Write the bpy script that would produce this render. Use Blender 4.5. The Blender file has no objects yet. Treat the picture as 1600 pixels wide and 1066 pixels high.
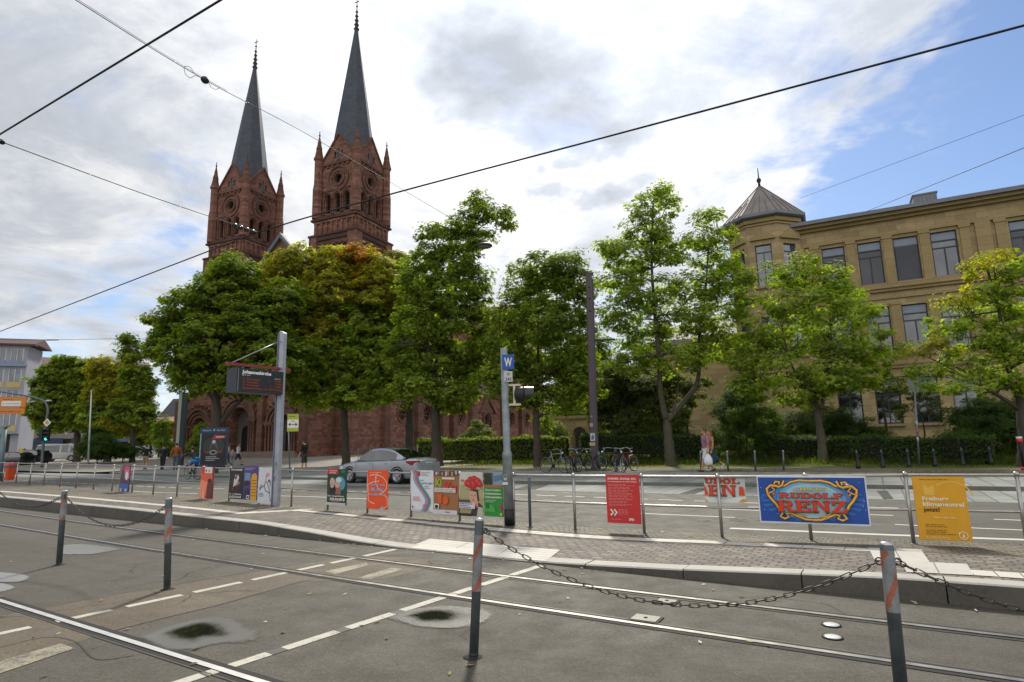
EXPOSURE = 0.90
SKY_GAIN = (.52, .56, .62)
CLOUD_LUM = 3.9
# (photo x, y, angular width in degrees, amount): where the cloud cover is thicker or thinner than its noise
SKY_BUMPS = [(700, 140, 42, .14), (200, 150, 30, .08), (1600, 300, 20, -.20), (1330, 310, 9, -.10), (1580, 110, 7, -.10), (270, 385, 7, -.12), (70, 460, 9, -.06), (1180, 105, 7, -.14), (1050, 330, 10, .06), (1380, 150, 16, .15), (1500, 30, 12, .06)]
GREY_BUMPS = [(830, 70, 10, .32), (880, 160, 7, .14), (760, 40, 8, .12), (690, 230, 18, -.14), (120, 330, 14, .03), (60, 120, 12, .05), (330, 90, 14, -.06), (1000, 120, 8, .06)]
import bpy, bmesh, math, random
import numpy as np
from mathutils import Vector, Matrix
random.seed(7)
SC = bpy.context.scene
COL = SC.collection
R = math.radians
PI = math.pi
# ---------------------------------------------------------------- camera: 20.9 mm lens, tilted up 9.5 deg, rolled 1.3 deg
H = 1.55
FPX = 930.0
PITCH = R(9.52)
ROLL = R(1.30)
_fw = np.array([0, math.cos(PITCH), math.sin(PITCH)])
_up0 = np.array([0, -math.sin(PITCH), math.cos(PITCH)])
_rt0 = np.array([1.0, 0, 0])
_right = math.cos(ROLL) * _rt0 - math.sin(ROLL) * _up0
_up = math.sin(ROLL) * _rt0 + math.cos(ROLL) * _up0

def ray(x, y):
    return _fw * FPX + _right * (x - 800) + _up * (533 - y)

def G(x, y, z=0.0):                       # photo point -> point on the level z
    v = ray(x, y)
    t = (z - H) / v[2]
    return Vector((v[0] * t, v[1] * t, z))

def D(x, y, dist):                        # photo point -> point at a distance along the street view
    v = ray(x, y) * (dist / ray(x, y)[1])
    return Vector((v[0], v[1], v[2] + H))

SD = Vector((math.cos(R(-31)), math.sin(R(-31)), 0))     # along the street
TD = Vector((-SD.y, SD.x, 0))                            # across the street, away from us

def ST(s, t, z=0.0):
    p = SD * s + TD * t
    return Vector((p.x, p.y, z))

def toST(p):
    return p.x * SD.x + p.y * SD.y, p.x * TD.x + p.y * TD.y

cam = bpy.data.objects.new('camera', bpy.data.cameras.new('camera'))
COL.objects.link(cam)
SC.camera = cam
cam.data.sensor_width = 36
cam.data.lens = 36 * FPX / 1600
cam.data.clip_end = 6000
cam.data.clip_start = 0.05
M = Matrix.Identity(4)
for i in range(3):
    M[i][0], M[i][1], M[i][2] = _right[i], _up[i], -_fw[i]
M[2][3] = H
cam.matrix_world = M

# ---------------------------------------------------------------- objects
def setp(o, label=None, cat=None, group=None, kind=None):
    if label: o['label'] = label
    if cat: o['category'] = cat
    if group: o['group'] = group
    if kind: o['kind'] = kind
    return o

ROOT = {}
def thing(name, label, cat, loc=(0, 0, 0), rz=0.0, group=None):
    o = bpy.data.objects.new(name, None)
    o.empty_display_size = 0.1
    COL.objects.link(o)
    o.location = loc
    o.rotation_euler = (0, 0, rz)
    ROOT[o.name] = Matrix.Translation(Vector(loc)) @ Matrix.Rotation(rz, 4, 'Z')
    return setp(o, label, cat, group)

def root_of(o):
    while o.parent: o = o.parent
    return o

class MB:
    """collects shapes, linked at the end as ONE mesh object"""
    def __init__(s):
        s.v, s.f, s.mi, s.sm, s.mats, s.uv = [], [], [], [], [], {}
        s.cur = 0
    def mat(s, m):
        if m not in s.mats: s.mats.append(m)
        s.cur = s.mats.index(m)
        return s
    def poly(s, pts, smooth=False):
        n = len(s.v)
        s.v += [tuple(p) for p in pts]
        s.f.append(tuple(range(n, n + len(pts)))); s.mi.append(s.cur); s.sm.append(smooth)
        return s
    def mesh(s, vs, fs, smooth=False):
        n = len(s.v)
        s.v += [tuple(p) for p in vs]
        for f in fs:
            s.f.append(tuple(n + i for i in f)); s.mi.append(s.cur); s.sm.append(smooth)
        return s
    def frame_box(s, o, ax, ay, az, x0, x1, y0, y1, z0, z1):   # a box in a frame of three axes
        o, ax, ay, az = Vector(o), Vector(ax), Vector(ay), Vector(az)
        P = [o + ax * x + ay * y + az * z for z in (z0, z1) for y in (y0, y1) for x in (x0, x1)]
        return s.mesh(P, [(0, 2, 3, 1), (4, 5, 7, 6), (0, 1, 5, 4), (2, 6, 7, 3), (0, 4, 6, 2), (1, 3, 7, 5)])
    def box(s, x0, x1, y0, y1, z0, z1):
        return s.frame_box((0, 0, 0), (1, 0, 0), (0, 1, 0), (0, 0, 1), x0, x1, y0, y1, z0, z1)
    def tube(s, pts, r, n=8, cap=True, smooth=True):
        pts = [Vector(p) for p in pts]
        rs = r if isinstance(r, (list, tuple)) else [r] * len(pts)
        vs, fs = [], []
        last = None
        for i, p in enumerate(pts):
            a = pts[max(i - 1, 0)]; b = pts[min(i + 1, len(pts) - 1)]
            t = (b - a).normalized() if (b - a).length > 1e-9 else Vector((0, 0, 1))
            if last is None:
                u = t.cross(Vector((0, 0, 1)))
                if u.length < 1e-3: u = t.cross(Vector((0, 1, 0)))
            else:
                u = last - t * last.dot(t)
                if u.length < 1e-6: u = t.cross(Vector((0, 1, 0)))
            u.normalize(); last = u
            w = t.cross(u)
            for k in range(n):
                an = 2 * PI * k / n
                vs.append(p + (u * math.cos(an) + w * math.sin(an)) * rs[i])
        for i in range(len(pts) - 1):
            for k in range(n):
                a = i * n + k; b = i * n + (k + 1) % n
                fs.append((a, b, b + n, a + n))
        s.mesh(vs, fs, smooth)
        if cap:
            m = len(s.v) - len(vs)
            s.f.append(tuple(m + k for k in range(n))[::-1]); s.mi.append(s.cur); s.sm.append(False)
            e = m + (len(pts) - 1) * n
            s.f.append(tuple(e + k for k in range(n))); s.mi.append(s.cur); s.sm.append(False)
        return s
    def lathe(s, prof, at=(0, 0, 0), n=16, ax=(0, 0, 1), smooth=True, ph=0.0):
        ax = Vector(ax).normalized()
        u = ax.cross(Vector((0, 1, 0)) if abs(ax.y) < .9 else Vector((1, 0, 0))).normalized(); w = ax.cross(u)
        at = Vector(at); vs, fs = [], []
        for r, z in prof:
            for k in range(n):
                an = 2 * PI * k / n + ph
                vs.append(at + ax * z + (u * math.cos(an) + w * math.sin(an)) * r)
        for i in range(len(prof) - 1):
            for k in range(n):
                a = i * n + k; b = i * n + (k + 1) % n
                fs.append((a, b, b + n, a + n))
        if prof[0][0] > 1e-4: fs.append(tuple(range(n))[::-1])
        if prof[-1][0] > 1e-4: fs.append(tuple((len(prof) - 1) * n + k for k in range(n)))
        return s.mesh(vs, fs, smooth)
    def ball(s, c, r, nu=10, nv=7):
        prof = [(max(math.sin(PI * i / nv), 1e-5), -math.cos(PI * i / nv)) for i in range(nv + 1)]
        c = Vector(c); rx, ry, rz = (r, r, r) if not isinstance(r, (tuple, list)) else r
        vs = [c + Vector((a * math.cos(2 * PI * k / nu) * rx, a * math.sin(2 * PI * k / nu) * ry, z * rz)) for a, z in prof for k in range(nu)]
        fs = [(i * nu + k, i * nu + (k + 1) % nu, (i + 1) * nu + (k + 1) % nu, (i + 1) * nu + k) for i in range(nv) for k in range(nu)]
        return s.mesh(vs, fs, True)
    def prism(s, pts, off):                    # a flat outline given thickness along off
        off = Vector(off); P = [Vector(p) for p in pts]; n = len(P)
        vs = P + [p + off for p in P]
        fs = [tuple(range(n))[::-1], tuple(range(n, 2 * n))] + [(i, (i + 1) % n, (i + 1) % n + n, i + n) for i in range(n)]
        return s.mesh(vs, fs)
    def build(s, name, m=None, parent=None, local=False, label=None, cat=None, group=None, kind=None, recalc=True):
        me = bpy.data.meshes.new(name)
        vs = s.v
        if parent is not None and not local:
            inv = ROOT[root_of(parent).name].inverted()
            vs = [inv @ Vector(p) for p in vs]
        me.from_pydata(vs, [], s.f)
        if s.mats:
            for x in s.mats: me.materials.append(x)
            me.polygons.foreach_set('material_index', s.mi)
        elif m is not None:
            me.materials.append(m)
        me.polygons.foreach_set('use_smooth', s.sm)
        if recalc:
            bm = bmesh.new(); bm.from_mesh(me)
            bmesh.ops.recalc_face_normals(bm, faces=bm.faces)
            bm.to_mesh(me); bm.free()
        me.update()
        o = bpy.data.objects.new(name, me)
        COL.objects.link(o)
        if parent is not None: o.parent = parent
        else: ROOT[o.name] = Matrix.Identity(4)
        return setp(o, label, cat, group, kind)

def smooth_poly(pts, n):                       # Catmull-Rom through points
    P = [Vector(p) for p in pts]; out = []
    for i in range(len(P) - 1):
        p0, p1, p2, p3 = P[max(i - 1, 0)], P[i], P[i + 1], P[min(i + 2, len(P) - 1)]
        for k in range(n):
            t = k / n
            out.append(0.5 * ((2 * p1) + (p2 - p0) * t + (2 * p0 - 5 * p1 + 4 * p2 - p3) * t * t + (3 * p1 - p0 - 3 * p2 + p3) * t ** 3))
    out.append(P[-1])
    return out

def copy_tree(o, parent=None):
    c = o.copy(); COL.objects.link(c)
    if parent is not None: c.parent = parent
    for ch in list(o.children): copy_tree(ch, c)
    return c

# ---------------------------------------------------------------- materials
def lin(c):
    if isinstance(c, str):
        c = [int(c[i:i + 2], 16) / 255 for i in (1, 3, 5)]
        c = [x / 12.92 if x <= .04045 else ((x + .055) / 1.055) ** 2.4 for x in c]
    return (c[0], c[1], c[2], 1)

class NT:
    def __init__(s, name):
        s.m = bpy.data.materials.new(name); s.m.use_nodes = True
        s.t = s.m.node_tree; s.t.nodes.clear()
        s.out = s.t.nodes.new('ShaderNodeOutputMaterial')
    def n(s, typ, ins=None, **kw):
        nd = s.t.nodes.new('ShaderNode' + typ)
        for k, v in kw.items(): setattr(nd, k, v)
        for k, v in (ins or {}).items():
            sock = nd.inputs[k]
            if isinstance(v, bpy.types.NodeSocket): s.t.links.new(v, sock)
            elif isinstance(v, bpy.types.Node): s.t.links.new(v.outputs[0], sock)
            else: sock.default_value = v
        return nd
    def math(s, op, a, b=0.0, c=0.0, clamp=False):
        nd = s.n('Math', {0: a, 1: b, 2: c}, operation=op, use_clamp=clamp)
        return nd.outputs[0]
    def mix(s, fac, a, b, blend='MIX'):
        nd = s.n('Mix', {}, data_type='RGBA', blend_type=blend)
        for k, v in ((0, fac), (6, a), (7, b)):
            sock = nd.inputs[k]
            if isinstance(v, bpy.types.NodeSocket): s.t.links.new(v, sock)
            else: sock.default_value = v
        return nd.outputs[2]
    def ramp(s, fac, stops):
        nd = s.n('ValToRGB', {0: fac})
        cr = nd.color_ramp
        while len(cr.elements) < len(stops): cr.elements.new(0.5)
        for e, (p, c) in zip(cr.elements, stops):
            e.position = p; e.color = c if len(c) == 4 else (*c, 1)
        return nd.outputs[0]
    def noise(s, vec, scale, detail=4, rough=.55, dist=0.0):
        nd = s.n('TexNoise', {'Scale': scale, 'Detail': detail, 'Roughness': rough, 'Distortion': dist})
        if vec is not None: s.t.links.new(vec, nd.inputs['Vector'])
        return nd.outputs['Fac']
    def pos(s):
        return s.n('NewGeometry').outputs['Position']
    def end(s, shader):
        s.t.links.new(shader if isinstance(shader, bpy.types.NodeSocket) else shader.outputs[0], s.out.inputs['Surface'])
        return s.m

_pm = {}
def pm(color, rough=.6, metal=0.0, var=.18, scale=3.0, bump=0.0, bscale=40.0, emit=0.0, spec=None, name='paint'):
    key = (str(color), rough, metal, var, scale, bump, bscale, emit, spec)
    if key in _pm: return _pm[key]
    N = NT(name)
    c = lin(color)
    P = N.pos()
    a = N.noise(P, scale, 5, .6)
    b = N.noise(P, scale * 11, 3, .6)
    f = N.math('ADD', N.math('MULTIPLY', a, .65), N.math('MULTIPLY', b, .35))
    lo = tuple(x * (1 - var * 1.6) for x in c[:3]) + (1,); hi = tuple(min(1, x * (1 + var * 1.2)) for x in c[:3]) + (1,)
    colr = N.ramp(f, [(.3, lo), (.7, hi)])
    ins = {'Base Color': colr, 'Metallic': metal, 'Roughness': N.math('ADD', rough - .08, N.math('MULTIPLY', a, .16), clamp=True)}
    if spec is not None: ins['Specular IOR Level'] = spec
    if emit: ins['Emission Color'] = c; ins['Emission Strength'] = emit
    bs = N.n('BsdfPrincipled', ins)
    if bump:
        bp = N.n('Bump', {'Strength': bump, 'Distance': .02, 'Height': N.noise(P, bscale, 4, .6)})
        N.t.links.new(bp.outputs[0], bs.inputs['Normal'])
    _pm[key] = N.end(bs)
    return _pm[key]

# ---------------------------------------------------------------- lettering
_tx = {}
def text_mesh(s, bold=0.0):
    if (s, bold) in _tx: return _tx[(s, bold)]
    cu = bpy.data.curves.new('lettering', 'FONT'); cu.body = s; cu.size = 1; cu.offset = bold; cu.resolution_u = 2
    ob = bpy.data.objects.new('lettering', cu); COL.objects.link(ob)
    dg = bpy.context.evaluated_depsgraph_get(); dg.update()
    me = bpy.data.meshes.new_from_object(ob.evaluated_get(dg))
    vs = [(v.co.x, v.co.y) for v in me.vertices]; fs = [tuple(p.vertices) for p in me.polygons]
    bpy.data.objects.remove(ob); bpy.data.curves.remove(cu); bpy.data.meshes.remove(me)
    x0 = min(v[0] for v in vs); vs = [(x - x0, y) for x, y in vs]
    _tx[(s, bold)] = (vs, fs, max(v[0] for v in vs))
    return _tx[(s, bold)]

class Sheet:
    """a printed sheet: a thin board, with the print as layers of ink on its face (local metres, x along u, y up)"""
    def __init__(s, o, u, v, nrm, w, h, base, thick=.012, edge=None):
        s.o, s.u, s.v, s.n = Vector(o), Vector(u).normalized(), Vector(v).normalized(), Vector(nrm).normalized()
        s.w, s.h = w, h; s.k = 0
        s.b = MB(); s.b.mat(edge or base)
        s.b.frame_box(s.o, s.u, s.v, s.n, 0, w, 0, h, -thick, 0)
        if edge: s.rect(0, 0, w, h, base)
    def P(s, x, y): return s.o + s.u * x + s.v * y + s.n * (.0012 * s.k)
    def lay(s): s.k += 1
    def poly(s, pts, m, lay=True):
        if lay: s.lay()
        s.b.mat(m).poly([s.P(x, y) for x, y in pts]); return s
    def rect(s, x0, y0, x1, y1, m, lay=True): return s.poly([(x0, y0), (x1, y0), (x1, y1), (x0, y1)], m, lay)
    def oval(s, cx, cy, rx, ry, m, n=24, a0=0, a1=2 * PI, lay=True):
        full = abs(a1 - a0 - 2 * PI) < 1e-3
        return s.poly([(cx + rx * math.cos(a0 + (a1 - a0) * i / n), cy + ry * math.sin(a0 + (a1 - a0) * i / n)) for i in range(n if full else n + 1)], m, lay)
    def stroke(s, pts, w, m, lay=True, closed=False):
        if lay: s.lay()
        P = [Vector((x, y)) for x, y in pts]; n = len(P); L, Rr = [], []
        for i in range(n):
            a = P[(i - 1) % n] if closed else P[max(i - 1, 0)]; b = P[(i + 1) % n] if closed else P[min(i + 1, n - 1)]
            t = (b - a); t = t.normalized() if t.length > 1e-9 else Vector((1, 0))
            ww = w[i] if isinstance(w, (list, tuple)) else w
            q = Vector((-t.y, t.x)) * ww / 2
            L.append(P[i] + q); Rr.append(P[i] - q)
        s.b.mat(m)
        for i in range(n if closed else n - 1):
            j = (i + 1) % n
            s.b.poly([s.P(*Rr[i]), s.P(*Rr[j]), s.P(*L[j]), s.P(*L[i])])
        return s
    def text(s, t, x, y, size, m, bold=0.0, fit=None, center=False, sy=1.0):
        s.lay(); vs, fs, w = text_mesh(t, bold)
        k = size if fit is None else fit / w
        dx = x - (w * k / 2 if center else 0)
        s.b.mat(m).mesh([s.P(dx + a * k, y + b * size * sy) for a, b in vs], fs)
        return s
    def lines(s, x, y, w, n, gap, th, m, rng):     # lines of small print too fine to read
        s.lay(); s.b.mat(m)
        for i in range(n):
            xx = x; end = x + w * rng.uniform(.6, 1)
            while xx < end:
                ww = min(rng.uniform(.02, .07) * (w / .5 + .3), end - xx)
                yy = y - i * gap
                s.b.poly([s.P(xx, yy), s.P(xx + ww, yy), s.P(xx + ww, yy + th), s.P(xx, yy + th)])
                xx += ww + .012
        return s
    def build(s, name, parent=None, **kw): return s.b.build(name, parent=parent, recalc=False, **kw)
# ---------------------------------------------------------------- sky, sun, exposure
SUN_EL, SUN_AZ = R(45), R(4)              # azimuth from the view direction (+Y), negative = to the left
sun_dir = Vector((math.sin(SUN_AZ) * math.cos(SUN_EL), math.cos(SUN_AZ) * math.cos(SUN_EL), math.sin(SUN_EL)))
W = bpy.data.worlds.new('World'); SC.world = W; W.use_nodes = True
wt = W.node_tree; wt.nodes.clear()
class WN(NT):
    def __init__(s, tree): s.t = tree
Wn = WN(wt)
wout = wt.nodes.new('ShaderNodeOutputWorld')
sky = Wn.n('TexSky', sky_type='NISHITA', sun_disc=False, sun_elevation=SUN_EL, sun_rotation=SUN_AZ, air_density=1.0, dust_density=.6, ozone_density=2.0)
tc = Wn.n('TexCoord').outputs['Generated']
sep = Wn.n('SeparateXYZ', {0: tc})
zc = Wn.math('MAXIMUM', sep.outputs[2], 0.0)
k = Wn.math('DIVIDE', 1.0, Wn.math('ADD', zc, .16))
pv = Wn.n('CombineXYZ', {0: Wn.math('MULTIPLY', sep.outputs[0], k), 1: Wn.math('MULTIPLY', sep.outputs[1], k), 2: 0.0}).outputs[0]
pv1 = Wn.n('VectorMath', {0: pv, 1: (3.7, 1.9, .4)}, operation='ADD').outputs[0]
big = Wn.noise(pv1, .85, 3, .5, .2)
mid = Wn.noise(pv1, 2.3, 9, .62, .35)
fine = Wn.noise(pv1, 6.0, 9, .68, .5)
cov = Wn.math('ADD', Wn.math('ADD', Wn.math('MULTIPLY', big, .45), Wn.math('MULTIPLY', mid, .5)), Wn.math('MULTIPLY', fine, .20))
# broken cloud, thinner towards the right and low down
wob = Wn.n('TexNoise', {'Scale': 1.6, 'Detail': 5, 'Roughness': .6}); wt.links.new(pv1, wob.inputs['Vector'])
wv = Wn.n('VectorMath', {0: wob.outputs['Color'], 1: (.5, .5, .5)}, operation='SUBTRACT').outputs[0]
tcw = Wn.n('VectorMath', {0: tc, 1: Wn.n('VectorMath', {0: wv, 'Scale': .55}, operation='SCALE').outputs[0]}, operation='ADD').outputs[0]
tcw = Wn.n('VectorMath', {0: tcw}, operation='NORMALIZE').outputs[0]
def bump_dir(px, py, width, amt):
    v = ray(px, py); v = v / np.linalg.norm(v)
    d = Wn.n('VectorMath', {0: tcw, 1: tuple(v)}, operation='DOT_PRODUCT').outputs[1]
    f = Wn.n('MapRange', {0: d, 1: math.cos(R(width)), 2: 1.0, 3: 0.0, 4: 1.0}, interpolation_type='SMOOTHSTEP').outputs[0]
    return Wn.math('MULTIPLY', f, amt)
for b in SKY_BUMPS:
    cov = Wn.math('ADD', cov, bump_dir(*b))
# bright cloud bank added out of view behind us, to light the facing sides
back = Wn.math('MULTIPLY', Wn.n('MapRange', {0: sep.outputs[1], 1: .15, 2: -.35, 3: 0, 4: 1}, interpolation_type='SMOOTHSTEP').outputs[0], 1.0)
cov = Wn.math('ADD', cov, Wn.math('MULTIPLY', back, .3))
dens = Wn.n('MapRange', {0: cov, 1: .48, 2: .70, 3: 0.0, 4: 1.0}, interpolation_type='SMOOTHSTEP').outputs[0]
shade_n = Wn.math('ADD', Wn.math('MULTIPLY', Wn.noise(Wn.n('VectorMath', {0: pv1, 1: (.05, .35, 9.0)}, operation='ADD').outputs[0], 2.4, 9, .64, .5), .8), Wn.math('MULTIPLY', fine, .2))
sh = Wn.math('ADD', shade_n, Wn.math('MULTIPLY', Wn.math('SUBTRACT', cov, .60), .30))
for b in GREY_BUMPS:
    sh = Wn.math('ADD', sh, bump_dir(*b))
sh = Wn.math('SUBTRACT', sh, Wn.math('MULTIPLY', back, .2))
ccol = Wn.ramp(sh, [(.38, (1.12, 1.11, 1.10)), (.50, (.90, .92, .95)), (.62, (.68, .72, .79)), (.95, (.42, .45, .50))])
dsun = Wn.n('VectorMath', {0: tc, 1: tuple(sun_dir)}, operation='DOT_PRODUCT').outputs[1]
glow = Wn.math('POWER', Wn.math('MAXIMUM', dsun, 0.0), 10.0)
cl = Wn.n('VectorMath', {0: ccol, 'Scale': Wn.math('ADD', Wn.math('ADD', CLOUD_LUM, Wn.math('MULTIPLY', back, 1.0)), Wn.math('MULTIPLY', glow, 3.4))}, operation='SCALE').outputs[0]
skyc = Wn.n('VectorMath', {0: sky.outputs[0], 1: SKY_GAIN}, operation='MULTIPLY').outputs[0]
skym = Wn.mix(dens, skyc, cl)
bg = Wn.n('Background', {0: skym, 1: .115})
wt.links.new(bg.outputs[0], wout.inputs[0])
sl = bpy.data.lights.new('sun', 'SUN'); sl.energy = 2.15; sl.angle = R(6); sl.color = (1, .94, .82)
so = bpy.data.objects.new('sun', sl); COL.objects.link(so)
so.rotation_euler = (-sun_dir).to_track_quat('-Z', 'Y').to_euler()
so.location = (0, 0, 80)
SC.view_settings.view_transform = 'Standard'; SC.view_settings.look = 'None'
SC.view_settings.exposure = EXPOSURE; SC.view_settings.gamma = 1
SC.render.engine = 'CYCLES'
SC.cycles.max_bounces = 7; SC.cycles.transparent_max_bounces = 12; SC.cycles.diffuse_bounces = 4; SC.cycles.transmission_bounces = 4; SC.cycles.glossy_bounces = 3
SC.cycles.use_denoising = True
# ---------------------------------------------------------------- ground, street, platform
KS = [-70, -40, -22.3, -15.2, -9.9, -8.3, -7.3, -6.3, -4.9, -4.2, -3.5, -2.9, -2, -1.1, -.15, .9, 9]
KT = [9.6, 8.4, 7.64, 7.40, 7.22, 7.12, 7.06, 7.05, 7.02, 6.96, 6.95, 6.93, 6.92, 6.92, 6.92, 6.94, 7.0]
KZ = [.27, .27, .26, .225, .17, .11, .055, .018, .018, .018, .035, .06, .095, .14, .185, .20, .22]
RS = [-70, -45, -35.1, -29.4, -23.4, -19, -15.6, -12.6, -9.8, -7.1, -4.6, -2.1, -.9, .3, 9]
RT = [15.0, 12.7, 12.02, 11.5, 11.1, 10.72, 10.47, 10.2, 9.97, 9.74, 9.58, 9.61, 9.70, 9.82, 10.8]
RZ = [.2, .2, .17, .14, .11, .09, .07, .05, .035, .03, .03, .04, .06, .08, .10]
def kt(s): return float(np.interp(s, KS, KT))
def rt(s): return float(np.interp(s, RS, RT))
def plat_z(s, t):
    a, b = kt(s), rt(s)
    f = min(max((t - a) / (b - a), 0), 1.0)
    return float(np.interp(s, KS, KZ)) * (1 - f) + float(np.interp(s, RS, RZ)) * f
def GP(x, y):                                   # photo point -> point on the platform
    z = .05
    for _ in range(6):
        p = G(x, y, z); s, t = toST(p); z = plat_z(s, t)
    return G(x, y, z)
def bank_z(p):                                  # the grassy bank behind the footway
    s, t = toST(p)
    f = min(max((t - 31.0) / 7.5, 0), 1); f = f * f * (3 - 2 * f)
    g = min(max((p.x + 9) / 8, 0), 1)
    far = max(0, p.y - 44) * .011
    return .09 + .42 * f * g + far * (1 - .6 * g)

def uv_st(o, rot=0.0):
    me = o.data; uv = me.uv_layers.new(name='street')
    co = np.empty(len(me.vertices) * 3); me.vertices.foreach_get('co', co); co = co.reshape(-1, 3)
    li = np.empty(len(me.loops), int); me.loops.foreach_get('vertex_index', li)
    s = co[:, 0] * SD.x + co[:, 1] * SD.y; t = co[:, 0] * TD.x + co[:, 1] * TD.y
    a = np.stack([s[li], t[li]], 1)
    uv.data.foreach_set('uv', a.astype(np.float32).ravel())
    return o

def mat_asphalt(name, base, warm=.0, speck=.5, seed=0.0):
    N = NT(name); P = N.n('VectorMath', {0: N.pos(), 1: (seed, seed * 2, 0)}, operation='ADD').outputs[0]
    st = N.noise(P, .55, 5, .6, .4); st2 = N.noise(P, 2.6, 5, .65); sp = N.noise(P, 75, 4, .75); sp2 = N.noise(P, 320, 2, .7)
    b = lin(base)[:3]
    c = N.ramp(st, [(.25, tuple(x * .74 for x in b)), (.5, b), (.78, tuple(x * 1.22 for x in b))])
    c = N.mix(N.math('MULTIPLY', st2, .5), c, (b[0] * 1.12 + warm * .02, b[1] * 1.05, b[2] * .95, 1))
    g = N.ramp(sp, [(.3, (.42, .42, .42)), (.48, (.92, .92, .92)), (.62, (1.5, 1.48, 1.43)), (.74, (2.6, 2.55, 2.45))])
    c = N.mix(speck, c, g, 'MULTIPLY')
    c = N.mix(speck * .8, c, N.ramp(N.noise(P, 24, 3, .8), [(.3, (.58, .58, .57)), (.5, (1, 1, 1)), (.68, (1.45, 1.43, 1.38))]), 'MULTIPLY')
    # lanes worn along the rails, oil and water stains
    uvn = N.n('VectorMath', {0: P, 1: (SD.x, SD.y, 0)}, operation='DOT_PRODUCT').outputs[1]
    tvn = N.n('VectorMath', {0: P, 1: (TD.x, TD.y, 0)}, operation='DOT_PRODUCT').outputs[1]
    lane = N.noise(N.n('CombineXYZ', {0: N.math('MULTIPLY', uvn, .12), 1: tvn, 2: 3.0}).outputs[0], 1.5, 5, .6, .2)
    c = N.mix(N.n('MapRange', {0: lane, 1: .45, 2: .72, 3: 0, 4: .5}).outputs[0], c, (b[0] * .58, b[1] * .57, b[2] * .52, 1))
    crack = N.n('TexVoronoi', {'Vector': N.n('VectorMath', {0: P, 1: N.n('VectorMath', {0: N.n('TexNoise', {'Vector': P, 'Scale': 1.3, 'Detail': 4}).outputs['Color'], 'Scale': .9}, operation='SCALE').outputs[0]}, operation='ADD').outputs[0], 'Scale': .42}, feature='DISTANCE_TO_EDGE').outputs['Distance']
    gate = N.n('MapRange', {0: N.noise(P, .33, 2), 1: .5, 2: .62, 3: 0, 4: .75}).outputs[0]
    cf = N.math('MULTIPLY', N.n('MapRange', {0: crack, 1: .003, 2: .012, 3: 1, 4: 0}).outputs[0], gate)
    c = N.mix(cf, c, (.012, .011, .010, 1))
    h = N.math('ADD', N.math('MULTIPLY', sp, 1.0), N.math('MULTIPLY', sp2, .5))
    h = N.math('SUBTRACT', h, N.math('MULTIPLY', cf, 1.5))
    bp = N.n('Bump', {'Strength': .55, 'Distance': .006, 'Height': h})
    ro = N.n('MapRange', {0: st2, 1: .3, 2: .7, 3: .62, 4: .86}).outputs[0]
    return N.end(N.n('BsdfPrincipled', {'Base Color': c, 'Roughness': ro, 'Normal': bp, 'Specular IOR Level': .35}))

def mat_setts(name, cols, bw, bh, fan=False, joint=(.03, .027, .02, 1), moss=.0, jit=.035, mortar=.015):
    N = NT(name); uv = N.n('UVMap', uv_map='street').outputs[0]
    sp = N.n('SeparateXYZ', {0: uv}); u, v = sp.outputs[0], sp.outputs[1]
    w = N.n('TexNoise', {'Vector': uv, 'Scale': 2.2, 'Detail': 3})
    du = N.math('MULTIPLY', N.math('SUBTRACT', N.n('SeparateColor', {0: w.outputs['Color']}).outputs[0], .5), jit * 4)
    dv = N.math('MULTIPLY', N.math('SUBTRACT', N.n('SeparateColor', {0: w.outputs['Color']}).outputs[1], .5), jit * 3)
    u = N.math('ADD', u, du); v = N.math('ADD', v, dv)
    if fan:
        pp = N.math('PINGPONG', u, .62)
        q = N.math('DIVIDE', pp, .62)
        v = N.math('ADD', v, N.math('MULTIPLY', N.math('MULTIPLY', q, q), .30))
    vec = N.n('CombineXYZ', {0: u, 1: v, 2: 0.0}).outputs[0]
    br = N.n('TexBrick', {'Vector': vec, 'Color1': (0, 0, 0, 1), 'Color2': (1, 1, 1, 1), 'Mortar': (.5, .5, .5, 1), 'Scale': 1.0, 'Mortar Size': mortar, 'Mortar Smooth': .45, 'Bias': 0.0, 'Brick Width': bw, 'Row Height': bh})
    br.offset = .5
    stops = [(i / max(len(cols) - 1, 1), lin(c)) for i, c in enumerate(cols)]
    c = N.ramp(br.outputs['Color'], stops)
    P = N.pos()
    big = N.noise(P, .8, 4, .6); c = N.mix(1.0, c, N.ramp(big, [(.3, (.78, .78, .78)), (.7, (1.15, 1.15, 1.15))]), 'MULTIPLY')
    sp2 = N.noise(P, 70, 3, .7); c = N.mix(.7, c, N.ramp(sp2, [(.3, (.75, .75, .75)), (.7, (1.2, 1.2, 1.2))]), 'MULTIPLY')
    jc = joint
    if moss:
        jc = N.mix(N.n('MapRange', {0: N.noise(P, 1.6, 4), 1: .42, 2: .58, 3: 0, 4: moss}).outputs[0], joint, (.10, .085, .03, 1))
    c = N.mix(br.outputs['Fac'], c, jc)
    h = N.math('ADD', N.math('MULTIPLY', N.math('SUBTRACT', 1.0, br.outputs['Fac']), 1.0), N.math('MULTIPLY', sp2, .3))
    bp = N.n('Bump', {'Strength': .8, 'Distance': .012, 'Height': h})
    return N.end(N.n('BsdfPrincipled', {'Base Color': c, 'Roughness': .72, 'Normal': bp, 'Specular IOR Level': .4}))

ASPH = mat_asphalt('asphalt', '#4b4840', .15, 1.0)
ASPH2 = mat_asphalt('road_asphalt', '#53514a', .12, .6, 31.0)
PATCH = mat_asphalt('brown_asphalt', '#5c5447', .3, 1.0, 12.0)

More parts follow.
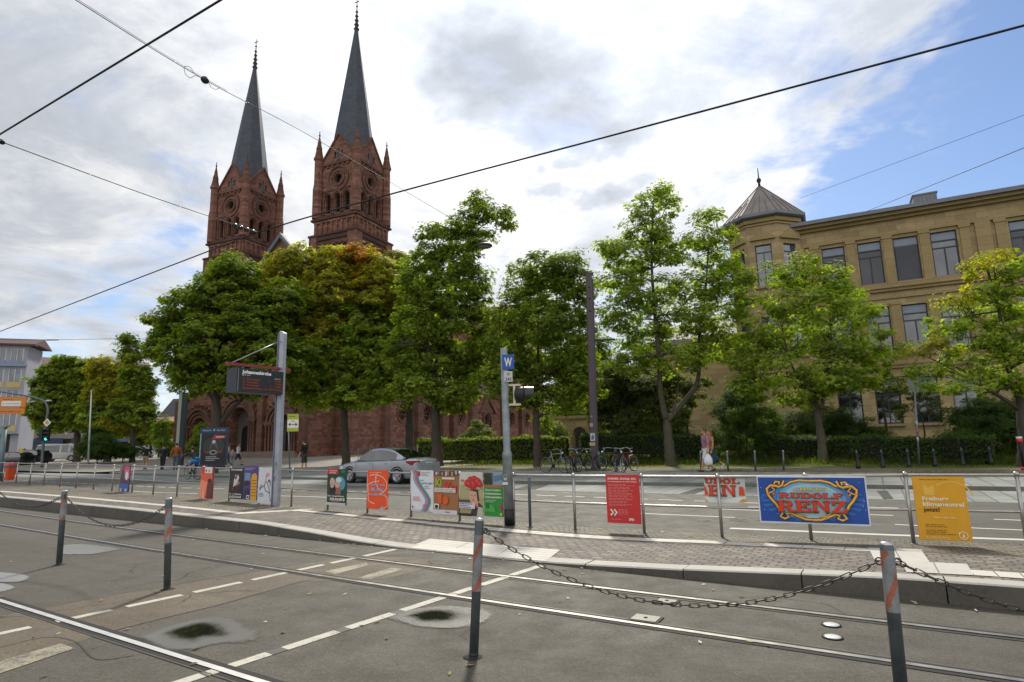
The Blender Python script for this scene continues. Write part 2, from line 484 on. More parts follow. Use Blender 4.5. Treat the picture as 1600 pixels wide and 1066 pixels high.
def sheet_st(name, s0, s1, f0, f1, z, m, ns=60, nt=1, kind='structure'):
    b = MB(); vs = []; fs = []
    for i in range(ns + 1):
        s = s0 + (s1 - s0) * i / ns
        for j in range(nt + 1):
            t = f0(s) + (f1(s) - f0(s)) * j / nt
            vs.append(ST(s, t, z(s, t) if callable(z) else z))
    for i in range(ns):
        for j in range(nt):
            a = i * (nt + 1) + j
            fs.append((a, a + nt + 1, a + nt + 2, a + 1))
    b.mesh(vs, fs)
    return b.build(name, m, kind=kind, recalc=False)

const = lambda c: (lambda s: c)
# ---- the wide ground sheet reaching the horizon
N = NT('earth'); P = N.pos()
c = N.ramp(N.noise(P, .15, 5, .6), [(.3, (.055, .05, .035)), (.5, (.085, .075, .055)), (.7, (.06, .07, .03))])
EARTH = N.end(N.n('BsdfPrincipled', {'Base Color': c, 'Roughness': .9}))
g = MB(); g.poly([(-2500, -400, -.06), (2500, -400, -.06), (2500, 3000, -.06), (-2500, 3000, -.06)])
g.build('ground', EARTH, kind='structure', recalc=False)
sheet_st('tram_lane', -75, 14, const(-14), lambda s: kt(s) + .04, 0.0, ASPH)
sheet_st('road', -75, 40, lambda s: rt(s) + .40, const(16.75), 0.0, ASPH2)

# ---- slab strip along the road, raised footway, kerb
def mat_slabs(name, col, bw, bh, rot, joint=.03, dark=.35):
    N = NT(name); P = N.pos()
    u = N.n('VectorMath', {0: P, 1: (SD.x, SD.y, 0)}, operation='DOT_PRODUCT').outputs[1]
    v = N.n('VectorMath', {0: P, 1: (TD.x, TD.y, 0)}, operation='DOT_PRODUCT').outputs[1]
    vec = N.n('CombineXYZ', {0: v if rot else u, 1: u if rot else v, 2: 0.0}).outputs[0]
    br = N.n('TexBrick', {'Vector': vec, 'Color1': (0, 0, 0, 1), 'Color2': (1, 1, 1, 1), 'Mortar': (.5, .5, .5, 1), 'Scale': 1.0, 'Mortar Size': joint, 'Mortar Smooth': .3, 'Brick Width': bw, 'Row Height': bh})
    b = lin(col)[:3]
    c = N.ramp(br.outputs['Color'], [(0, tuple(x * .86 for x in b)), (1, tuple(x * 1.12 for x in b))])
    c = N.mix(1.0, c, N.ramp(N.noise(P, .9, 5, .65), [(.3, (.72, .72, .72)), (.7, (1.2, 1.2, 1.2))]), 'MULTIPLY')
    c = N.mix(.5, c, N.ramp(N.noise(P, 40, 3, .7), [(.3, (.7, .7, .7)), (.7, (1.25, 1.25, 1.25))]), 'MULTIPLY')
    c = N.mix(N.math('MULTIPLY', br.outputs['Fac'], .8), c, tuple(x * dark for x in b) + (1,))
    return N.end(N.n('BsdfPrincipled', {'Base Color': c, 'Roughness': .75}))
SLAB = mat_slabs('grey_slabs', '#7b7f7a', 1.6, .42, True, .028)
SLAB2 = mat_slabs('footway_slabs', '#82847e', 1.1, .5, True, .03)
PLAZA = mat_slabs('plaza_paving', '#7f7a6e', .6, .6, False, .012, .55)
K2S = [-75, -42.6, -31.8, -10.8, -6.8, -2.3, 3, 40]; K2T = [20.6, 20.3, 19.15, 19.1, 19.39, 19.78, 19.95, 20.4]
def k2(s): return float(np.interp(s, K2S, K2T))
sheet_st('paved_strip', -75, 40, const(16.75), lambda s: k2(s), .004, SLAB)
sheet_st('footway_kerb', -43, 40, lambda s: k2(s), lambda s: k2(s) + .16, .11, pm('#6e6d68', .8, name='kerb_stone'))
b = MB(); fr = [ST(s, k2(s), z) for s in np.linspace(-43, 40, 60) for z in (0, .11)]
b.mesh(fr, [(2 * i, 2 * i + 2, 2 * i + 3, 2 * i + 1) for i in range(59)])
b.build('footway_kerb_face', pm('#6a6862', .85, name='kerb_stone'), kind='structure', recalc=False)
sheet_st('footway', -43, 40, lambda s: k2(s) + .16, const(25.9), .106, SLAB2)
# plaza and park ground behind the footway
def mat_park():
    N = NT('park_ground'); P = N.pos()
    t = N.n('VectorMath', {0: P, 1: (TD.x, TD.y, 0)}, operation='DOT_PRODUCT').outputs[1]
    n1 = N.noise(P, .35, 5, .6, .3); n2 = N.noise(P, 3.5, 5, .7); n3 = N.noise(P, 30, 3, .7)
    dirt = N.ramp(n2, [(.3, (.115, .095, .07)), (.7, (.20, .17, .125))])
    grass = N.ramp(n3, [(.25, (.022, .04, .008)), (.5, (.06, .10, .018)), (.75, (.12, .15, .035))])
    band = N.ramp(N.n('MapRange', {0: N.math('ADD', t, N.math('MULTIPLY', n2, 1.2)), 1: 25, 2: 41, 3: 0, 4: 1}).outputs[0],
                  [(0, (.35,) * 3), (.11, (.75,) * 3), (.17, (.25,) * 3), (.30, (.18,) * 3), (.38, (.75,) * 3), (.6, (1,) * 3)])
    f = N.n('MapRange', {0: N.math('ADD', N.math('MULTIPLY', band, .75), N.math('MULTIPLY', n1, .5)), 1: .56, 2: .74, 3: 0, 4: 1}, interpolation_type='SMOOTHSTEP').outputs[0]
    return N.end(N.n('BsdfPrincipled', {'Base Color': N.mix(f, dirt, grass), 'Roughness': .9, 'Specular IOR Level': .15}))
sheet_st('park_ground', -22, 60, const(25.9), const(85), lambda s, t: bank_z(ST(s, t)), mat_park(), 60, 60)
sheet_st('plaza', -160, -22, lambda s: 20.4 if s < -43 else 25.9, const(130), lambda s, t: bank_z(ST(s, t)) + .016, PLAZA, 60, 40)

# ---- platform
cols_run = ['#57504a', '#6e645c', '#665f59', '#7f756b', '#5a544f', '#86796c']
cols_fan = ['#565049', '#6c645a', '#7b7266', '#605950', '#756a58']
SETT = mat_setts('setts', cols_run, .17, .115, False, moss=.5)
FAN = mat_setts('arc_setts', cols_fan, .125, .10, True, moss=1.0, jit=.02)
PAVER = mat_setts('small_pavers', ['#6d675e', '#7c766d', '#858078', '#716a60'], .12, .10, True, jit=.02)
def strip_t(s): return float(np.interp(s, STRIP_S, STRIP_T))
_sp = [GP(*q) for q in [(0, 768), (150, 780), (300, 794), (385, 803), (430, 801), (462, 797.5), (588, 810), (743, 824), (800, 829.5), (950, 841), (1133, 848.5), (1200, 852), (1356, 859.5)]]
_sp = [toST(p) for p in _sp]
STRIP_S = [-70] + [a for a, _ in _sp] + [9]; STRIP_T = [kt(-70) + .45] + [b_ for _, b_ in _sp] + [_sp[-1][1] + .35]
zp = lambda s, t: plat_z(s, t)
for o in (sheet_st('platform_paving', -70, 9, lambda s: kt(s) + .28, strip_t, zp, SETT, 300, 3),
          sheet_st('platform_paving_rear', -70, 9, strip_t, lambda s: rt(s) + .38, zp, FAN, 300, 3)):
    uv_st(o)
b = MB(); fr = [ST(s, rt(s) + .38, z) for s in np.linspace(-70, 9, 80) for z in (-.02, plat_z(s, 99))]
b.mesh(fr, [(2 * i, 2 * i + 2, 2 * i + 3, 2 * i + 1) for i in range(79)])
b.build('platform_rear_edge', pm('#5b574f', .9, name='kerb_stone'), kind='structure', recalc=False)

def stones(name, ln, gap, width, tfun, z_off, m, s0, s1, front=True, rng=random.Random(3)):
    b = MB(); s = s0; tags = []
    while s < s1:
        e = s + ln - gap
        n = 3
        top, bot = [], []
        dz = rng.uniform(-.003, .003)
        q = [(s + (e - s) * i / n) for i in range(n + 1)]
        wid_ = width * math.sqrt(1 + ((tfun(e) - tfun(s)) / (e - s)) ** 2); o_ = (width - wid_) / 2 if not front else 0
        A = [ST(x, tfun(x) + o_, plat_z(x, tfun(x)) + z_off + dz) for x in q]
        B = [ST(x, tfun(x) + o_ + wid_, plat_z(x, tfun(x) + width) + z_off + dz) for x in q]
        vs = A + B; fs = [(i, i + 1, n + 2 + i, n + 1 + i) for i in range(n)]
        if front:
            C = [Vector((p.x, p.y, -.05)) for p in A]; bev = [a + (bb - a) * .06 for a, bb in zip(A, B)]
            A2 = [a - Vector((0, 0, .014)) for a in A]
            vs = A2 + B + C + bev; k = n + 1
            fs = [(3 * k + i, 3 * k + i + 1, k + i + 1, k + i) for i in range(n)] + [(i, i + 1, 3 * k + i + 1, 3 * k + i) for i in range(n)] + [(2 * k + i, 2 * k + i + 1, i + 1, i) for i in range(n)]
            fs += [(0, 3 * k, k, 2 * k), (n, 2 * k + n, k + n, 3 * k + n)]
        b.mesh(vs, fs); s += ln
        if front: tags += ['t'] * n + ['t'] * n + ['f'] * n + ['f', 'f']
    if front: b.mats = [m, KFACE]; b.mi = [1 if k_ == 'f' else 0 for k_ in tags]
    return b.build(name, m, kind='structure', recalc=False)
def mat_pale(name, col, rib=0.0, dirt=.5):
    N = NT(name); P = N.pos(); b0 = lin(col)[:3]
    n = N.noise(P, 1.1, 6, .7); n2 = N.noise(P, 26, 4, .7)
    c = N.ramp(N.math('ADD', N.math('MULTIPLY', n, .6), N.math('MULTIPLY', n2, .4)), [(.3, tuple(x * (1 - dirt) for x in b0)), (.55, b0), (.8, tuple(min(1, x * 1.1) for x in b0))])
    ins = {'Roughness': .7, 'Base Color': c}
    if rib:
        t = N.n('VectorMath', {0: P, 1: (TD.x, TD.y, 0) if rib > 0 else (SD.x, SD.y, 0)}, operation='DOT_PRODUCT').outputs[1]
        w = N.math('SINE', N.math('MULTIPLY', t, 2 * PI / .055))
        ins['Base Color'] = N.mix(N.n('MapRange', {0: w, 1: -.9, 2: 0, 3: .45, 4: 0}).outputs[0], c, tuple(x * .4 for x in b0) + (1,))
        ins['Normal'] = N.n('Bump', {'Strength': .8, 'Distance': .008, 'Height': w}).outputs[0]
    return N.end(N.n('BsdfPrincipled', ins))
KERB = mat_pale('kerb_granite', '#a39f96', dirt=.3); KFACE = mat_pale('kerb_face_shade', '#57534b', dirt=.5)  # kerb fronts: shade side put into a darker, dirt-mottled colour
WHITE = mat_pale('white_slab', '#bdb9ae', dirt=.3)
RIB = mat_pale('ribbed_white_slab', '#c4c0b6', 1.0, .25)
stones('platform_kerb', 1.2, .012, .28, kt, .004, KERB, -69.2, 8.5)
stones('white_guide_strip', .5, .008, .28, lambda s: strip_t(s) - .14, .005, WHITE, -40, toST(GP(1350, 859))[0] - .02, False)
def flags(name, quad, nu, nv, m, z=.007, gap=.01):
    P = [GP(*q) for q in quad]; b = MB()
    def at(u, v):
        p = (P[0] * (1 - u) + P[1] * u) * (1 - v) + (P[3] * (1 - u) + P[2] * u) * v
        s, t = toST(p); return Vector((p.x, p.y, plat_z(s, t) + z))
    L = (P[1] - P[0]).length / nu; K = (P[3] - P[0]).length / nv
    for i in range(nu):
        for j in range(nv):
            e, f = gap / 2 / L / nu, gap / 2 / K / nv
            b.poly([at(i / nu + e, j / nv + f), at((i + 1) / nu - e, j / nv + f), at((i + 1) / nu - e, (j + 1) / nv - f), at(i / nu + e, (j + 1) / nv - f)])
    return b.build(name, m, kind='structure', recalc=False)
flags('tactile_paving', [(637, 856), (671, 842.5), (876, 860), (853, 878)], 6, 3, WHITE)
flags('ribbed_paving', [(1356, 856.5), (1440, 859.5), (1454, 880), (1366, 876)], 2, 1, RIB)
flags('ribbed_paving', [(1407, 877.5), (1512, 882), (1522, 900), (1416, 895)], 2, 1, RIB)
flags('white_guide_strip_end', [(1512, 891), (1680, 902), (1690, 912), (1522, 900)], 4, 1, WHITE)

# ---- rails
STEEL = pm('#bcb8b2', .34, 1.0, .10, 6, name='rail_steel')
GROOVE = pm('#0d0c0b', .8, name='rail_groove')
RUST = pm('#3a2c22', .8, 0, .3, 8, name='rust')
LIP = pm('#5f5850', .5, .6, .2, 8, name='rail_lip_iron')
def rail(pts, label, ext=(-75, 14), sg=-1, STEEL=STEEL):
    q = [toST(G(*p)) for p in pts]; q.sort()
    S = [ext[0]] + [a for a, _ in q] + [ext[1]]
    slope = (q[1][1] - q[0][1]) / (q[1][0] - q[0][0]) * .8
    T = [q[0][1] + slope * (ext[0] - q[0][0]) if abs(slope) < .1 else q[0][1]] + [b_ for _, b_ in q] + [q[-1][1]]
    pz = np.polyfit(S, T, 4) if len(q) > 4 else np.polyfit(S, T, 1)
    tf = lambda s: float(np.polyval(pz, s))
    r = thing('tram_rail', label, 'rail', ST(0, tf(0)))
    ss = np.linspace(ext[0], ext[1], 120)
    for nm, a0, a1, z, m in (('rail_head', -.026, .026, .009, STEEL), ('flange_groove', .026, .078, .003, GROOVE), ('rail_lip', .078, .090, .006, LIP), ('joint_sealing', -.085, -.026, .0045, GROOVE)):
        b = MB(); vs = []
        for s in ss:
            vs += [ST(s, tf(s) + sg * a0, z), ST(s, tf(s) + sg * a1, z)]
        b.mesh(vs, [(2 * i, 2 * i + 2, 2 * i + 3, 2 * i + 1) for i in range(len(ss) - 1)])
        b.build(nm, m, r, recalc=False)
    return r
rail([(0, 798.7), (260, 831.7), (400, 853.5), (553, 872.6), (703, 892), (800, 904.7), (950, 922), (1200, 950.4), (1390, 971), (1600, 994.6)], 'tram rail set in the asphalt just below the platform kerb')
rail([(0, 820), (260, 862), (400, 884), (553, 908), (690, 931.6), (800, 947.7), (993, 974.5), (1200, 1006.7), (1396, 1033.5), (1600, 1064.4)], 'tram rail running across the lane behind the nearest bollards', sg=1)
rail([(0, 948), (153, 1000), (336.5, 1064)], 'bright wide tram rail crossing the bottom corner in front of the puddles', STEEL=pm('#d2d0cc', .45, .9, .06, 6, name='polished_rail_steel'))

# ---- paint and repairs on the lane
def flat_poly(name, pts, m, z, kind='structure', on=None):
    b = MB(); b.poly([(on or (lambda x, y: G(x, y, z)))(*p) for p in pts])
    return b.build(name, m, kind=kind, recalc=False)
def mat_worn(name, col, wear=.45, under='#55524c'):
    N = NT(name); P = N.pos()
    n = N.math('ADD', N.math('MULTIPLY', N.noise(P, 3.5, 6, .7), .55), N.math('MULTIPLY', N.noise(P, 60, 4, .7), .45))
    f = N.n('MapRange', {0: n, 1: wear - .05, 2: wear + .06, 3: 0, 4: 1}).outputs[0]
    return N.end(N.n('BsdfPrincipled', {'Base Color': N.mix(f, lin(under), lin(col)), 'Roughness': .7}))
PAINT = mat_worn('road_paint', '#b3aea0', .42)
PAINT_OLD = mat_worn('worn_road_paint', '#958d75', .49)
PAINT_ROAD = mat_worn('white_road_paint', '#bcb9b0', .38)
DARKSQ = pm('#474744', .7, 0, .25, 5, name='blacked_out_paint')
flat_poly('asphalt_patch', [(-160, 1030), (0, 962), (140, 936), (330, 905), (430, 888), (560, 868), (650, 872), (700, 880), (600, 905), (470, 909), (330, 948), (180, 985), (60, 1022), (-60, 1066), (-260, 1100)], PATCH, .0016)
TAR = pm('#1b1a18', .6, 0, .3, 12, name='tar_seam')
def seam(pts, w):
    P_ = [G(p.x, p.y, .0028) for p in smooth_poly([(*p, 0) for p in pts], 6)]; b = MB(); r_ = random.Random(len(pts))
    for i in range(len(P_) - 1):
        d = (P_[i + 1] - P_[i]).normalized(); n = Vector((-d.y, d.x, 0)); w0 = w * r_.uniform(.5, 1.3)
        b.poly([P_[i] - n * w * .5, P_[i + 1] - n * w0 * .5, P_[i + 1] + n * w0 * .5, P_[i] + n * w * .5])
    b.build('tar_seam', TAR, kind='structure', recalc=False)
seam([(180, 985), (255, 966), (330, 948), (400, 929), (470, 909), (512, 902)], .016)
seam([(60, 952), (140, 936), (235, 920), (330, 904), (400, 892)], .010)
seam([(0, 1012), (70, 996), (118, 1003), (150, 1030), (210, 1024)], .014)
seam([(560, 868), (640, 884), (742, 899), (830, 907), (905, 913)], .012)
seam([(1215, 934), (1290, 944), (1330, 962), (1400, 967)], .009)
def dashes(name, a, b_, ts, w, m, gapm=None):
    """painted dashes between photo points a and b; ts = start/end pairs along it"""
    A, B = G(*a, .004), G(*b_, .004); d = (B - A); L = d.length; d.normalize(); nn = Vector((-d.y, d.x, 0))
    mb = MB(); mg = MB()
    for i, (t0, t1) in enumerate(ts):
        p, q = A + (B - A) * t0, A + (B - A) * t1
        mb.poly([p - nn * w / 2, q - nn * w / 2, q + nn * w / 2, p + nn * w / 2])
        if gapm and i:
            p, q = A + (B - A) * ts[i - 1][1], A + (B - A) * t0
            mg.poly([p - nn * w / 2, q - nn * w / 2, q + nn * w / 2, p + nn * w / 2])
    if gapm: mg.build(name + '_gap', gapm, kind='structure', recalc=False)
    return mb.build(name, m, kind='structure', recalc=False)
def frac(a, b_, px):                     # fraction along the ground line a-b whose image has the given photo x
    A, B = G(*a), G(*b_)
    out = []
    for x in px:
        lo, hi = -.5, 1.5
        for _ in range(50):
            mid_ = (lo + hi) / 2; p = A + (B - A) * mid_ - Vector((0, 0, H))
            X = p.dot(Vector(_right)) / p.dot(Vector(_fw)) * FPX + 800
            if X < x: lo = mid_
            else: hi = mid_
        out.append(lo)
    return out
a1, a2 = (340, 1047), (845, 884)
fr = frac(a1, a2, [240, 316, 322, 420, 445, 527, 544, 614, 629, 694, 706, 740, 752, 790, 799, 845])
dashes('crossing_marking', a1, a2, list(zip(fr[0::2], fr[1::2])), .105, PAINT, DARKSQ)
a1, a2 = (0, 990), (620, 858)
fr = frac(a1, a2, [-60, 48, 88, 174, 198, 284, 303, 377, 394, 452, 466, 506, 517, 557, 569, 618])
dashes('crossing_marking', a1, a2, list(zip(fr[0::2], fr[1::2])), .10, PAINT)
for q in ([(504, 893), (572, 879.5), (577, 883), (524, 897)], [(558, 903), (612, 887), (630, 889), (578, 906)], [(-50, 1047), (95, 1005.5), (117, 1013), (-30, 1062)]):
    flat_poly('worn_marking', q, PAINT_OLD, .0042)

# ---- road markings beyond the railing
def road_line(t, s0, s1, w, dash=None, m=PAINT_ROAD):
    b = MB(); s = s0
    while s < s1:
        e = min(s + (dash[0] if dash else s1 - s0), s1)
        n = max(1, int((e - s) / 2))
        for i in range(n):
            x0, x1 = s + (e - s) * i / n, s + (e - s) * (i + 1) / n
            b.poly([ST(x0, t(x0) - w / 2, .004), ST(x1, t(x1) - w / 2, .004), ST(x1, t(x1) + w / 2, .004), ST(x0, t(x0) + w / 2, .004)])
        s += sum(dash) if dash else 1e9
    b.build('road_marking', m, kind='structure', recalc=False)
road_line(lambda s: float(np.interp(s, [-40, -14, -2, .3, 9], [12.9, 11.7, 10.85, 11.1, 12.2])), -2.3, 9, .16)
road_line(lambda s: float(np.interp(s, [-40, -23, -14, -8], [12.8, 12.15, 12.9, 12.6])), -40, -9.8, .10, (4.6, 3))
road_line(const(12.32), -4.4, 9, .09, (1.9, 2.6))
road_line(lambda s: float(np.interp(s, [-40, -24, -9, 0], [14.6, 13.9, 15.35, 14.95])), -40, 9, .11, (.62, .28))
road_line(const(13.62), -3.1, 9, .10, (3.2, 1.5))
for q in ([(1062, 771), (1090, 763), (1108, 763), (1085, 771.5)], [(800, 765), (832, 757), (858, 757), (836, 765)], [(1380, 779), (1370, 767), (1386, 767), (1396, 779)]):
    flat_poly('drain_gap', q, pm('#262725', .8, name='dark_slot'), .012)

# ---- puddles
def mat_puddle(still=False):
    N = NT('puddle_water'); P = N.pos()
    a = N.n('Attribute', attribute_name='wet').outputs['Fac']
    n = N.math('SUBTRACT', N.math('ADD', N.math('MULTIPLY', N.noise(P, 3.2, 5, .65), .9), N.math('MULTIPLY', N.noise(P, 110, 2, .85), .9)), .90)
    w = N.math('ADD', a, N.math('MULTIPLY', n, .55))
    film = N.n('MapRange', {0: w, 1: .08, 2: .22, 3: 0, 4: 1}, interpolation_type='SMOOTHSTEP').outputs[0]
    deep = N.math('MULTIPLY', a, 0.0) if still else N.n('MapRange', {0: w, 1: .46, 2: .80, 3: 0, 4: 1}, interpolation_type='SMOOTHSTEP').outputs[0]
    bp = N.n('Bump', {'Strength': .5, 'Distance': .004, 'Height': N.noise(P, 120, 3, .7)})
    silt_glint = N.n('BsdfPrincipled', {'Base Color': (.15, .145, .13, 1), 'Roughness': .26, 'IOR': 1.7, 'Normal': bp, 'Specular IOR Level': .9}) if not still else N.n('BsdfPrincipled', {'Base Color': (.30, .30, .29, 1), 'Roughness': .16, 'Specular IOR Level': 1.0, 'IOR': 2.6})  # pale base of the still puddles puts sky reflection into the colour
    water = N.n('BsdfPrincipled', {'Base Color': (.012, .013, .010, 1), 'Roughness': .015, 'IOR': 1.33, 'Specular IOR Level': .75})
    x = N.n('MixShader', {0: deep, 1: silt_glint.outputs[0], 2: water.outputs[0]})
    y = N.n('MixShader', {0: N.math('MULTIPLY', film, .9), 1: N.n('BsdfTransparent').outputs[0], 2: x.outputs[0]})
    return N.end(y)
PUD = mat_puddle(); PUD_S = mat_puddle(True)
def puddle(outline, label, core=None, lo=0.0, hi=1.0, m=None):
    pts = smooth_poly([(*p, 0) for p in outline + outline[:1]], 6)[:-1]
    P = [G(p.x, p.y, .0065) for p in pts]
    cx, cy = core or (sum(p[0] for p in outline) / len(outline), sum(p[1] for p in outline) / len(outline))
    c = G(cx, cy, .0065); n = len(P); K = 10
    vs = [c]; wet = [hi]
    for k_ in range(1, K + 1):
        for p in P: vs.append(c + (p - c) * (k_ / K)); wet.append(hi + (lo - hi) * (k_ / K) ** 1.3)
    fs = [(0, 1 + i, 1 + (i + 1) % n) for i in range(n)]
    for k_ in range(K - 1):
        for i in range(n):
            a = 1 + k_ * n + i; b2 = 1 + k_ * n + (i + 1) % n
            fs.append((a, a + n, b2 + n, b2))
    b = MB(); b.mesh(vs, fs)
    o = b.build('puddle', m or PUD, recalc=False, label=label, cat='puddle')
    at = o.data.attributes.new('wet', 'FLOAT', 'POINT'); at.data.foreach_set('value', wet)
    for p in o.data.polygons: p.use_smooth = True
puddle([(212, 996), (255, 980), (320, 963), (370, 966), (418, 992), (400, 1004), (340, 1008), (300, 1019), (240, 1014)], 'double lobed puddle with dark water just past the wide rail', (300, 984))
puddle([(598, 966), (640, 952), (700, 945), (765, 953), (782, 968), (740, 981), (660, 982)], 'shallow puddle with a dark core beside the nearest chained bollard', (668, 960), 0, 1.0)
puddle([(84, 860), (98, 851), (140, 850), (192, 858), (150, 866), (100, 867)], 'bright puddle lying behind the thin leaning bollard', (122, 858), 0, 1.1, PUD_S)
puddle([(-60, 900), (-10, 894), (30, 896), (53, 903), (30, 910), (-40, 908)], 'small bright puddle at the edge above its twin', (-10, 901), 0, 1.1, PUD_S)
puddle([(-70, 912), (-20, 908), (15, 913), (28, 918), (0, 926), (-60, 926)], 'small bright puddle at the edge below its twin', (-20, 917), 0, 1.1, PUD_S)

# ---- small covers and studs in the lane
def cover(px, py, label, w=.17):
    p = G(px, py, .004); s, t = toST(p)
    o = thing('inspection_cover', label, 'cover', p)
    b = MB(); b.frame_box(p, SD, TD, (0, 0, 1), -w / 2, w / 2, -w / 2.6, w / 2.6, 0, .012); b.build('lid', pm('#77756c', .55, .4, name='cover_iron'), o)
    b = MB(); b.frame_box(p, SD, TD, (0, 0, 1), -w / 2 - .02, w / 2 + .02, -w / 2.6 - .02, w / 2.6 + .02, -.003, .006); b.build('cover_frame', pm('#2d2b27', .8, name='iron_frame'), o)
    b = MB(); b.lathe([(.018, 0), (.018, .0155)], p, 10); b.build('lifting_hole', GROOVE, o)
cover(1042, 940.5, 'small square iron cover close to the farther rail')
cover(1009, 967.5, 'larger square iron cover close behind the rail nearer to us', .22)
def stud(px, py, label):
    p = G(px, py, .004)
    o = thing('road_stud', label, 'road stud', p)
    b = MB(); b.lathe([(.062, 0), (.062, .005), (.048, .010), (.02, .013), (1e-4, .0135)], p, 20); b.build('stud_cap', pm('#d8d8d4', .3, .3, name='stud_metal'), o)
    b = MB(); b.lathe([(.076, -.002), (.076, .004), (.063, .0045)], p, 20); b.build('stud_rim', GROOVE, o)
stud(1299, 976.5, 'round white metal stud between the rails, the farther of two')
stud(1301, 995.5, 'round white metal stud between the rails, the nearer of two')
# ---- scattered litter, leaves and grit
rng = random.Random(11); b = MB()
b.mat(pm('#8f7b4a', .8, name='dry_leaf')); dl = b.cur
for i in range(260):
    s = rng.uniform(-14, 4); t = rng.choice([rng.uniform(1.5, 6.8), rt(s) + rng.uniform(-.35, .3), kt(s) - abs(rng.gauss(0, .12)) - .02])
    z = plat_z(s, t) + .008 if t > kt(s) else .006
    p = ST(s, t, z); r = rng.uniform(.008, .026); a = rng.uniform(0, 6.28)
    b.mat(rng.choice([pm('#8f7b4a', .8, name='dry_leaf'), pm('#5c4a2a', .8, name='brown_leaf'), pm('#b9b4a6', .8, name='grit')]))
    b.poly([p + Vector((math.cos(a + k_ * PI / 2) * r * (1.6 if k_ % 2 else .8), math.sin(a + k_ * PI / 2) * r * (1.6 if k_ % 2 else .8), rng.uniform(0, .012))) for k_ in range(4)])
b.build('fallen_leaves', kind='stuff', recalc=False)
# ---------------------------------------------------------------- street furniture on the platform
def proj(p):
    q = np.array([p[0], p[1], p[2] - H]); z = q @ _fw
    return 800 + FPX * (q @ _right) / z, 533 - FPX * (q @ _up) / z
GALV = pm('#7f8689', .45, .55, .22, 9, .15, 60, name='galvanised_steel')
GALV_D = pm('#5f676c', .5, .5, .22, 9, .2, 60, name='weathered_steel')
STAIN = pm('#a9a4a0', .34, .85, .12, 12, name='stainless_steel')
BLACK = pm('#15161a', .55, name='black_paint')
REDREF = pm('#9d5d48', .55, 0, .4, 9, name='red_reflector')
WHITEREF = pm('#84878a', .5, .2, .3, 9, name='white_reflector')
CHAINM = pm('#4d4943', .5, .6, .3, 30, name='chain_steel')
Z = Vector((0, 0, 1))

def bollard(base, top, r, label, sleeve, group):
    p = G(*base); q = D(top[0], top[1], p.y)
    o = thing('chained_bollard', label, 'bollard', p, group=group)
    ax = (q - p); L = ax.length; ax.normalize()
    b = MB(); b.lathe([(r, 0), (r, L - .012), (r * .92, L - .002)], p, 20, ax); b.build('tube', GALV_D, o)
    b = MB(); b.lathe([(r * .97, L - .004), (r * .97, L + .004), (r * .8, L + .014), (1e-4, L + .018)], p, 20, ax); b.build('cap', pm('#b6b7ba', .3, .6, name='cap_steel'), o)
    b = MB(); b.lathe([(r * 2.3, -.004), (r * 2.0, .004), (r * 1.3, .008), (r * 1.04, .014)], p, 20, ax); b.build('ground_collar', pm('#23211d', .9, name='dark_collar'), o)  # wide dark ring on the ground round the tube
    b = MB(); b.lathe([(r * 1.015, .0), (r * 1.015, .035)], p, 20, ax); b.build('foot_ring', BLACK, o)
    # reflective foil wound round the tube in slanting red and white bands
    z0, z1 = sleeve; n, m = 28, 26; b = MB()
    u = ax.cross(Vector((0, 1, 0))).normalized(); w = ax.cross(u)
    P = lambda k_, j: p + ax * (z0 + (z1 - z0) * j / m) + (u * math.cos(2 * PI * k_ / n) + w * math.sin(2 * PI * k_ / n)) * (r + .0012)
    ph0 = base[0] * .37
    for j in range(m):
        for k_ in range(n):
            ph = (j / m * (z1 - z0) / .27 + abs(((k_ / n + .12) % 1) - .5) * 1.9 + ph0) % 1
            b.mat(REDREF if ph < .30 else WHITEREF)
            b.mesh([P(k_, j), P(k_ + 1, j), P(k_ + 1, j + 1), P(k_, j + 1)], [(0, 1, 2, 3)], True)
    b.build('reflective_sleeve', None, o)
    return p, ax, L, r, o
GB = 'chained bollards along the tram lane'
bl = [bollard((92, 883), (101, 768), .036, 'thin grey bollard leaning by the bright puddle, chains on both sides', (.60, .88), GB),
      bollard((261, 921), (264, 780), .036, 'grey bollard with orange red foil bands at the loose end of a short chain', (.50, .88), GB),
      bollard((740, 1027), (749, 813), .034, 'grey bollard standing alone before the white tactile slabs at the start of the long chain', (.46, .86), GB),
      bollard((1409, 1086), (1385, 851), .038, 'nearest and largest bollard with a faded pink red band, chains on both sides', (.47, .83), GB)]
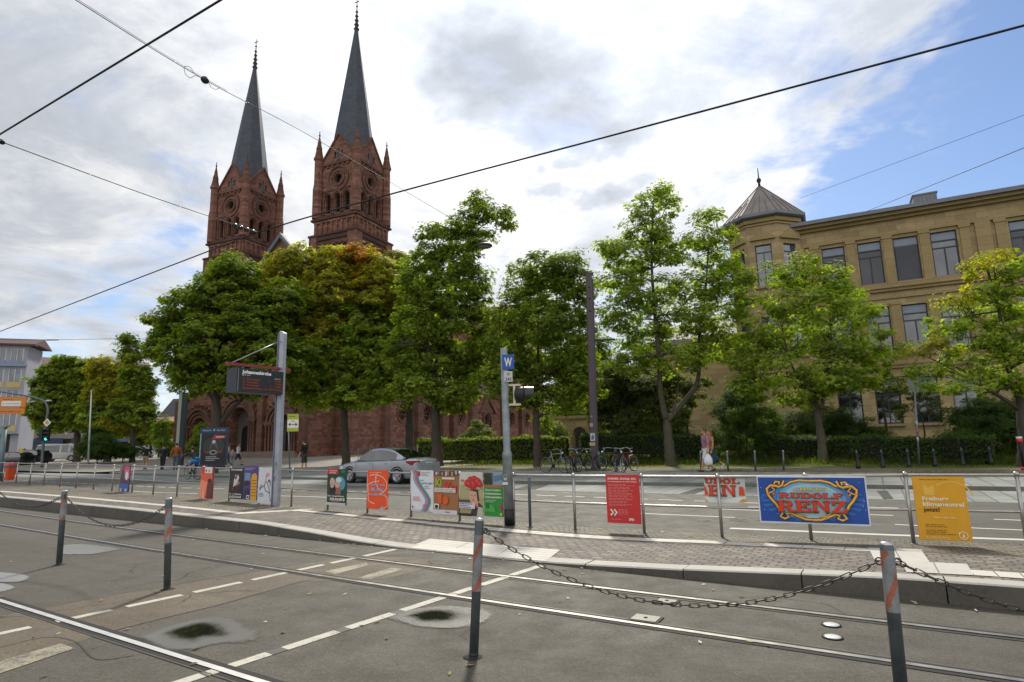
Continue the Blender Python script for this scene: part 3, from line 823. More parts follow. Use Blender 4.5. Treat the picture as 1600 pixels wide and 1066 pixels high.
def chain(a, b_, sag, label, pitch=.06, wire=.0040, first=None):
    n = 60; pts = []
    for i in range(n + 1):
        f = i / n; q = a + (b_ - a) * f; q.z -= sag * 4 * f * (1 - f); pts.append(q)
    L = [0]
    for i in range(n): L.append(L[-1] + (pts[i + 1] - pts[i]).length)
    def at(d):
        i = max(0, min(n - 1, int(np.searchsorted(L, d)) - 1)); f = (d - L[i]) / (L[i + 1] - L[i])
        return pts[i] + (pts[i + 1] - pts[i]) * f
    b = MB(); m = int(L[-1] / pitch)
    for i in range(m + 1):
        c = at(min(i * pitch + .01, L[-1] - 1e-3)); t = (at(min(i * pitch + .03, L[-1] - 1e-4)) - at(max(i * pitch - .01, 0))).normalized()
        s_ = t.cross(Z).normalized(); up = s_.cross(t)
        w = (s_ if i % 2 else up) * .8 + (up if i % 2 else s_) * .25; w.normalize()
        hl, hw = pitch * .62, pitch * .24
        loop = []
        for k_ in range(13):
            an = 2 * PI * k_ / 12; x, y = math.cos(an), math.sin(an)
            loop.append(c + t * (hl - hw) * (1 if x > .1 else -1 if x < -.1 else 0) + t * hw * x + w * hw * y)
        b.tube(loop, wire, 5, False)
    for e in (a, b_):
        b.tube([e + Vector((math.cos(q) * .021, 0, math.sin(q) * .021)) for q in np.linspace(0, 2 * PI, 11)], .005, 5, False)
    return b.build('chain', CHAINM, label=label, cat='chain', group='sagging chains between the bollards')
def att(bo, side, drop):
    p, ax, L, r, _ = bo
    return p + ax * (L - drop) + side.normalized() * (r + .014)
along = (bl[1][0] - bl[0][0]).normalized(); al2 = (bl[3][0] - bl[2][0]).normalized()
chain(att(bl[0], along, .06), att(bl[1], -along, .08), .30, 'short thin chain hanging between the two far bollards at the bright puddle')
pv_ = bl[0][0] - (bl[1][0] - bl[0][0]) * .9
chain(pv_ + Vector((0, 0, .93)), att(bl[0], -along, .06), .20, 'thin chain ending at the bollard by the bright puddle from beyond the frame')
chain(att(bl[2], al2, .075), att(bl[3], -al2, .10), .385, 'long chain sagging over the tram rails between the two nearest bollards')
nx = bl[3][0] + Vector((2.6, -.75, 0))
chain(att(bl[3], al2, .10), nx + Vector((0, 0, .9)), .40, 'chain running from the nearest bollard out of the frame past the ribbed slabs')
for q, lab in ((pv_, 'thin grey bollard standing just outside the frame beyond the far chain'), (nx, 'grey bollard just outside the frame beyond the nearest chain')):
    pass

# ---------------------------------------------------------------- the railing
POSTS = [(3.8, 757), (24.8, 758.7), (46, 760.8), (68, 762.5), (93, 764), (118, 765.8), (145.6, 767.6), (174.7, 768.9), (206, 771), (239, 775), (276, 777.3), (315, 780.3), (357.7, 783), (405, 786), (455, 791), (512, 794.4), (574, 799.4), (642.4, 805), (718.4, 811), (803.5, 817), (899, 823), (1007, 830), (1128.6, 836), (1268, 842.5), (1428, 850), (1606, 858)]
def rail_pt(px, hgt=.45):                      # point of the railing line seen at a photo x
    lo, hi = -60.0, 8.5
    for _ in range(60):
        s = (lo + hi) / 2; z = plat_z(s, 99)
        if proj(ST(s, rt(s), z + hgt))[0] < px: lo = s
        else: hi = s
    s = (lo + hi) / 2
    return ST(s, rt(s), plat_z(s, 99))
RH = .895
rg = thing('railing', 'long stainless steel railing with ball topped posts along the tram platform', 'railing', ST(-10, rt(-10), plat_z(-10, 99)))
base = [rail_pt(x, 0.0) for x, _ in POSTS]
base = [base[0] + (base[0] - base[1]) * 2, base[0] + (base[0] - base[1])] + base
for p in base:
    b = MB(); b.lathe([(.024, -.02), (.024, RH - .01)], p, 12)
    o = b.build('post', STAIN, rg)
    b = MB(); b.ball(p + Z * (RH + .012), .036, 12, 8); b.build('ball_cap', STAIN, o)
    b = MB(); b.lathe([(.045, 0), (.045, .006), (.026, .009)], p, 12); b.build('base_ring', GALV_D, o)
for nm, h, r in (('top_rail', RH, .021), ('middle_rail', .44, .017)):
    b = MB(); b.tube([p + Z * h for p in base] + [base[-1] * 2 - base[-2] + Z * h], r, 10); b.build(nm, STAIN, rg)
sp_ = rail_pt(833.5, .1) - TD * .12
p0 = thing('short_post', 'slim grey steel post standing free just inside the railing', 'post', sp_)
b = MB(); b.lathe([(.026, 0), (.026, .86), (.022, .872), (1e-4, .876)], sp_, 12); b.build('tube', GALV_D, p0)
b = MB(); b.lathe([(.05, 0), (.05, .01), (.028, .014)], sp_, 12); b.build('foot_plate', GALV_D, p0)

# ---- posters
rng = random.Random(5)
def ink(c): return pm(c, .5, 0, .05, 6, name='print')
def sheet(px0, px1, ytop, ybot, base, off=.045, edge=None, lift=0.0, thick=.01):
    A, B = rail_pt(px0), rail_pt(px1)
    xm = (px0 + px1) / 2; Mid = (A + B) / 2
    zt = D(xm, ytop, Mid.y).z; zb = D(xm, ybot, Mid.y).z
    u = B - A; u.z = 0; w = u.length; u.normalize()
    nr = Vector((u.y, -u.x, 0))
    if nr.y > 0: nr = -nr
    o = Vector((A.x, A.y, zb)) + nr * off
    return Sheet(o, u, Z, nr, w, zt - zb, base, edge=edge, thick=thick)
GP_ = 'posters hung on the platform railing'
def done(S, label, name='poster', cat='poster', parts=True):
    o = S.build(name, label=label, cat=cat, group=GP_)
    return o
Wh, Bk, Or, Rd = ink('#d8d5cd'), ink('#17171a'), ink('#e2501a'), ink('#c1201f')
# child's coat like print, pink over blue
S = sheet(189, 205, 727, 768.5, ink('#4a3550')); w, h = S.w, S.h
S.poly([(0, 0), (w * .12, h * .55), (w * .3, h), (0, h)], ink('#77716a')); S.oval(w * .66, h * .86, w * .3, h * .13, ink('#c8406a'))
S.poly([(w * .5, h * .5), (w * .95, h * .5), (w * .9, h * .86), (w * .45, h * .8)], ink('#d06d92')); S.oval(w * .7, h * .6, w * .14, h * .16, Wh)
S.rect(w * .1, h * .05, w * .95, h * .3, ink('#2f5fa8')); S.rect(w * .12, h * .02, w * .3, h * .12, ink('#c7b3b3')); S.rect(w * .6, h * .02, w * .8, h * .12, ink('#c7b3b3'))
done(S, 'narrow poster printed pink above blue, hanging alone at the far end')
# orange red with a figure
S = sheet(315.5, 336, 729.5, 779, ink('#d65b3c')); w, h = S.w, S.h
S.rect(0, h * .78, w, h, ink('#c23a2b')); S.rect(w * .3, h * .8, w * .85, h * .99, Wh); S.text('M', w * .36, h * .84, h * .11, Bk, .03); S.text('lo', w * .6, h * .84, h * .11, Bk, .02)
S.poly([(0, 0), (w * .4, 0), (w * .55, h * .5), (w * .1, h * .6), (0, h * .45)], ink('#e98a6a')); S.poly([(w * .5, 0), (w * .95, 0), (w * .9, h * .5), (w * .68, h * .58), (w * .55, h * .4)], ink('#6b2a26'))
S.oval(w * .72, h * .56, w * .14, h * .07, ink('#2c2424')); S.rect(w * .93, 0, w, h, ink('#3b3336')); S.poly([(w * .2, 0), (w * .36, 0), (w * .3, h * .35)], ink('#f0b59a'))
done(S, 'orange and red poster with a white square at its top')
# black concert poster
S = sheet(360.5, 382, 731, 779.5, ink('#1b191b')); w, h = S.w, S.h
S.text('THE SUMMER', w * .5, h * .91, h * .075, Wh, .03, fit=w * .86, center=True)
S.oval(w * .5, h * .5, w * .42, h * .3, ink('#351d1c')); S.poly([(w * .3, h * .38), (w * .52, h * .45), (w * .72, h * .68), (w * .62, h * .8), (w * .5, h * .62), (w * .36, h * .66)], ink('#c9c3bd')); S.oval(w * .46, h * .74, w * .07, h * .05, ink('#9a8578'))
S.poly([(w * .55, h * .4), (w * .8, h * .52), (w * .62, h * .6)], ink('#8b8480')); S.oval(w * .3, h * .3, w * .09, h * .05, ink('#742a25'))
S.text('SO. 3. FREIBURG', w * .5, h * .135, h * .06, Wh, .03, fit=w * .88, center=True); S.text('JAZZHAUS', w * .5, h * .04, h * .085, Wh, .04, fit=w * .88, center=True)
done(S, 'black poster with white capitals, beside the purple one')
S = sheet(382.5, 404.5, 728.5, 781, ink('#4b3c78')); w, h = S.w, S.h
S.lines(w * .06, h * .93, w * .85, 2, h * .045, h * .02, ink('#a08fc0'), rng); S.rect(w * .08, h * .55, w * .5, h * .8, ink('#6f8ab0')); S.poly([(w * .05, h * .4), (w * .45, h * .44), (w * .4, h * .58), (w * .1, h * .56)], ink('#20202a'))
S.poly([(w * .55, 0), (w * .97, 0), (w * .97, h * .72), (w * .84, h * .8), (w * .62, h * .76), (w * .55, h * .6)], ink('#d59a25'))
for i in range(6): S.rect(w * .6, h * (.12 + i * .09), w * .93, h * (.14 + i * .09), ink('#8f5f20'))
S.rect(w * .1, h * .1, w * .4, h * .33, ink('#2f2a55')); S.rect(w * .3, h * .02, w * .5, h * .14, Wh); S.rect(w * .34, h * .05, w * .46, h * .11, Bk)
done(S, 'purple poster with a yellow panel down one side')
S = sheet(406, 429, 731, 786.5, ink('#cfd2d8')); w, h = S.w, S.h
pn = ink('#5b616e')
S.oval(w * .62, h * .8, w * .13, h * .06, ink('#d98f94'))
for ln in ([(.55, .8), (.5, .62), (.62, .56), (.72, .66)], [(.5, .62), (.42, .5), (.18, .42), (.1, .34)], [(.62, .56), (.74, .42), (.8, .3)], [(.42, .5), (.5, .36), (.78, .3), (.86, .1)], [(.3, .46), (.22, .52), (.1, .4)], [(.86, .1), (.95, .05)], [(.74, .66), (.84, .58), (.8, .48)]):
    S.stroke([(a * w, c * h) for a, c in ln], w * .035, pn)
S.oval(w * .74, h * .64, w * .07, h * .035, pn); S.lines(w * .06, h * .27, w * .5, 3, h * .04, h * .018, ink('#6f86b8'), rng)
done(S, 'pale poster with a grey line drawing of a climbing figure')
# green comedy poster
S = sheet(513.5, 544, 733, 789, ink('#143d33')); w, h = S.w, S.h
S.rect(0, h * .86, w * .55, h, Rd); S.text('Stefanie', w * .1, h * .94, h * .045, Wh, .02, fit=w * .4); S.text('Kober', w * .12, h * .88, h * .05, Wh, .02, fit=w * .34); S.oval(w * .82, h * .93, w * .1, h * .035, ink('#2f7a45'))
S.oval(w * .66, h * .6, w * .28, h * .2, ink('#4f93a8')); skin = ink('#cfa08c')
S.poly([(w * .14, h * .3), (w * .42, h * .3), (w * .44, h * .52), (w * .16, h * .52)], ink('#2a2220')); S.oval(w * .28, h * .63, w * .13, h * .13, skin); S.oval(w * .28, h * .5, w * .09, h * .05, skin)
S.poly([(w * .44, h * .3), (w * .74, h * .3), (w * .7, h * .5), (w * .5, h * .5)], ink('#8c5f50')); S.oval(w * .56, h * .58, w * .12, h * .1, skin); S.oval(w * .62, h * .7, w * .15, h * .07, ink('#b8d4dc'))
for cx in (.25, .31, .53, .59): S.oval(w * cx, h * .615, w * .014, h * .008, Bk)
for cx in (.28, .56): S.oval(w * cx, h * .56, w * .035, h * .009, ink('#8c3030'))
S.poly([(w * .18, h * .42), (w * .28, h * .455), (w * .38, h * .42), (w * .38, h * .5), (w * .28, h * .465), (w * .18, h * .5)], Bk)
S.text('Der eingebildete', w * .08, h * .235, h * .055, Wh, .02, fit=w * .84); S.text('KRANKE', w * .2, h * .13, h * .1, Wh, .04, fit=w * .76); S.lines(w * .3, h * .1, w * .6, 1, h * .04, h * .015, ink('#d58a86'), rng); S.rect(0, 0, w, h * .07, ink('#b9bdb8'))
done(S, 'dark green theatre poster with two faces and a red corner')
# orange poster with white loops
S = sheet(576.5, 608.5, 734.5, 795.5, Or); w, h = S.w, S.h
S.lines(w * .1, h * .93, w * .7, 1, h * .03, h * .016, ink('#f5a888'), rng); wl = ink('#f3d8c8')
for cx, cy, rx, ry, a0, a1 in ((.35, .62, .6, .26, -1.2, 2.2), (.6, .42, .75, .3, 1.6, 4.4), (.5, .2, .55, .2, -1.5, 1.4), (.9, .75, .5, .3, 2.5, 4.6)):
    S.stroke([(w * (cx + rx * math.cos(a)), h * (cy + ry * math.sin(a))) for a in np.linspace(a0, a1, 18) if 0.01 < cx + rx * math.cos(a) < .99 and .01 < cy + ry * math.sin(a) < .99], w * .02, wl)
S.text('99', w * .38, h * .77, h * .075, Wh, .03); gx = ink('#9aa0b4')
S.text('Rund um', w * .14, h * .6, h * .085, gx, .04, fit=w * .74); S.text('BLAU', w * .2, h * .46, h * .12, gx, .05, fit=w * .58); S.text('weißbunt', w * .04, h * .35, h * .085, gx, .04, fit=w * .9)
S.poly([(w * .55, 0), (w * .9, 0), (w * .82, h * .05), (w * .76, h * .09), (w * .68, h * .04)], ink('#a9afc4'))
done(S, 'bright orange poster with white loops beside the silver car')
# white poster with the rainbow ribbon, next the brown one
S = sheet(645, 679.5, 735, 798.5, ink('#d5d8dc')); w, h = S.w, S.h
for i, c_ in enumerate(('#3f8fd0', '#7fb7dc', '#c43a2a', '#d98a2c', '#6a4fa0', '#3f6fc0', '#4fae5a')):
    d_ = i * .038 * w
    S.stroke([(w * (.13 + .0) + d_ + x * w, h * y) for x, y in ((-.1 + .0, 1.0), (-.02, .9), (-.03, .8), (.06, .68), (.22, .55), (.4, .42), (.52, .3), (.52, .2), (.44, .1), (.34, .0))], w * .04, ink(c_))
S.rect(w * .3, h * .86, w * .42, h * .98, Rd); S.lines(w * .48, h * .94, w * .4, 3, h * .035, h * .016, ink('#7a9a7a'), rng)
S.text('mehr', w * .44, h * .74, h * .055, ink('#5878b0'), .02); S.text('wirkung?!', w * .46, h * .665, h * .07, ink('#5878b0'), .02, fit=w * .52); S.lines(w * .62, h * .6, w * .3, 2, h * .045, h * .018, ink('#7a86b0'), rng)
S.lines(w * .1, h * .33, w * .42, 3, h * .04, h * .02, ink('#d07f78'), rng); S.text('8/10', w * .55, h * .13, h * .06, Or, .03); S.rect(w * .06, h * .07, w * .12, h * .12, Rd); S.rect(w * .04, h * .02, w * .9, h * .03, ink('#8a93b8'))
done(S, 'white poster with a many coloured curving ribbon')
S = sheet(680, 718, 735.5, 803, ink('#9c6a40')); w, h = S.w, S.h
S.rect(0, h * .88, w, h, ink('#5b4a44'))
for i in range(12): S.rect(w * i / 12, h * (.88 + .02 * (i % 3)), w * (i + .8) / 12, h * (.96 + .012 * (i % 4)), ink(('#7a3a38', '#b9bcc8', '#d07a30', '#3c4a70', '#a9a05a')[i % 5]))
S.text('Ki', w * .1, h * .64, h * .24, ink('#8fae3a'), .05); S.text('Ku', w * .46, h * .52, h * .3, ink('#c5322a'), .06, fit=w * .5); S.rect(w * .06, h * .5, w * .92, h * .6, ink('#d6cfc6'))
S.text('Freiburger Kulturzeit', w * .09, h * .56, h * .035, ink('#3a3a48'), .01, fit=w * .8); S.text('17.09. bis 19.10.2022', w * .09, h * .515, h * .035, ink('#3a3a48'), .01, fit=w * .74); S.rect(w * .38, h * .8, w * .9, h * .85, ink('#d6cfc6'))
S.poly([(w * .2, h * .26), (w * .36, h * .24), (w * .38, h * .46), (w * .18, h * .46)], ink('#cf5a26')); S.oval(w * .52, h * .32, w * .12, h * .1, ink('#d1591f')); S.rect(w * .06, h * .12, w * .26, h * .23, Wh); S.oval(w * .16, h * .165, w * .07, h * .04, Bk)
S.rect(0, 0, w, h * .1, ink('#cfccd2')); S.rect(w * .52, h * .04, w * .7, h * .06, ink('#2f4a9a'))
done(S, 'brown cardboard coloured poster with green and red letters')
# portrait with the pompom hat, next the green one
S = sheet(721, 757, 737.5, 806, ink('#a79a68')); w, h = S.w, S.h
S.rect(0, h * .55, w, h, ink('#c3bca0')); S.poly([(0, h * .3), (w, h * .42), (w, h * .75), (0, h * .7)], ink('#aba273')); S.rect(0, h * .8, w, h, ink('#c9c4b6'))
for i in range(3): S.oval(w * (.07 + i * .05), h * .8, w * .014, h * .035, ink('#a33a3a'))
S.poly([(w * .45, 0), (w, 0), (w, h * .22), (w * .86, h * .3), (w * .58, h * .27)], ink('#39393a')); S.poly([(w * .74, 0), (w, 0), (w, h * .2), (w * .8, h * .22)], ink('#b9b3a4')); S.poly([(w * .6, h * .2), (w * .8, h * .2), (w * .8, h * .38), (w * .58, h * .38)], ink('#c69a82')); S.oval(w * .62, h * .45, w * .19, h * .18, skin)
S.poly([(w * .45, h * .6), (w * .8, h * .6), (w * .84, h * .36), (w * .78, h * .34), (w * .74, h * .55), (w * .5, h * .58)], ink('#3c2a22'))
for cx in (.54, .68): S.oval(w * cx, h * .475, w * .03, h * .01, ink('#2c211c'))
S.stroke([(w * .61, h * .47), (w * .6, h * .42), (w * .63, h * .41)], w * .015, ink('#a8745f')); S.oval(w * .61, h * .365, w * .05, h * .011, ink('#b0453f'))
S.oval(w * .62, h * .66, w * .4, h * .045, ink('#c9b9a2')); pom = ink('#b3262a')
for cx, cy, rr in ((.34, .74, .12), (.5, .79, .15), (.66, .81, .15), (.8, .77, .15), (.92, .72, .1), (.62, .72, .17), (.46, .72, .12)):
    S.oval(w * cx, h * cy, w * rr, w * rr * 1.05, pom); S.oval(w * (cx - .03), h * cy + w * .03, w * rr * .5, w * rr * .45, ink('#cf4a42'))
S.rect(w * .02, h * .31, w * .46, h * .37, ink('#4c4c46')); S.rect(w * .02, h * .17, w * .7, h * .3, ink('#cfccd0')); S.lines(w * .05, h * .265, w * .6, 3, h * .04, h * .02, ink('#4a4c70'), rng); S.rect(0, 0, w * .55, h * .06, ink('#2c2a2a')); S.rect(w * .7, h * .2, w * .78, h * .25, Rd)
done(S, 'poster with a portrait wearing a big red pompom hat')
S = sheet(758.5, 788.5, 738.5, 807, ink('#2c8a34')); w, h = S.w, S.h
S.rect(0, h * .68, w, h, ink('#3c4a3a')); S.rect(w * .48, h * .72, w, h, ink('#8296a8')); S.poly([(w * .5, h * .78), (w * .98, h * .84), (w * .98, h * .96), (w * .5, h * .92)], ink('#5d7690')); S.rect(0, h * .66, w, h * .72, ink('#a5683a')); S.poly([(0, h * .72), (w * .45, h * .74), (w * .3, h * .98), (w * .05, h * .96)], ink('#273322'))
for i, t_ in enumerate(('Neues in Freiburg', 'Dokumentations-', 'Nationalsozialism')): S.text(t_, w * .08, h * (.58 - i * .08), h * .065, Wh, .03, fit=w * (.8 + .04 * i))
S.lines(w * .1, h * .36, w * .7, 2, h * .035, h * .015, ink('#9ccf9c'), rng); S.oval(w * .3, h * .1, w * .32, h * .18, ink('#46a04a'), a0=0, a1=PI); S.rect(w * .12, h * .18, w * .3, h * .3, ink('#1c6a28')); S.oval(w * .92, h * .22, w * .08, h * .07, ink('#b0285a')); S.oval(w * .9, h * .06, w * .06, h * .035, ink('#c9c23a'))
done(S, 'green poster partly behind the grey signal pole')
# red programme
S = sheet(949.5, 1002, 741.5, 817.5, ink('#bf2a27')); w, h = S.w, S.h
S.text('SOMMER. SONNE. SPD.', w * .06, h * .895, h * .058, Wh, .03, fit=w * .86); S.text('Sommerprogramm der SPD Freiburg', w * .06, h * .845, h * .035, Wh, .02, fit=w * .86)
for i in range(8): S.lines(w * .07, h * (.79 - i * .058), w * .82, 2, h * .024, h * .009, ink('#d98782'), rng)
for dx in (0, .11): S.stroke([(w * (.12 + dx), h * .28), (w * (.2 + dx), h * .22), (w * (.12 + dx), h * .16)], w * .05, Wh)
S.lines(w * .36, h * .275, w * .36, 4, h * .03, h * .01, ink('#d98782'), rng); S.text('SPD', w * .66, h * .065, h * .065, Wh, .05); S.lines(w * .1, h * .075, w * .4, 1, h * .03, h * .01, ink('#d98782'), rng)
done(S, 'plain red poster closely set with white text')

# ---- slab serif letters for the circus banners
def letter(ch):
    o = []
    rc = lambda x0, y0, x1, y1: o.append([(x0, y0), (x1, y0), (x1, y1), (x0, y1)])
    def ring(cx, cy, rx, ry, ix, iy, a0, a1, n=12):
        for i in range(n):
            a, b2 = a0 + (a1 - a0) * i / n, a0 + (a1 - a0) * (i + 1) / n
            o.append([(cx + ix * math.cos(a), cy + iy * math.sin(a)), (cx + rx * math.cos(a), cy + ry * math.sin(a)), (cx + rx * math.cos(b2), cy + ry * math.sin(b2)), (cx + ix * math.cos(b2), cy + iy * math.sin(b2))])
    def stem(x0, x1, lo=True, hi=True, e=.09):
        rc(x0, .0, x1, 1)
        if lo: rc(x0 - e, 0, x0, .13); rc(x1, 0, x1 + e, .13)
        if hi: rc(x0 - e, .87, x0, 1); rc(x1, .87, x1 + e, 1)
    if ch in 'RE FLDUN'.replace(' ', ''):
        if ch != 'U' and ch != 'N': stem(.1, .36)
    if ch == 'R':
        rc(.36, .86, .62, 1); rc(.36, .42, .62, .56); ring(.62, .71, .33, .29, .1, .15, -PI / 2, PI / 2); o.append([(.5, .44), (.74, .44), (1.0, .13), (.74, .13)]); rc(.7, 0, 1.12, .13); return o, 1.1
    if ch == 'E':
        rc(.45, .86, .92, 1); rc(.78, .68, .92, .87); rc(.36, .44, .7, .57); rc(.6, .36, .7, .66); rc(.45, 0, .96, .14); rc(.82, .13, .96, .34); return o, 1.0
    if ch == 'F':
        rc(.45, .86, .92, 1); rc(.78, .66, .92, .87); rc(.36, .42, .7, .55); rc(.6, .34, .7, .64); return o, .95
    if ch == 'L':
        rc(.45, 0, .92, .14); rc(.78, .13, .92, .36); return o, .95
    if ch == 'D':
        rc(.36, .86, .55, 1); rc(.36, 0, .55, .14); ring(.55, .5, .45, .5, .19, .36, -PI / 2, PI / 2); return o, 1.04
    if ch == 'U':
        stem(.1, .34, False); stem(.72, .88, False); o.pop(-3) if False else None
        o.clear(); rc(.1, .32, .36, 1); rc(.01, .87, .46, 1); rc(.72, .32, .9, 1); rc(.62, .87, 1.0, 1); ring(.5, .32, .4, .32, .16, .2, PI, 2 * PI); return o, 1.02
    if ch == 'N':
        rc(.1, 0, .28, 1); rc(0, 0, .38, .12); rc(0, .88, .4, 1); rc(.86, 0, 1.04, 1); rc(.74, .88, 1.14, 1); o.append([(.2, 1), (.46, 1), (1.04, .0), (.84, .0)]); return o, 1.16
    if ch == 'Z':
        rc(.08, .86, .92, 1); rc(.08, .66, .22, .87); rc(.04, 0, .94, .14); rc(.8, .13, .94, .36); o.append([(.06, .14), (.36, .14), (.92, .86), (.62, .86)]); return o, 1.0
    if ch == 'O':
        ring(.5, .5, .48, .52, .2, .38, 0, 2 * PI, 22); return o, 1.02
    if ch == 'C':
        ring(.5, .5, .46, .52, .2, .38, .7, 2 * PI - .7, 18); rc(.72, .66, .88, .95); return o, .98
    if ch == 'I':
        stem(.14, .4); return o, .54
    if ch == 'S':
        ring(.46, .72, .36, .28, .14, .15, .4, PI * 1.5, 10); ring(.46, .28, .38, .28, .16, .15, -PI + .4, PI / 2, 10); return o, .9
    return o, .4
def slab(S, txt, x, y, hgt, width, m, grow=0.0):
    L = [letter(c) for c in txt]; tot = sum(w for _, w in L) + .06 * (len(L) - 1); k = width / tot
    S.lay(); S.b.mat(m); xx = x
    for polys, w in L:
        for p in polys:
            cx = sum(a for a, _ in p) / len(p); cy = sum(c for _, c in p) / len(p)
            S.b.poly([S.P(xx + (a + (grow if a > cx else -grow)) * k, y + (c + (grow if c > cy else -grow)) * hgt) for a, c in p])
        xx += (w + .06) * k
GOLD, GOLDD, GOLDL = ink('#d9951f'), ink('#3a2410'), ink('#f2cf6a')
def scroll(S, pts, w):
    S.stroke(pts, w * 1.6, GOLDD); S.stroke(pts, w, GOLD); S.stroke([(a, b2 + w * .18) for a, b2 in pts], w * .3, GOLDL)
def arc(cx, cy, rx, ry, a0, a1, n=14): return [(cx + rx * math.cos(a), cy + ry * math.sin(a)) for a in np.linspace(a0, a1, n)]
# the small cut-off banner behind the rail
S = sheet(1101.5, 1166, 745, 786, ink('#b9c6c4'), off=-.06); w, h = S.w, S.h
S.poly([(0, 0), (w, 0), (w, h * .25), (w * .5, h * .12), (0, h * .2)], ink('#d3d8d6')); S.rect(0, h * .94, w, h, ink('#6a8f8a')); S.rect(w * .2, h * .95, w * .7, h, ink('#8f9a4a'))
slab(S, 'UDOL', w * .02, h * .72, h * .2, w * .86, ink('#5a3418'), .05); slab(S, 'UDOL', w * .02, h * .73, h * .2, w * .86, ink('#cf431f'))
slab(S, 'ENZ', w * .12, h * .24, h * .42, w * .98, ink('#4a3a1a'), .04) if False else None
S.poly([(0, h * .26), (w * .05, h * .26), (w * .09, h * .32), (w * .03, h * .62), (0, h * .66)], ink('#cf431f'))
slab(S, 'EN', w * .1, h * .24, h * .42, w * .68, ink('#5a3418'), .035); slab(S, 'EN', w * .1, h * .25, h * .42, w * .68, ink('#cf431f'))
S.poly([(w * .84, h * .28), (w * .98, h * .28), (w * .98, h * .4), (w * .95, h * .62), (w * .86, h * .62)], ink('#cf431f')); S.poly([(w * .82, h * .02), (w, h * .06), (w, h * .16), (w * .9, h * .14)], GOLD); S.poly([(0, h * .02), (w * .08, h * .02), (w * .03, h * .1), (0, h * .12)], GOLD)
done(S, 'small cropped banner with broken red letters behind a railing post', 'banner', 'banner')
# the big blue banner
S = sheet(1186.5, 1357.5, 743.5, 818.2, ink('#174f9e'), off=.06, edge=ink('#cfd3d8'), thick=.02); w, h = S.w, S.h
mg = .022 * h
S.rect(mg, mg, w - mg, h - mg, ink('#1c4f9c')) if False else None
S.b.mat(ink('#cfd3d8')); S.rect(0, 0, w, h, ink('#cfd3d8')); S.rect(w * .012, h * .03, w * .988, h * .97, ink('#17489a'))
for i in range(26):
    a0 = 2 * PI * i / 26; a1 = a0 + PI / 26
    S.poly([(w * .5, h * .5), (w * .5 + w * .47 * math.cos(a0), h * .5 + h * .46 * math.sin(a0)), (w * .5 + w * .47 * math.cos(a1), h * .5 + h * .46 * math.sin(a1))], ink('#2a66b4'), lay=(i == 0))
for k_, c_ in enumerate(('#3f86c8', '#6aa9d6', '#9cc6dc')):
    S.oval(w * .5, h * .5, w * (.36 - .045 * k_), h * (.44 - .05 * k_), ink(c_))
for i in range(30): S.oval(w * rng.uniform(.02, .98), h * rng.uniform(.05, .95), h * .008, h * .008, ink('#b9d2ea'), 6, lay=(i == 0))
S.rect(w * .3, h * .15, w * .7, h * .3, ink('#b9d2d8')); S.oval(w * .5, h * .3, w * .3, h * .18, ink('#b4d0da'))
g_ = h * .042
for sx in (-1, 1):
    X = lambda pts: [(w * .5 + sx * (a - .5) * w, b2 * h) for a, b2 in pts]
    scroll(S, X([(.5, .9), (.6, .91), (.68, .87), (.73, .80), (.78, .78)]), g_)
    scroll(S, X([(.74, .9), (.76, .80), (.80, .76), (.84, .81), (.82, .88), (.78, .87), (.79, .82)]), g_)
    scroll(S, X([(.80, .78), (.87, .80), (.91, .72), (.90, .6), (.87, .5), (.83, .40), (.80, .28), (.77, .22)]), g_ * 1.15)
    scroll(S, X([(.90, .62), (.86, .66), (.84, .60)]), g_ * .7); scroll(S, X([(.86, .76), (.83, .70), (.86, .66)]), g_ * .6)
    scroll(S, X([(.77, .24), (.80, .14), (.76, .1), (.72, .14), (.74, .2), (.70, .22), (.64, .16), (.57, .1), (.5, .09)]), g_)
    scroll(S, X([(.66, .24), (.62, .17), (.56, .16)]), g_ * .6)
slab(S, 'CIRCUS', w * .345, h * .70, h * .068, w * .31, ink('#5d6a2a'), .05); slab(S, 'CIRCUS', w * .345, h * .705, h * .065, w * .31, ink('#d3c24a'))
slab(S, 'RUDOLF', w * .205, h * .535, h * .115, w * .585, ink('#26401c'), .05); slab(S, 'RUDOLF', w * .205, h * .545, h * .115, w * .585, ink('#d1381c'))
for x in (.165, .83): S.oval(w * x, h * .6, h * .022, h * .03, ink('#d1381c'))
slab(S, 'RENZ', w * .185, h * .245, h * .24, w * .63, ink('#4a4a1a'), .045); slab(S, 'RENZ', w * .185, h * .26, h * .24, w * .63, ink('#d1301a'))
S.poly([(w * .83, h * .8), (w * .836, h * .83), (w * .86, h * .84), (w * .836, h * .85), (w * .83, h * .88), (w * .824, h * .85), (w * .8, h * .84), (w * .824, h * .83)], Wh)
done(S, 'wide blue banner with red and gold lettering in an ornate gold frame', 'banner', 'banner')
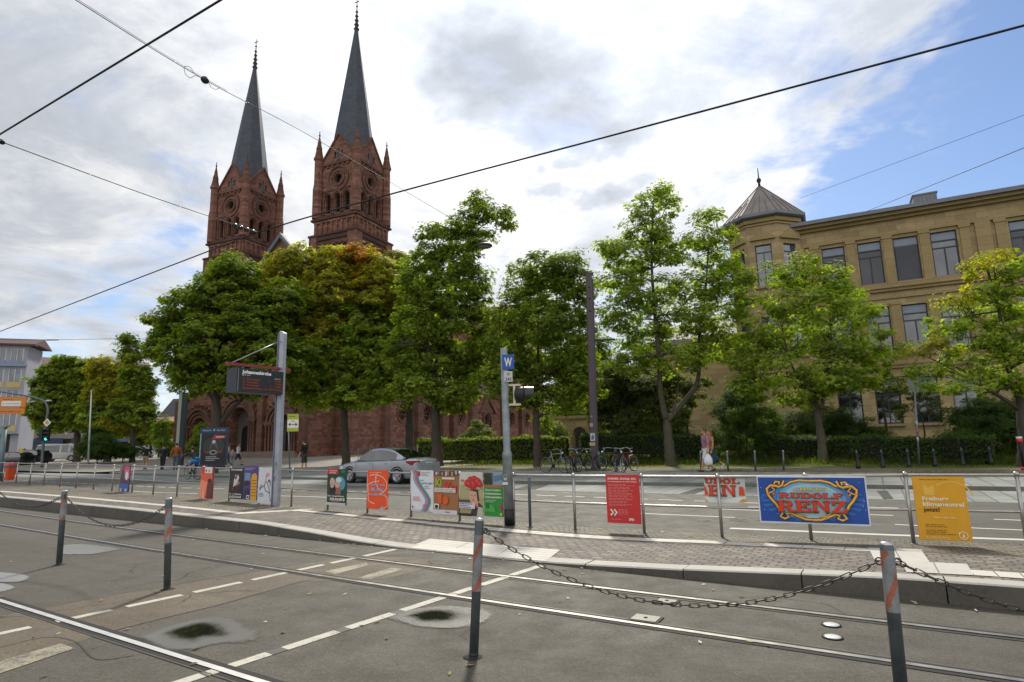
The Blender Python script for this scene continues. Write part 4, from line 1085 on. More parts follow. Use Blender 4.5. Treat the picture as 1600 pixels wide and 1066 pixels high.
# yellow poster
S = sheet(1429.5, 1511.5, 744, 844, ink('#cf9218'), off=.06, edge=ink('#6e5a1c'), thick=.012); w, h = S.w, S.h
S.rect(w * .012, h * .01, w * .988, h * .99, ink('#d29a1c')); pale = ink('#dcae45')
S.stroke(arc(w * .72, h * .62, w * .42, h * .3, .3, 2.2), w * .03, pale); S.poly([(w * .2, h * .7), (w * .4, h * .7), (w * .4, h * .88), (w * .3, h * .82), (w * .2, h * .88)], pale)
S.lines(w * .14, h * .945, w * .7, 1, h * .03, h * .01, ink('#6a5520'), rng)
S.text('Freiburg', w * .15, h * .625, h * .08, ink('#e4dcc2'), .03, fit=w * .5); S.text('klimaneutral', w * .15, h * .535, h * .085, ink('#e4dcc2'), .03, fit=w * .78); S.text('jetzt!', w * .15, h * .45, h * .085, ink('#3a3018'), .025, fit=w * .31)
S.lines(w * .32, h * .345, w * .6, 1, h * .03, h * .022, ink('#e0bd6a'), rng); S.lines(w * .15, h * .24, w * .5, 2, h * .03, h * .01, ink('#7a5f20'), rng); S.lines(w * .15, h * .155, w * .62, 3, h * .03, h * .01, ink('#7a5f20'), rng); S.lines(w * .12, h * .045, w * .68, 2, h * .026, h * .012, ink('#e0c072'), rng)
S.stroke(arc(w * .84, h * .09, w * .08, w * .08, 0, 2 * PI, 20), w * .014, ink('#e8dfc0')); S.poly([(w * .84, h * .13), (w * .865, h * .06), (w * .815, h * .06)], ink('#e8dfc0')); S.poly([(w * .74, h * .135), (w * .79, h * .135), (w * .765, h * .1)], ink('#e8dfc0'))
done(S, 'tall yellow poster with white and black writing')

# ---------------------------------------------------------------- signal pole
def lean(base, top, z0=0.0, on=None):
    p = (on or (lambda x, y: G(x, y, z0)))(*base); q = D(top[0], top[1], p.y)
    ax = q - p; L = ax.length
    return p, ax.normalized(), L
p, ax, L = lean((796, 821), (787, 545), on=GP)
o = thing('signal_pole', 'grey steel pole with a black foot carrying the blue W sign', 'pole', p)
scale_z = lambda y: (D(790, y, p.y).z - p.z)
b = MB(); b.lathe([(.088, 0), (.088, scale_z(716)), (.094, scale_z(714)), (.094, scale_z(709)), (.068, scale_z(704)), (.066, L), (.06, L + .006), (1e-4, L + .012)], p, 20, ax); b.build('shaft', pm('#848b8e', .5, .35, .25, 6, .2, 40, name='old_zinc'), o)
b = MB(); b.lathe([(.091, -.01), (.091, scale_z(795))], p, 20, ax); b.build('foot_band', BLACK, o)
def stick(px, py, w, h_, c, off):
    q = D(px, py, p.y); S = Sheet(q + Vector((-w / 2, -off, -h_ / 2)), (1, 0, 0), Z, (0, -1, 0), w, h_, ink(c), thick=.004)
    return S
S = stick(789.5, 746, .06, .10, '#9fb09a', .092); S.rect(.01, .05, .05, .09, ink('#35533c')); S.build('sticker', o)
S = stick(789.5, 755, .10, .05, '#c9c9c4', .092); S.build('sticker', o)
def board(name, x0, y0, x1, y1, py, col, label, cat, edge=None, fn=None, yaw=.12):
    A, B = D(x0, y1, py), D(x1, y1, py); zt = D((x0 + x1) / 2, y0, py).z
    u = Vector((math.cos(yaw), math.sin(yaw), 0)); nr = Vector((u.y, -u.x, 0))
    S = Sheet(A, u, Z, nr, (B - A).length, zt - A.z, col, edge=edge, thick=.02)
    if fn: fn(S, S.w, S.h)
    return S
S = board('w', 785, 554, 803.5, 577, p.y - .085, ink('#1d53a6'), '', '', None, lambda S, w, h: S.text('W', w * .5, h * .2, h * .82, Wh, .03, fit=w * .66, center=True))
S.build('sign', label='blue square sign with a white W on top of the signal pole', cat='sign')
S = board('w', 788, 580, 801, 596.5, p.y - .085, ink('#b9bcbc'), '', '', None, lambda S, w, h: (S.text('W', w * .5, h * .56, h * .42, Bk, .01, fit=w * .4, center=True), S.text('245', w * .5, h * .1, h * .42, Bk, .01, fit=w * .78, center=True)))
S.build('sign', label='small white plate reading W 245 under the blue sign', cat='sign')
q = D(803, 617, p.y)
sg = thing('tram_signal', 'black hooded signal lamp on a cream bracket at the grey pole', 'signal', q)
CREAM = pm('#c9c6b0', .5, name='cream_paint')
b = MB()
for dz in (-.185, .185): b.frame_box(q, (1, 0, 0), (0, 1, 0), (0, 0, 1), -.10, .13, -.02, .02, dz - .018, dz + .018)
b.frame_box(q, (1, 0, 0), (0, 1, 0), (0, 0, 1), -.015, .03, -.018, .018, -.166, .166); b.build('bracket', CREAM, sg)
b = MB(); b.lathe([(.14, .0), (.15, .03), (.15, .12), (.12, .17), (.06, .19)], q + Vector((.20, -.02, 0)), 20, (-1, .12, 0)); hb = b.build('housing', BLACK, sg)
b = MB()                                   # visor: open-ended half tube pointing along the track
vs = []
for i in range(2):
    for k_ in range(15):
        an = -.5 + (PI + 1.0) * k_ / 14; rr = .15 if i == 0 else .14
        vs.append(q + Vector((.20 + (.17 - .05 * abs(math.sin(an) < 0)) * i, -.02 - .02 * i - rr * math.cos(an), rr * math.sin(an))))
b.mesh(vs, [(k_, k_ + 1, k_ + 16, k_ + 15) for k_ in range(14)], True); b.build('visor', pm('#2a2c30', .35, name='visor_black'), sg)
b = MB(); b.lathe([(.12, 0), (.06, .02), (1e-4, .026)], q + Vector((.2, -.02, 0)), 18, (1, -.12, 0)); b.build('lens', pm('#202020', .15, name='dark_lens'), sg)

# ---------------------------------------------------------------- passenger information display
p, ax, L = lean((430, 791), (441, 519), on=GP)
o = thing('departure_display', 'tall flat silver column with a red arm carrying a dark departure board', 'display', p)
SILV = pm('#a5a9b3', .4, .5, .12, 4, .1, 30, name='silver_column'); SILVD = pm('#74798a', .45, .5, .12, 4, name='silver_column_side')
u = (SD - ax * SD.dot(ax)).normalized(); w_ = ax.cross(u)
b = MB(); b.frame_box(p, u, w_, ax, -.05, .13, -.05, .05, 0, L - .06); b.prism([p + u * a + w_ * -.05 + ax * (L - .06 + c) for a, c in ((-.05, 0), (.13, 0), (.10, .04), (-.02, .085), (-.05, .07))], w_ * .1); b.build('column', SILV, o)
b = MB(); b.frame_box(p, u, w_, ax, -.085, -.052, -.07, .07, 0, L - .02); b.build('column_flange', SILVD, o)
b = MB(); b.frame_box(p, u, w_, ax, -.02, .09, -.0515, -.05, .55, 1.35); S = Sheet(p + u * -.03 + ax * .6 - w_ * .0525, u, ax, -w_, .13, .7, SILV, thick=.001)
for i in range(14):
    x, y = rng.uniform(0, .1), rng.uniform(.05, .62); S.stroke([(x + rng.uniform(-.02, .03), y + rng.uniform(-.05, .06)) for _ in range(5)], .006, Bk)
S.build('graffiti', o)
qd = -TD; A = p + ax * (D(433, 583, p.y).z - p.z); top = A.z; bot = D(433, 618, p.y).z
LW, DP = 1.32, .42
bx = Vector((A.x, A.y, 0)) + qd * .07
b = MB(); b.frame_box(bx, qd, SD, Z, 0, LW, -DP / 2 + .02, DP / 2 - .004, bot, top); cs = b.build('display_case', pm('#20242e', .4, 0, .1, 3, name='display_case_paint'), o)
S = Sheet(bx + qd * LW + SD * (DP / 2) + Z * bot, -qd, Z, SD, LW, top - bot, pm('#1a1d22', .3, name='display_face'), thick=.004); w, h = S.w, S.h
S.rect(w * .025, h * .03, w * .035, h * .97, ink('#8a8f98')); amber = pm('#8f3c1a', .5, 0, .05, 5, emit=.12, name='amber_text')
S.text('Johanneskirche', w * .10, h * .79, h * .19, ink('#f0f0f0'), .04, fit=w * .62); S.text('gut.zur', w * .11, h * .70, h * .09, Wh, .0, fit=w * .17); S.text('jetzt in', w * .8, h * .64, h * .085, Wh, .0, fit=w * .13)
for i, (a, c_, m_) in enumerate((('2  Günterstal', '1', '6 Min'), ('3  Vauban', '1', '7 Min'), ('2  Hornusstr.', '2', '9 Min'))):
    yy = h * (.52 - i * .125); S.text(a, w * .12, yy, h * .12, amber, .012, fit=w * (.36 - .04 * (i == 1))); S.text(c_, w * .69, yy, h * .12, amber, .012); S.text(m_, w * .80, yy, h * .12, amber, .012, fit=w * .16)
S.text('Fahrgastinformation der VAG Freiburg', w * .11, h * .14, h * .12, amber, .012, fit=w * .85); S.rect(w * .1, h * .03, w * .98, h * .05, ink('#343a44'))
S.build('screen', cs)
RED = pm('#8c2f36', .45, 0, .12, 6, name='red_arm')
b = MB(); b.frame_box(Vector((A.x, A.y, top + .10)), qd, SD, Z, -.28, LW + .22, -.04, .04, -.03, .035); b.build('arm', RED, o)
b = MB()
for x in (.25, 1.1): b.tube([Vector((A.x, A.y, top - .02)) + qd * x, Vector((A.x, A.y, top + .1)) + qd * x], .014, 6)
b.build('hanger', SILV, o)
b = MB(); b.tube([p + ax * (L - .25) + qd * .06, Vector((A.x, A.y, top + .12)) + qd * (LW + .1)], .012, 6); b.build('tie_rod', SILV, o)

# ---------------------------------------------------------------- litter bin on the railing
q = rail_pt(20, .4) - TD * .12
o = thing('litter_bin', 'orange red litter bin hung on the far end of the railing', 'litter bin', q)
OR = pm('#c8471d', .45, 0, .12, 5, name='bin_orange')
zz = q.z + .14
def hull(pts0, pts1, z0, z1, b):
    n = len(pts0); vs = [Vector((x, y, z0)) for x, y in pts0] + [Vector((x, y, z1)) for x, y in pts1]
    b.mesh(vs, [tuple(range(n))[::-1], tuple(range(n, 2 * n))] + [(i, (i + 1) % n, n + (i + 1) % n, n + i) for i in range(n)])
def rr(cx, cy, hx, hy, ux, c=.25):
    P = []
    for sx, sy in ((1, 1), (-1, 1), (-1, -1), (1, -1)):
        a = [(hx * sx, hy * sy * (1 - c)), (hx * sx * (1 - c), hy * sy)]
        P += a if sx * sy > 0 else a[::-1]
    vy = Vector((-ux.y, ux.x, 0))
    return [((ux * a + vy * d_).x + cx, (ux * a + vy * d_).y + cy) for a, d_ in P]
b = MB(); hull(rr(q.x, q.y, .17, .14, SD), rr(q.x, q.y, .235, .18, SD), zz, zz + .56, b); bd = b.build('bin_body', OR, o)
b = MB(); hull(rr(q.x, q.y, .245, .19, SD), rr(q.x, q.y, .25, .195, SD), zz + .561, zz + .66, b); b.build('rim_band', pm('#55585c', .5, name='bin_grey'), o)
b = MB(); hull(rr(q.x, q.y, .24, .185, SD), rr(q.x, q.y, .2, .15, SD), zz + .661, zz + .76, b); b.build('lid', pm('#b8322a', .45, name='bin_red'), o)
S = Sheet(q + SD * -.04 - TD * .178 + Z * (zz - q.z + .16), SD, (Z + TD * -.1).normalized(), -TD, .15, .2, ink('#cfc8c0'), thick=.004); S.rect(.03, .05, .12, .16, ink('#6a6e78')); S.text('i', .06, .06, .09, Wh, .02); S.build('sticker', bd)
# ---------------------------------------------------------------- church
from mathutils.geometry import tessellate_polygon
def mat_ashlar(name, col, ea, eb, bw=.62, bh=.3, var=.35, soot=.45):
    N = NT(name); P = N.pos()
    u = N.n('VectorMath', {0: P, 1: (ea[0] + eb[0], ea[1] + eb[1], 0)}, operation='DOT_PRODUCT').outputs[1]
    z = N.n('SeparateXYZ', {0: P}).outputs[2]
    br = N.n('TexBrick', {'Vector': N.n('CombineXYZ', {0: u, 1: z, 2: 0.0}).outputs[0], 'Color1': (0, 0, 0, 1), 'Color2': (1, 1, 1, 1), 'Mortar': (.5, .5, .5, 1), 'Scale': 1.0, 'Mortar Size': .012, 'Mortar Smooth': .3, 'Brick Width': bw, 'Row Height': bh})
    b = lin(col)[:3]
    c = N.ramp(br.outputs['Color'], [(0, tuple(x * (1 - var) for x in b)), (.5, b), (1, tuple(x * (1 + var) for x in b))])
    big = N.noise(N.n('VectorMath', {0: P, 1: (1, 1, .35)}, operation='MULTIPLY').outputs[0], .45, 6, .65)
    c = N.mix(N.n('MapRange', {0: big, 1: .5, 2: .75, 3: 0, 4: soot}).outputs[0], c, tuple(x * .35 for x in b) + (1,))
    c = N.mix(N.math('MULTIPLY', br.outputs['Fac'], .6), c, tuple(x * .5 for x in b) + (1,))
    c = N.mix(.5, c, N.ramp(N.noise(P, 9, 4, .7), [(.3, (.75,) * 3), (.7, (1.2,) * 3)]), 'MULTIPLY')
    bp = N.n('Bump', {'Strength': .5, 'Distance': .02, 'Height': N.math('SUBTRACT', 1.0, br.outputs['Fac'])})
    return N.end(N.n('BsdfPrincipled', {'Base Color': c, 'Roughness': .88, 'Normal': bp, 'Specular IOR Level': .2}))
TR, TL = Vector((-20.0, 72.1, 0)), Vector((-37.0, 79.8, 0))
CE = (TL - TR).normalized(); CM = Vector((CE.y, -CE.x, 0))
if CM.y < 0: CM = -CM
MID = (TR + TL) / 2
SAND = mat_ashlar('red_sandstone', '#7c594c', CE, CM)
SAND_T = mat_ashlar('red_sandstone_trim', '#694d42', CE, CM, 1.2, .5, .2)
SAND_D = mat_ashlar('weathered_sandstone', '#54403a', CE, CM, 1.2, .4, .25, .7)
DARK = pm('#0b0b0d', .6, name='dark_interior')
def mat_slate(name, col):
    N = NT(name); P = N.pos(); z = N.n('SeparateXYZ', {0: P}).outputs[2]
    u = N.n('VectorMath', {0: P, 1: (1.0, .35, 0)}, operation='DOT_PRODUCT').outputs[1]
    br = N.n('TexBrick', {'Vector': N.n('CombineXYZ', {0: u, 1: z, 2: 0.0}).outputs[0], 'Color1': (0, 0, 0, 1), 'Color2': (1, 1, 1, 1), 'Mortar': (.3, .3, .3, 1), 'Scale': 1.0, 'Mortar Size': .02, 'Brick Width': .5, 'Row Height': .34})
    b = lin(col)[:3]; c = N.ramp(br.outputs['Color'], [(0, tuple(x * .75 for x in b)), (1, tuple(x * 1.3 for x in b))])
    c = N.mix(N.n('MapRange', {0: N.noise(P, .6, 5, .65), 1: .45, 2: .7, 3: 0, 4: .4}).outputs[0], c, tuple(x * .55 for x in b) + (1,))
    return N.end(N.n('BsdfPrincipled', {'Base Color': c, 'Roughness': .55, 'Specular IOR Level': .45}))
SLATE = mat_slate('slate', '#363c46'); LEADF = mat_slate('weathered_grey_tiles', '#8d8578')
COPPER = pm('#39443f', .7, 0, .3, 2, name='dark_lead')

def archp(cx, z0, w, zs, n=14, rise=1.0):
    return [(cx - w / 2, z0), (cx + w / 2, z0)] + [(cx + w / 2 * math.cos(PI * i / n), zs + rise * w / 2 * math.sin(PI * i / n)) for i in range(n + 1)]
def circ(cx, cz, r, n=22): return [(cx + r * math.cos(2 * PI * i / n), cz + r * math.sin(2 * PI * i / n)) for i in range(n)]
class Wall:
    """a wall plane: local (along u, up), n points outwards"""
    def __init__(s, o, u, n): s.o, s.u, s.n = Vector(o), Vector(u).normalized(), Vector(n).normalized()
    def P(s, x, z, d=0.0): return s.o + s.u * x + Z * z + s.n * d
    def holed(s, b, outer, holes, d=0.0, depth=.5):
        loops = [[Vector((x, z, 0)) for x, z in outer]] + [[Vector((x, z, 0)) for x, z in h] for h in holes]
        flat = [p for l in loops for p in l]
        b.mesh([s.P(p.x, p.y, d) for p in flat], tessellate_polygon(loops))
        for h in holes:
            n = len(h); b.mesh([s.P(x, z, d) for x, z in h] + [s.P(x, z, d - depth) for x, z in h], [(i, (i + 1) % n, n + (i + 1) % n, n + i) for i in range(n)])
    def fill(s, b, pts, d): b.poly([s.P(x, z, d) for x, z in pts])
    def ring(s, b, cx, cz, r0, r1, d0, d1, a0=0.0, a1=PI, n=16, full=False):
        vs = []; 
        for i in range(n + 1):
            a = a0 + (a1 - a0) * i / n
            for r, d in ((r0, d0), (r0, d1), (r1, d1), (r1, d0)): vs.append(s.P(cx + r * math.cos(a), cz + r * math.sin(a), d))
        fs = [(4 * i + j, 4 * i + (j + 1) % 4, 4 * i + 4 + (j + 1) % 4, 4 * i + 4 + j) for i in range(n) for j in range(4)]
        if not full: fs += [(0, 1, 2, 3), (4 * n + 3, 4 * n + 2, 4 * n + 1, 4 * n)]
        b.mesh(vs, fs)
    def box(s, b, x0, x1, z0, z1, d0, d1): b.frame_box(s.o, s.u, s.n, Z, x0, x1, d0, d1, z0, z1)
    def prism(s, b, pts, d0, d1): b.prism([s.P(x, z, d0) for x, z in pts], s.n * (d1 - d0))
    def column(s, b, x, d, z0, z1, r, n=8):
        p = s.P(x, 0, d); b.lathe([(r * 1.5, z0), (r * 1.4, z0 + r), (r, z0 + r * 1.6), (r, z1 - r * 3), (r * 1.8, z1 - r), (r * 1.8, z1)], p, n)

ch = thing('church', 'red sandstone church with two slender slate spires rising behind the chestnut trees', 'church', MID)
AH = 3.12
def tower(c, hide_n=False):
    sh = MB(); sh.frame_box(c, CE, CM, Z, -AH, AH, -AH, AH, 0, 26.3)
    tw = sh.build('tower', SAND, ch)
    # bell stage
    core = MB(); lou = []
    faces = [Wall(c - CM * (AH - .35), CE, -CM), Wall(c - CE * (AH - .35), CM, -CE), Wall(c + CM * (AH - .35), CE, CM), Wall(c + CE * (AH - .35), CM, CE)]
    trim = MB(); dk = MB()
    for fi, w in enumerate(faces):
        A = AH - .35
        outer = [(-A, 29.3), (A, 29.3), (A, 36.6), (-A, 36.6)]
        ops = [archp(x, 29.85, .78, 31.9, 10) for x in (-1.45, 0, 1.45)]
        ocu = circ(0, 34.25, .62)
        if fi < 2:
            w.holed(core, outer, ops + [ocu], 0, .55)
            for k_, op in enumerate(ops):
                m = MB(); w.fill(m, op, -.5); 
                for j in range(7): w.box(m, (-1.45, 0, 1.45)[k_] - .37, (-1.45, 0, 1.45)[k_] + .37, 29.95 + j * .32, 30.03 + j * .32, -.49, -.3)
                lou.append(('bell_louvre', m))
            m = MB(); w.fill(m, ocu, -.45); lou.append(('round_window', m))
            for k_, x in enumerate((-1.45, 0, 1.45)):
                for r0, r1, d in ((.42, .56, .10), (.56, .72, .2)): w.ring(trim, x, 31.9, r0, r1, 0, d)
            for x in (-2.1, -.9, -.58, .58, .9, 2.1): w.column(trim, x * 1.0, .1, 29.7, 31.9, .085, 7)
            for r0, r1, d in ((.62, .8, .08), (.86, 1.05, .16), (1.45, 1.7, .14)): w.ring(trim, 0, 34.25, r0, r1, 0, d, 0, 2 * PI, 26, True)
            w.box(trim, -A, A, 32.75, 32.9, 0, .1)
            for i in range(7): w.box(trim, -A + .25 + i * .8, -A + .6 + i * .8, 35.85, 36.2, 0, .14)
            w.box(trim, -A, A, 36.2, 36.5, 0, .2)
        else: w.fill(core, outer, 0)
        # gable
        gp = [(-A + .15, 36.5), (A - .15, 36.5), (0, 40.0)]
        holes = [archp(x, 37.0, .34, 37.7 + (.35 if x == 0 else 0), 8) for x in (-.55, 0, .55)]
        if fi < 2:
            w.holed(core, gp, holes, .06, .3)
            for hh in holes: w.fill(dk, hh, -.2)
        else: w.fill(core, gp, .06)
        for sg in (-1, 1): w.prism(trim, [(sg * (A - .02), 36.4), (0, 40.05), (0, 40.4), (sg * (A + .2), 36.45)], -.5, .2)
        core_b = w
        # little roof behind the gable
        roof_pts = [w.P(-A + .15, 36.5, 0), w.P(0, 40.0, 0), w.P(0, 40.0, -A)], [w.P(A - .15, 36.5, 0), w.P(0, 40.0, 0), w.P(0, 40.0, -A)]
        for tri, sx in zip(roof_pts, (-1, 1)): dk.mat(COPPER).poly(tri + [w.P(sx * (A - .15) , 36.5, -A)] if False else tri)
    core.build('belfry', SAND, tw, recalc=False)
    trim.build('belfry_tracery', SAND_T, tw)
    dk.cur = 0; dk.mats = []; dk.mi = [0] * len(dk.mi); dk.build('gable_recess', DARK, tw, recalc=False)
    for nm, m in lou: m.build(nm, DARK if nm == 'bell_louvre' else pm('#1c2428', .15, name='old_glass'), tw, recalc=False)
    # cornices and the gallery
    co = MB()
    for z0, z1, a in ((26.2, 26.75, .42), (26.75, 27.0, .6), (28.85, 29.1, .42), (29.1, 29.35, .28)): co.frame_box(c, CE, CM, Z, -AH - a, AH + a, -AH - a, AH + a, z0, z1)
    co.build('cornice', SAND_D, tw)
    ga = MB(); ga.frame_box(c, CE, CM, Z, -AH - .1, AH + .1, -AH - .1, AH + .1, 27.0, 28.85)
    for ww in (Wall(c - CM * (AH + .1), CE, -CM), Wall(c - CE * (AH + .1), CM, -CE)):
        for i in range(8): ww.box(ga, -AH + .18 + i * .8, -AH + .42 + i * .8, 27.2, 28.5, 0, .16)
        ww.box(ga, -AH, AH, 28.5, 28.8, 0, .16)
    ga.build('gallery', SAND, tw)
    fr = MB()
    for ww in (Wall(c - CM * AH, CE, -CM), Wall(c - CE * AH, CM, -CE)):
        for i in range(7):
            ww.ring(fr, -AH + .45 + i * .87, 25.3, .3, .43, 0, .22, n=8)
        ww.box(fr, -AH, AH, 25.72, 26.2, 0, .22)
        for i in range(3): ww.ring(fr, -1.9 + i * 1.9, 22.6, .45, .7, 0, .15, n=10); ww.fill(fr, archp(-1.9 + i * 1.9, 19.6, .9, 22.6), .01)
    fr.build('corbel_frieze', SAND_T, tw)
    # corner buttresses and turrets
    for sx in (-1, 1):
        for sy in (-1, 1):
            q = c + CE * sx * (AH - .12) + CM * sy * (AH - .12)
            b = MB(); b.frame_box(q, CE, CM, Z, -.62, .62, -.62, .62, 0, 27.0); b.lathe([(.62, 29.3), (.62, 33.2), (.56, 33.5), (.50, 34.0), (.50, 37.0), (.64, 37.15), (.64, 37.4)], q, 8, ph=PI / 8, smooth=False)
            tu = b.build('corner_turret', SAND, tw)
            b = MB(); b.lathe([(.62, 37.4), (.54, 37.6), (.36, 38.6), (.40, 38.66), (.22, 39.4), (.25, 39.45), (.06, 40.4), (.13, 40.55), (.06, 40.7), (.05, 41.1), (1e-4, 41.15)], q, 8, smooth=False); b.build('pinnacle', SAND_T, tw)
    # spire
    b = MB(); b.lathe([(2.98, 36.6), (2.80, 38.2), (.30, 56.2), (.24, 57.0)], c, 8, ph=PI / 8, smooth=False); b.build('spire', SLATE, tw)
    for k_ in range(8):
        pass
    b = MB(); prof = [(.28, 56.2)]
    for i in range(5): z = 56.6 + i * .65; r = .27 - i * .045; prof += [(r, z), (r + .13, z + .12), (r, z + .26)]
    prof += [(.05, 60.0), (.16, 60.15), (.05, 60.3), (.04, 61.3), (1e-4, 61.35)]
    b.lathe(prof, c, 8); b.frame_box(c, CE, CM, Z, -.35, .35, -.03, .03, 60.8, 60.9); b.build('finial', pm('#3f332e', .8, 0, .2, 3, name='sooted_finial'), tw)
    return tw
tower(TR); tower(TL)
# nave between the towers and running away from us
n_ = MB(); HW = 6.2
for z0, z1, e0, e1, m0, m1 in ((0, 21.6, -HW, HW, -2.4, 62),): n_.frame_box(MID, CE, CM, Z, e0, e1, m0, m1, z0, z1)
wf = Wall(MID - CM * 2.4, CE, -CM)
n_.prism([wf.P(-HW, 21.6, .02), wf.P(HW, 21.6, .02), wf.P(0, 28.2, .02)], CM * .5)
nv = n_.build('nave', SAND, ch)
b = MB(); b.prism([MID + CE * a + Z * z - CM * 2.0 for a, z in ((-HW - .5, 21.4), (0, 28.5), (HW + .5, 21.4), (0, 28.1))], CM * 66); b.build('roof', LEADF, nv)
b = MB()
for sg in (-1, 1): wf.prism(b, [(sg * (HW + .5), 21.2), (0, 28.1), (0, 28.75), (sg * (HW + .9), 21.2)], -.2, .45)
wf.ring(b, 0, 24.2, .9, 1.25, 0, .15, 0, 2 * PI, 20, True); wf.fill(b, circ(0, 24.2, .9), .03); b.build('gable_coping', pm('#5b6168', .7, 0, .2, 1, name='grey_coping'), nv)
fc = MID + CM * 41
b = MB(); b.lathe([(1.1, 28), (1.05, 33), (1.3, 33.3), (.9, 34), (.1, 43.2), (.25, 43.4), (.05, 43.6), (.04, 44.8)], fc, 8, smooth=False); b.build('ridge_turret', COPPER, nv)
# side aisle with round windows, transept with a small portal
A0 = MID - CE * 12.3
wa = Wall(A0, CM, -CE)
b = MB(); wins = []
cen = [7.2, 13.0, 22.5, 27.9, 41, 48, 55]
outer = [(2.6, 0), (66, 0), (66, 9.2), (2.6, 9.2)]
holes = [circ(x, 5.5, 1.12, 18) for x in cen if x != 27.9]
pod = archp(31.0, 1.0, 1.9, 3.0, 10); pow_ = archp(31.0, 4.3, 1.9, 5.0, 10)
wa.holed(b, outer, holes + [pod, pow_], 0, .5)
b.frame_box(A0, CE, CM, Z, -.02, 6, 2.6, 3.0, 0, 9.2)
ai = b.build('side_aisle', SAND, ch, recalc=False)
for hh in holes:
    m = MB(); wa.fill(m, hh, -.42); 
    cx = sum(p[0] for p in hh) / len(hh)
    g_o = m.build('round_window', pm('#15181b', .2, name='church_glass'), ai, recalc=False)
b = MB()
for hh in holes:
    cx = sum(p[0] for p in hh) / len(hh)
    wa.ring(b, cx, 5.5, 1.12, 1.42, 0, .12, 0, 2 * PI, 20, True)
    for k_ in range(6): a = k_ * PI / 3; wa.ring(b, cx + .62 * math.cos(a), 5.5 + .62 * math.sin(a), .34, .42, -.4, -.3, 0, 2 * PI, 8, True)
for x in (3.0, 10.2, 16.5, 19.6, 25.3, 36.8, 44.5, 51.5, 58): wa.box(b, x - .55, x + .55, 0, 8.6, 0, .75)
wa.box(b, 2.6, 66, 8.7, 9.2, 0, .3); wa.box(b, 2.6, 66, 0, 1.1, 0, .25)
b.build('buttresses', SAND_T, ai)
m = MB(); wa.fill(m, pod, -.4); wa.fill(m, pow_, -.4); m.build('portal_recess', DARK, ai, recalc=False)
b = MB()
for r0, r1, d in ((.95, 1.2, .1), (1.25, 1.6, .3)): wa.ring(b, 31.0, 5.0, r0, r1, 0, d)
wa.prism(b, [(28.6, 6.2), (33.4, 6.2), (31.0, 8.3)], 0, .25); wa.prism(b, [(28.3, 6.1), (31.0, 8.5), (31.0, 8.9), (28.0, 6.2)], 0, .5); wa.prism(b, [(33.7, 6.1), (31.0, 8.5), (31.0, 8.9), (34.0, 6.2)], 0, .5)
for x in (29.7, 32.3): wa.column(b, x, .2, .4, 5.0, .16)
b.build('side_portal', SAND_T, ai)
b = MB(); b.prism([A0 + Z * 9.2 + CM * 2.6 - CE * .4, A0 + Z * 9.2 + CM * 2.6 + CE * 6, A0 + Z * 13.5 + CM * 2.6 + CE * 6], CM * 64); b.build('aisle_roof', LEADF, ai)
b = MB(); b.frame_box(MID, CE, CM, Z, -15, -5, 36, 50, 9, 20); b.prism([MID + CE * -15.1 + CM * a + Z * z for a, z in ((35.5, 20), (50.5, 20), (43, 27))], CE * 12); b.build('transept', SAND, ch)
# porch with three gabled portals
PD = 7.6
wp = Wall(MID - CM * PD, CE, -CM)
b = MB(); port = []
ar = [(0, 3.1, 4.5, 1.0), (6.6, 2.1, 4.0, .9), (-6.6, 2.1, 4.0, .9)]
outer = [(-10.2, 0), (10.2, 0), (10.2, 7.0), (8.9, 7.0), (6.6, 9.2), (4.2, 7.0), (3.4, 7.0), (0, 10.2), (-3.4, 7.0), (-4.2, 7.0), (-6.6, 9.2), (-8.9, 7.0), (-10.2, 7.0)]
holes = [archp(x, z0, w, zs) for x, w, zs, z0 in ar]
wp.holed(b, outer, holes, 0, 1.4)
for sx in (-1, 1):
    wq = Wall(MID - CM * PD + CE * 10.2 * sx, CM, CE * sx); wq.fill(b, [(0, 0), (4.6, 0), (4.6, 7), (0, 7)], 0)
b.mat(SAND); pr = b.build('porch', SAND, ch, recalc=False)
b = MB(); b.frame_box(MID - CM * PD, CE, CM, Z, -10.2, 10.2, .3, 5.0, 6.9, 7.0); b.build('porch_roof', COPPER, pr)
b = MB()
for x, w, zs, z0 in ar:
    k_ = w / 2
    for i, d in enumerate((.08, .2, .34)): wp.ring(b, x, zs, k_ + .06 + i * .42, k_ + .38 + i * .42, 0, d, n=20)
    for i in range(13): a = PI * (i + .5) / 13; wp.ring(b, x + (k_ + 1.5) * math.cos(a), zs + (k_ + 1.5) * math.sin(a), .06, .13, 0, .36, 0, 2 * PI, 6, True)
    for sg in (-1, 1):
        for i in range(3): wp.column(b, x + sg * (k_ + .22 + i * .42), .12 + .06 * i, z0 - .2, zs, .13)
        wp.box(b, min(x + sg * (k_ + .02), x + sg * (k_ + 1.4)), max(x + sg * (k_ + .02), x + sg * (k_ + 1.4)), zs - .06, zs + .2, 0, .42)
for x, hw_, za, zb in ((0, 3.7, 6.9, 10.3), (6.6, 2.6, 6.9, 9.3), (-6.6, 2.6, 6.9, 9.3)):
    for sg in (-1, 1): wp.prism(b, [(x + sg * hw_, za), (x, zb), (x, zb + .4), (x + sg * (hw_ + .3), za + .1)], -.3, .3)
for x in (-10, -3.7, 3.7, 10): wp.box(b, x - .4, x + .4, 0, 7.2, 0, .5)
wp.box(b, -10.4, 10.4, 0, 1.0, .0, .7) if False else None
b.build('portal_arches', SAND_T, pr)
b = MB()
for hh in holes: wp.fill(b, hh, -1.3)
b.build('portal_interior', DARK, pr, recalc=False)
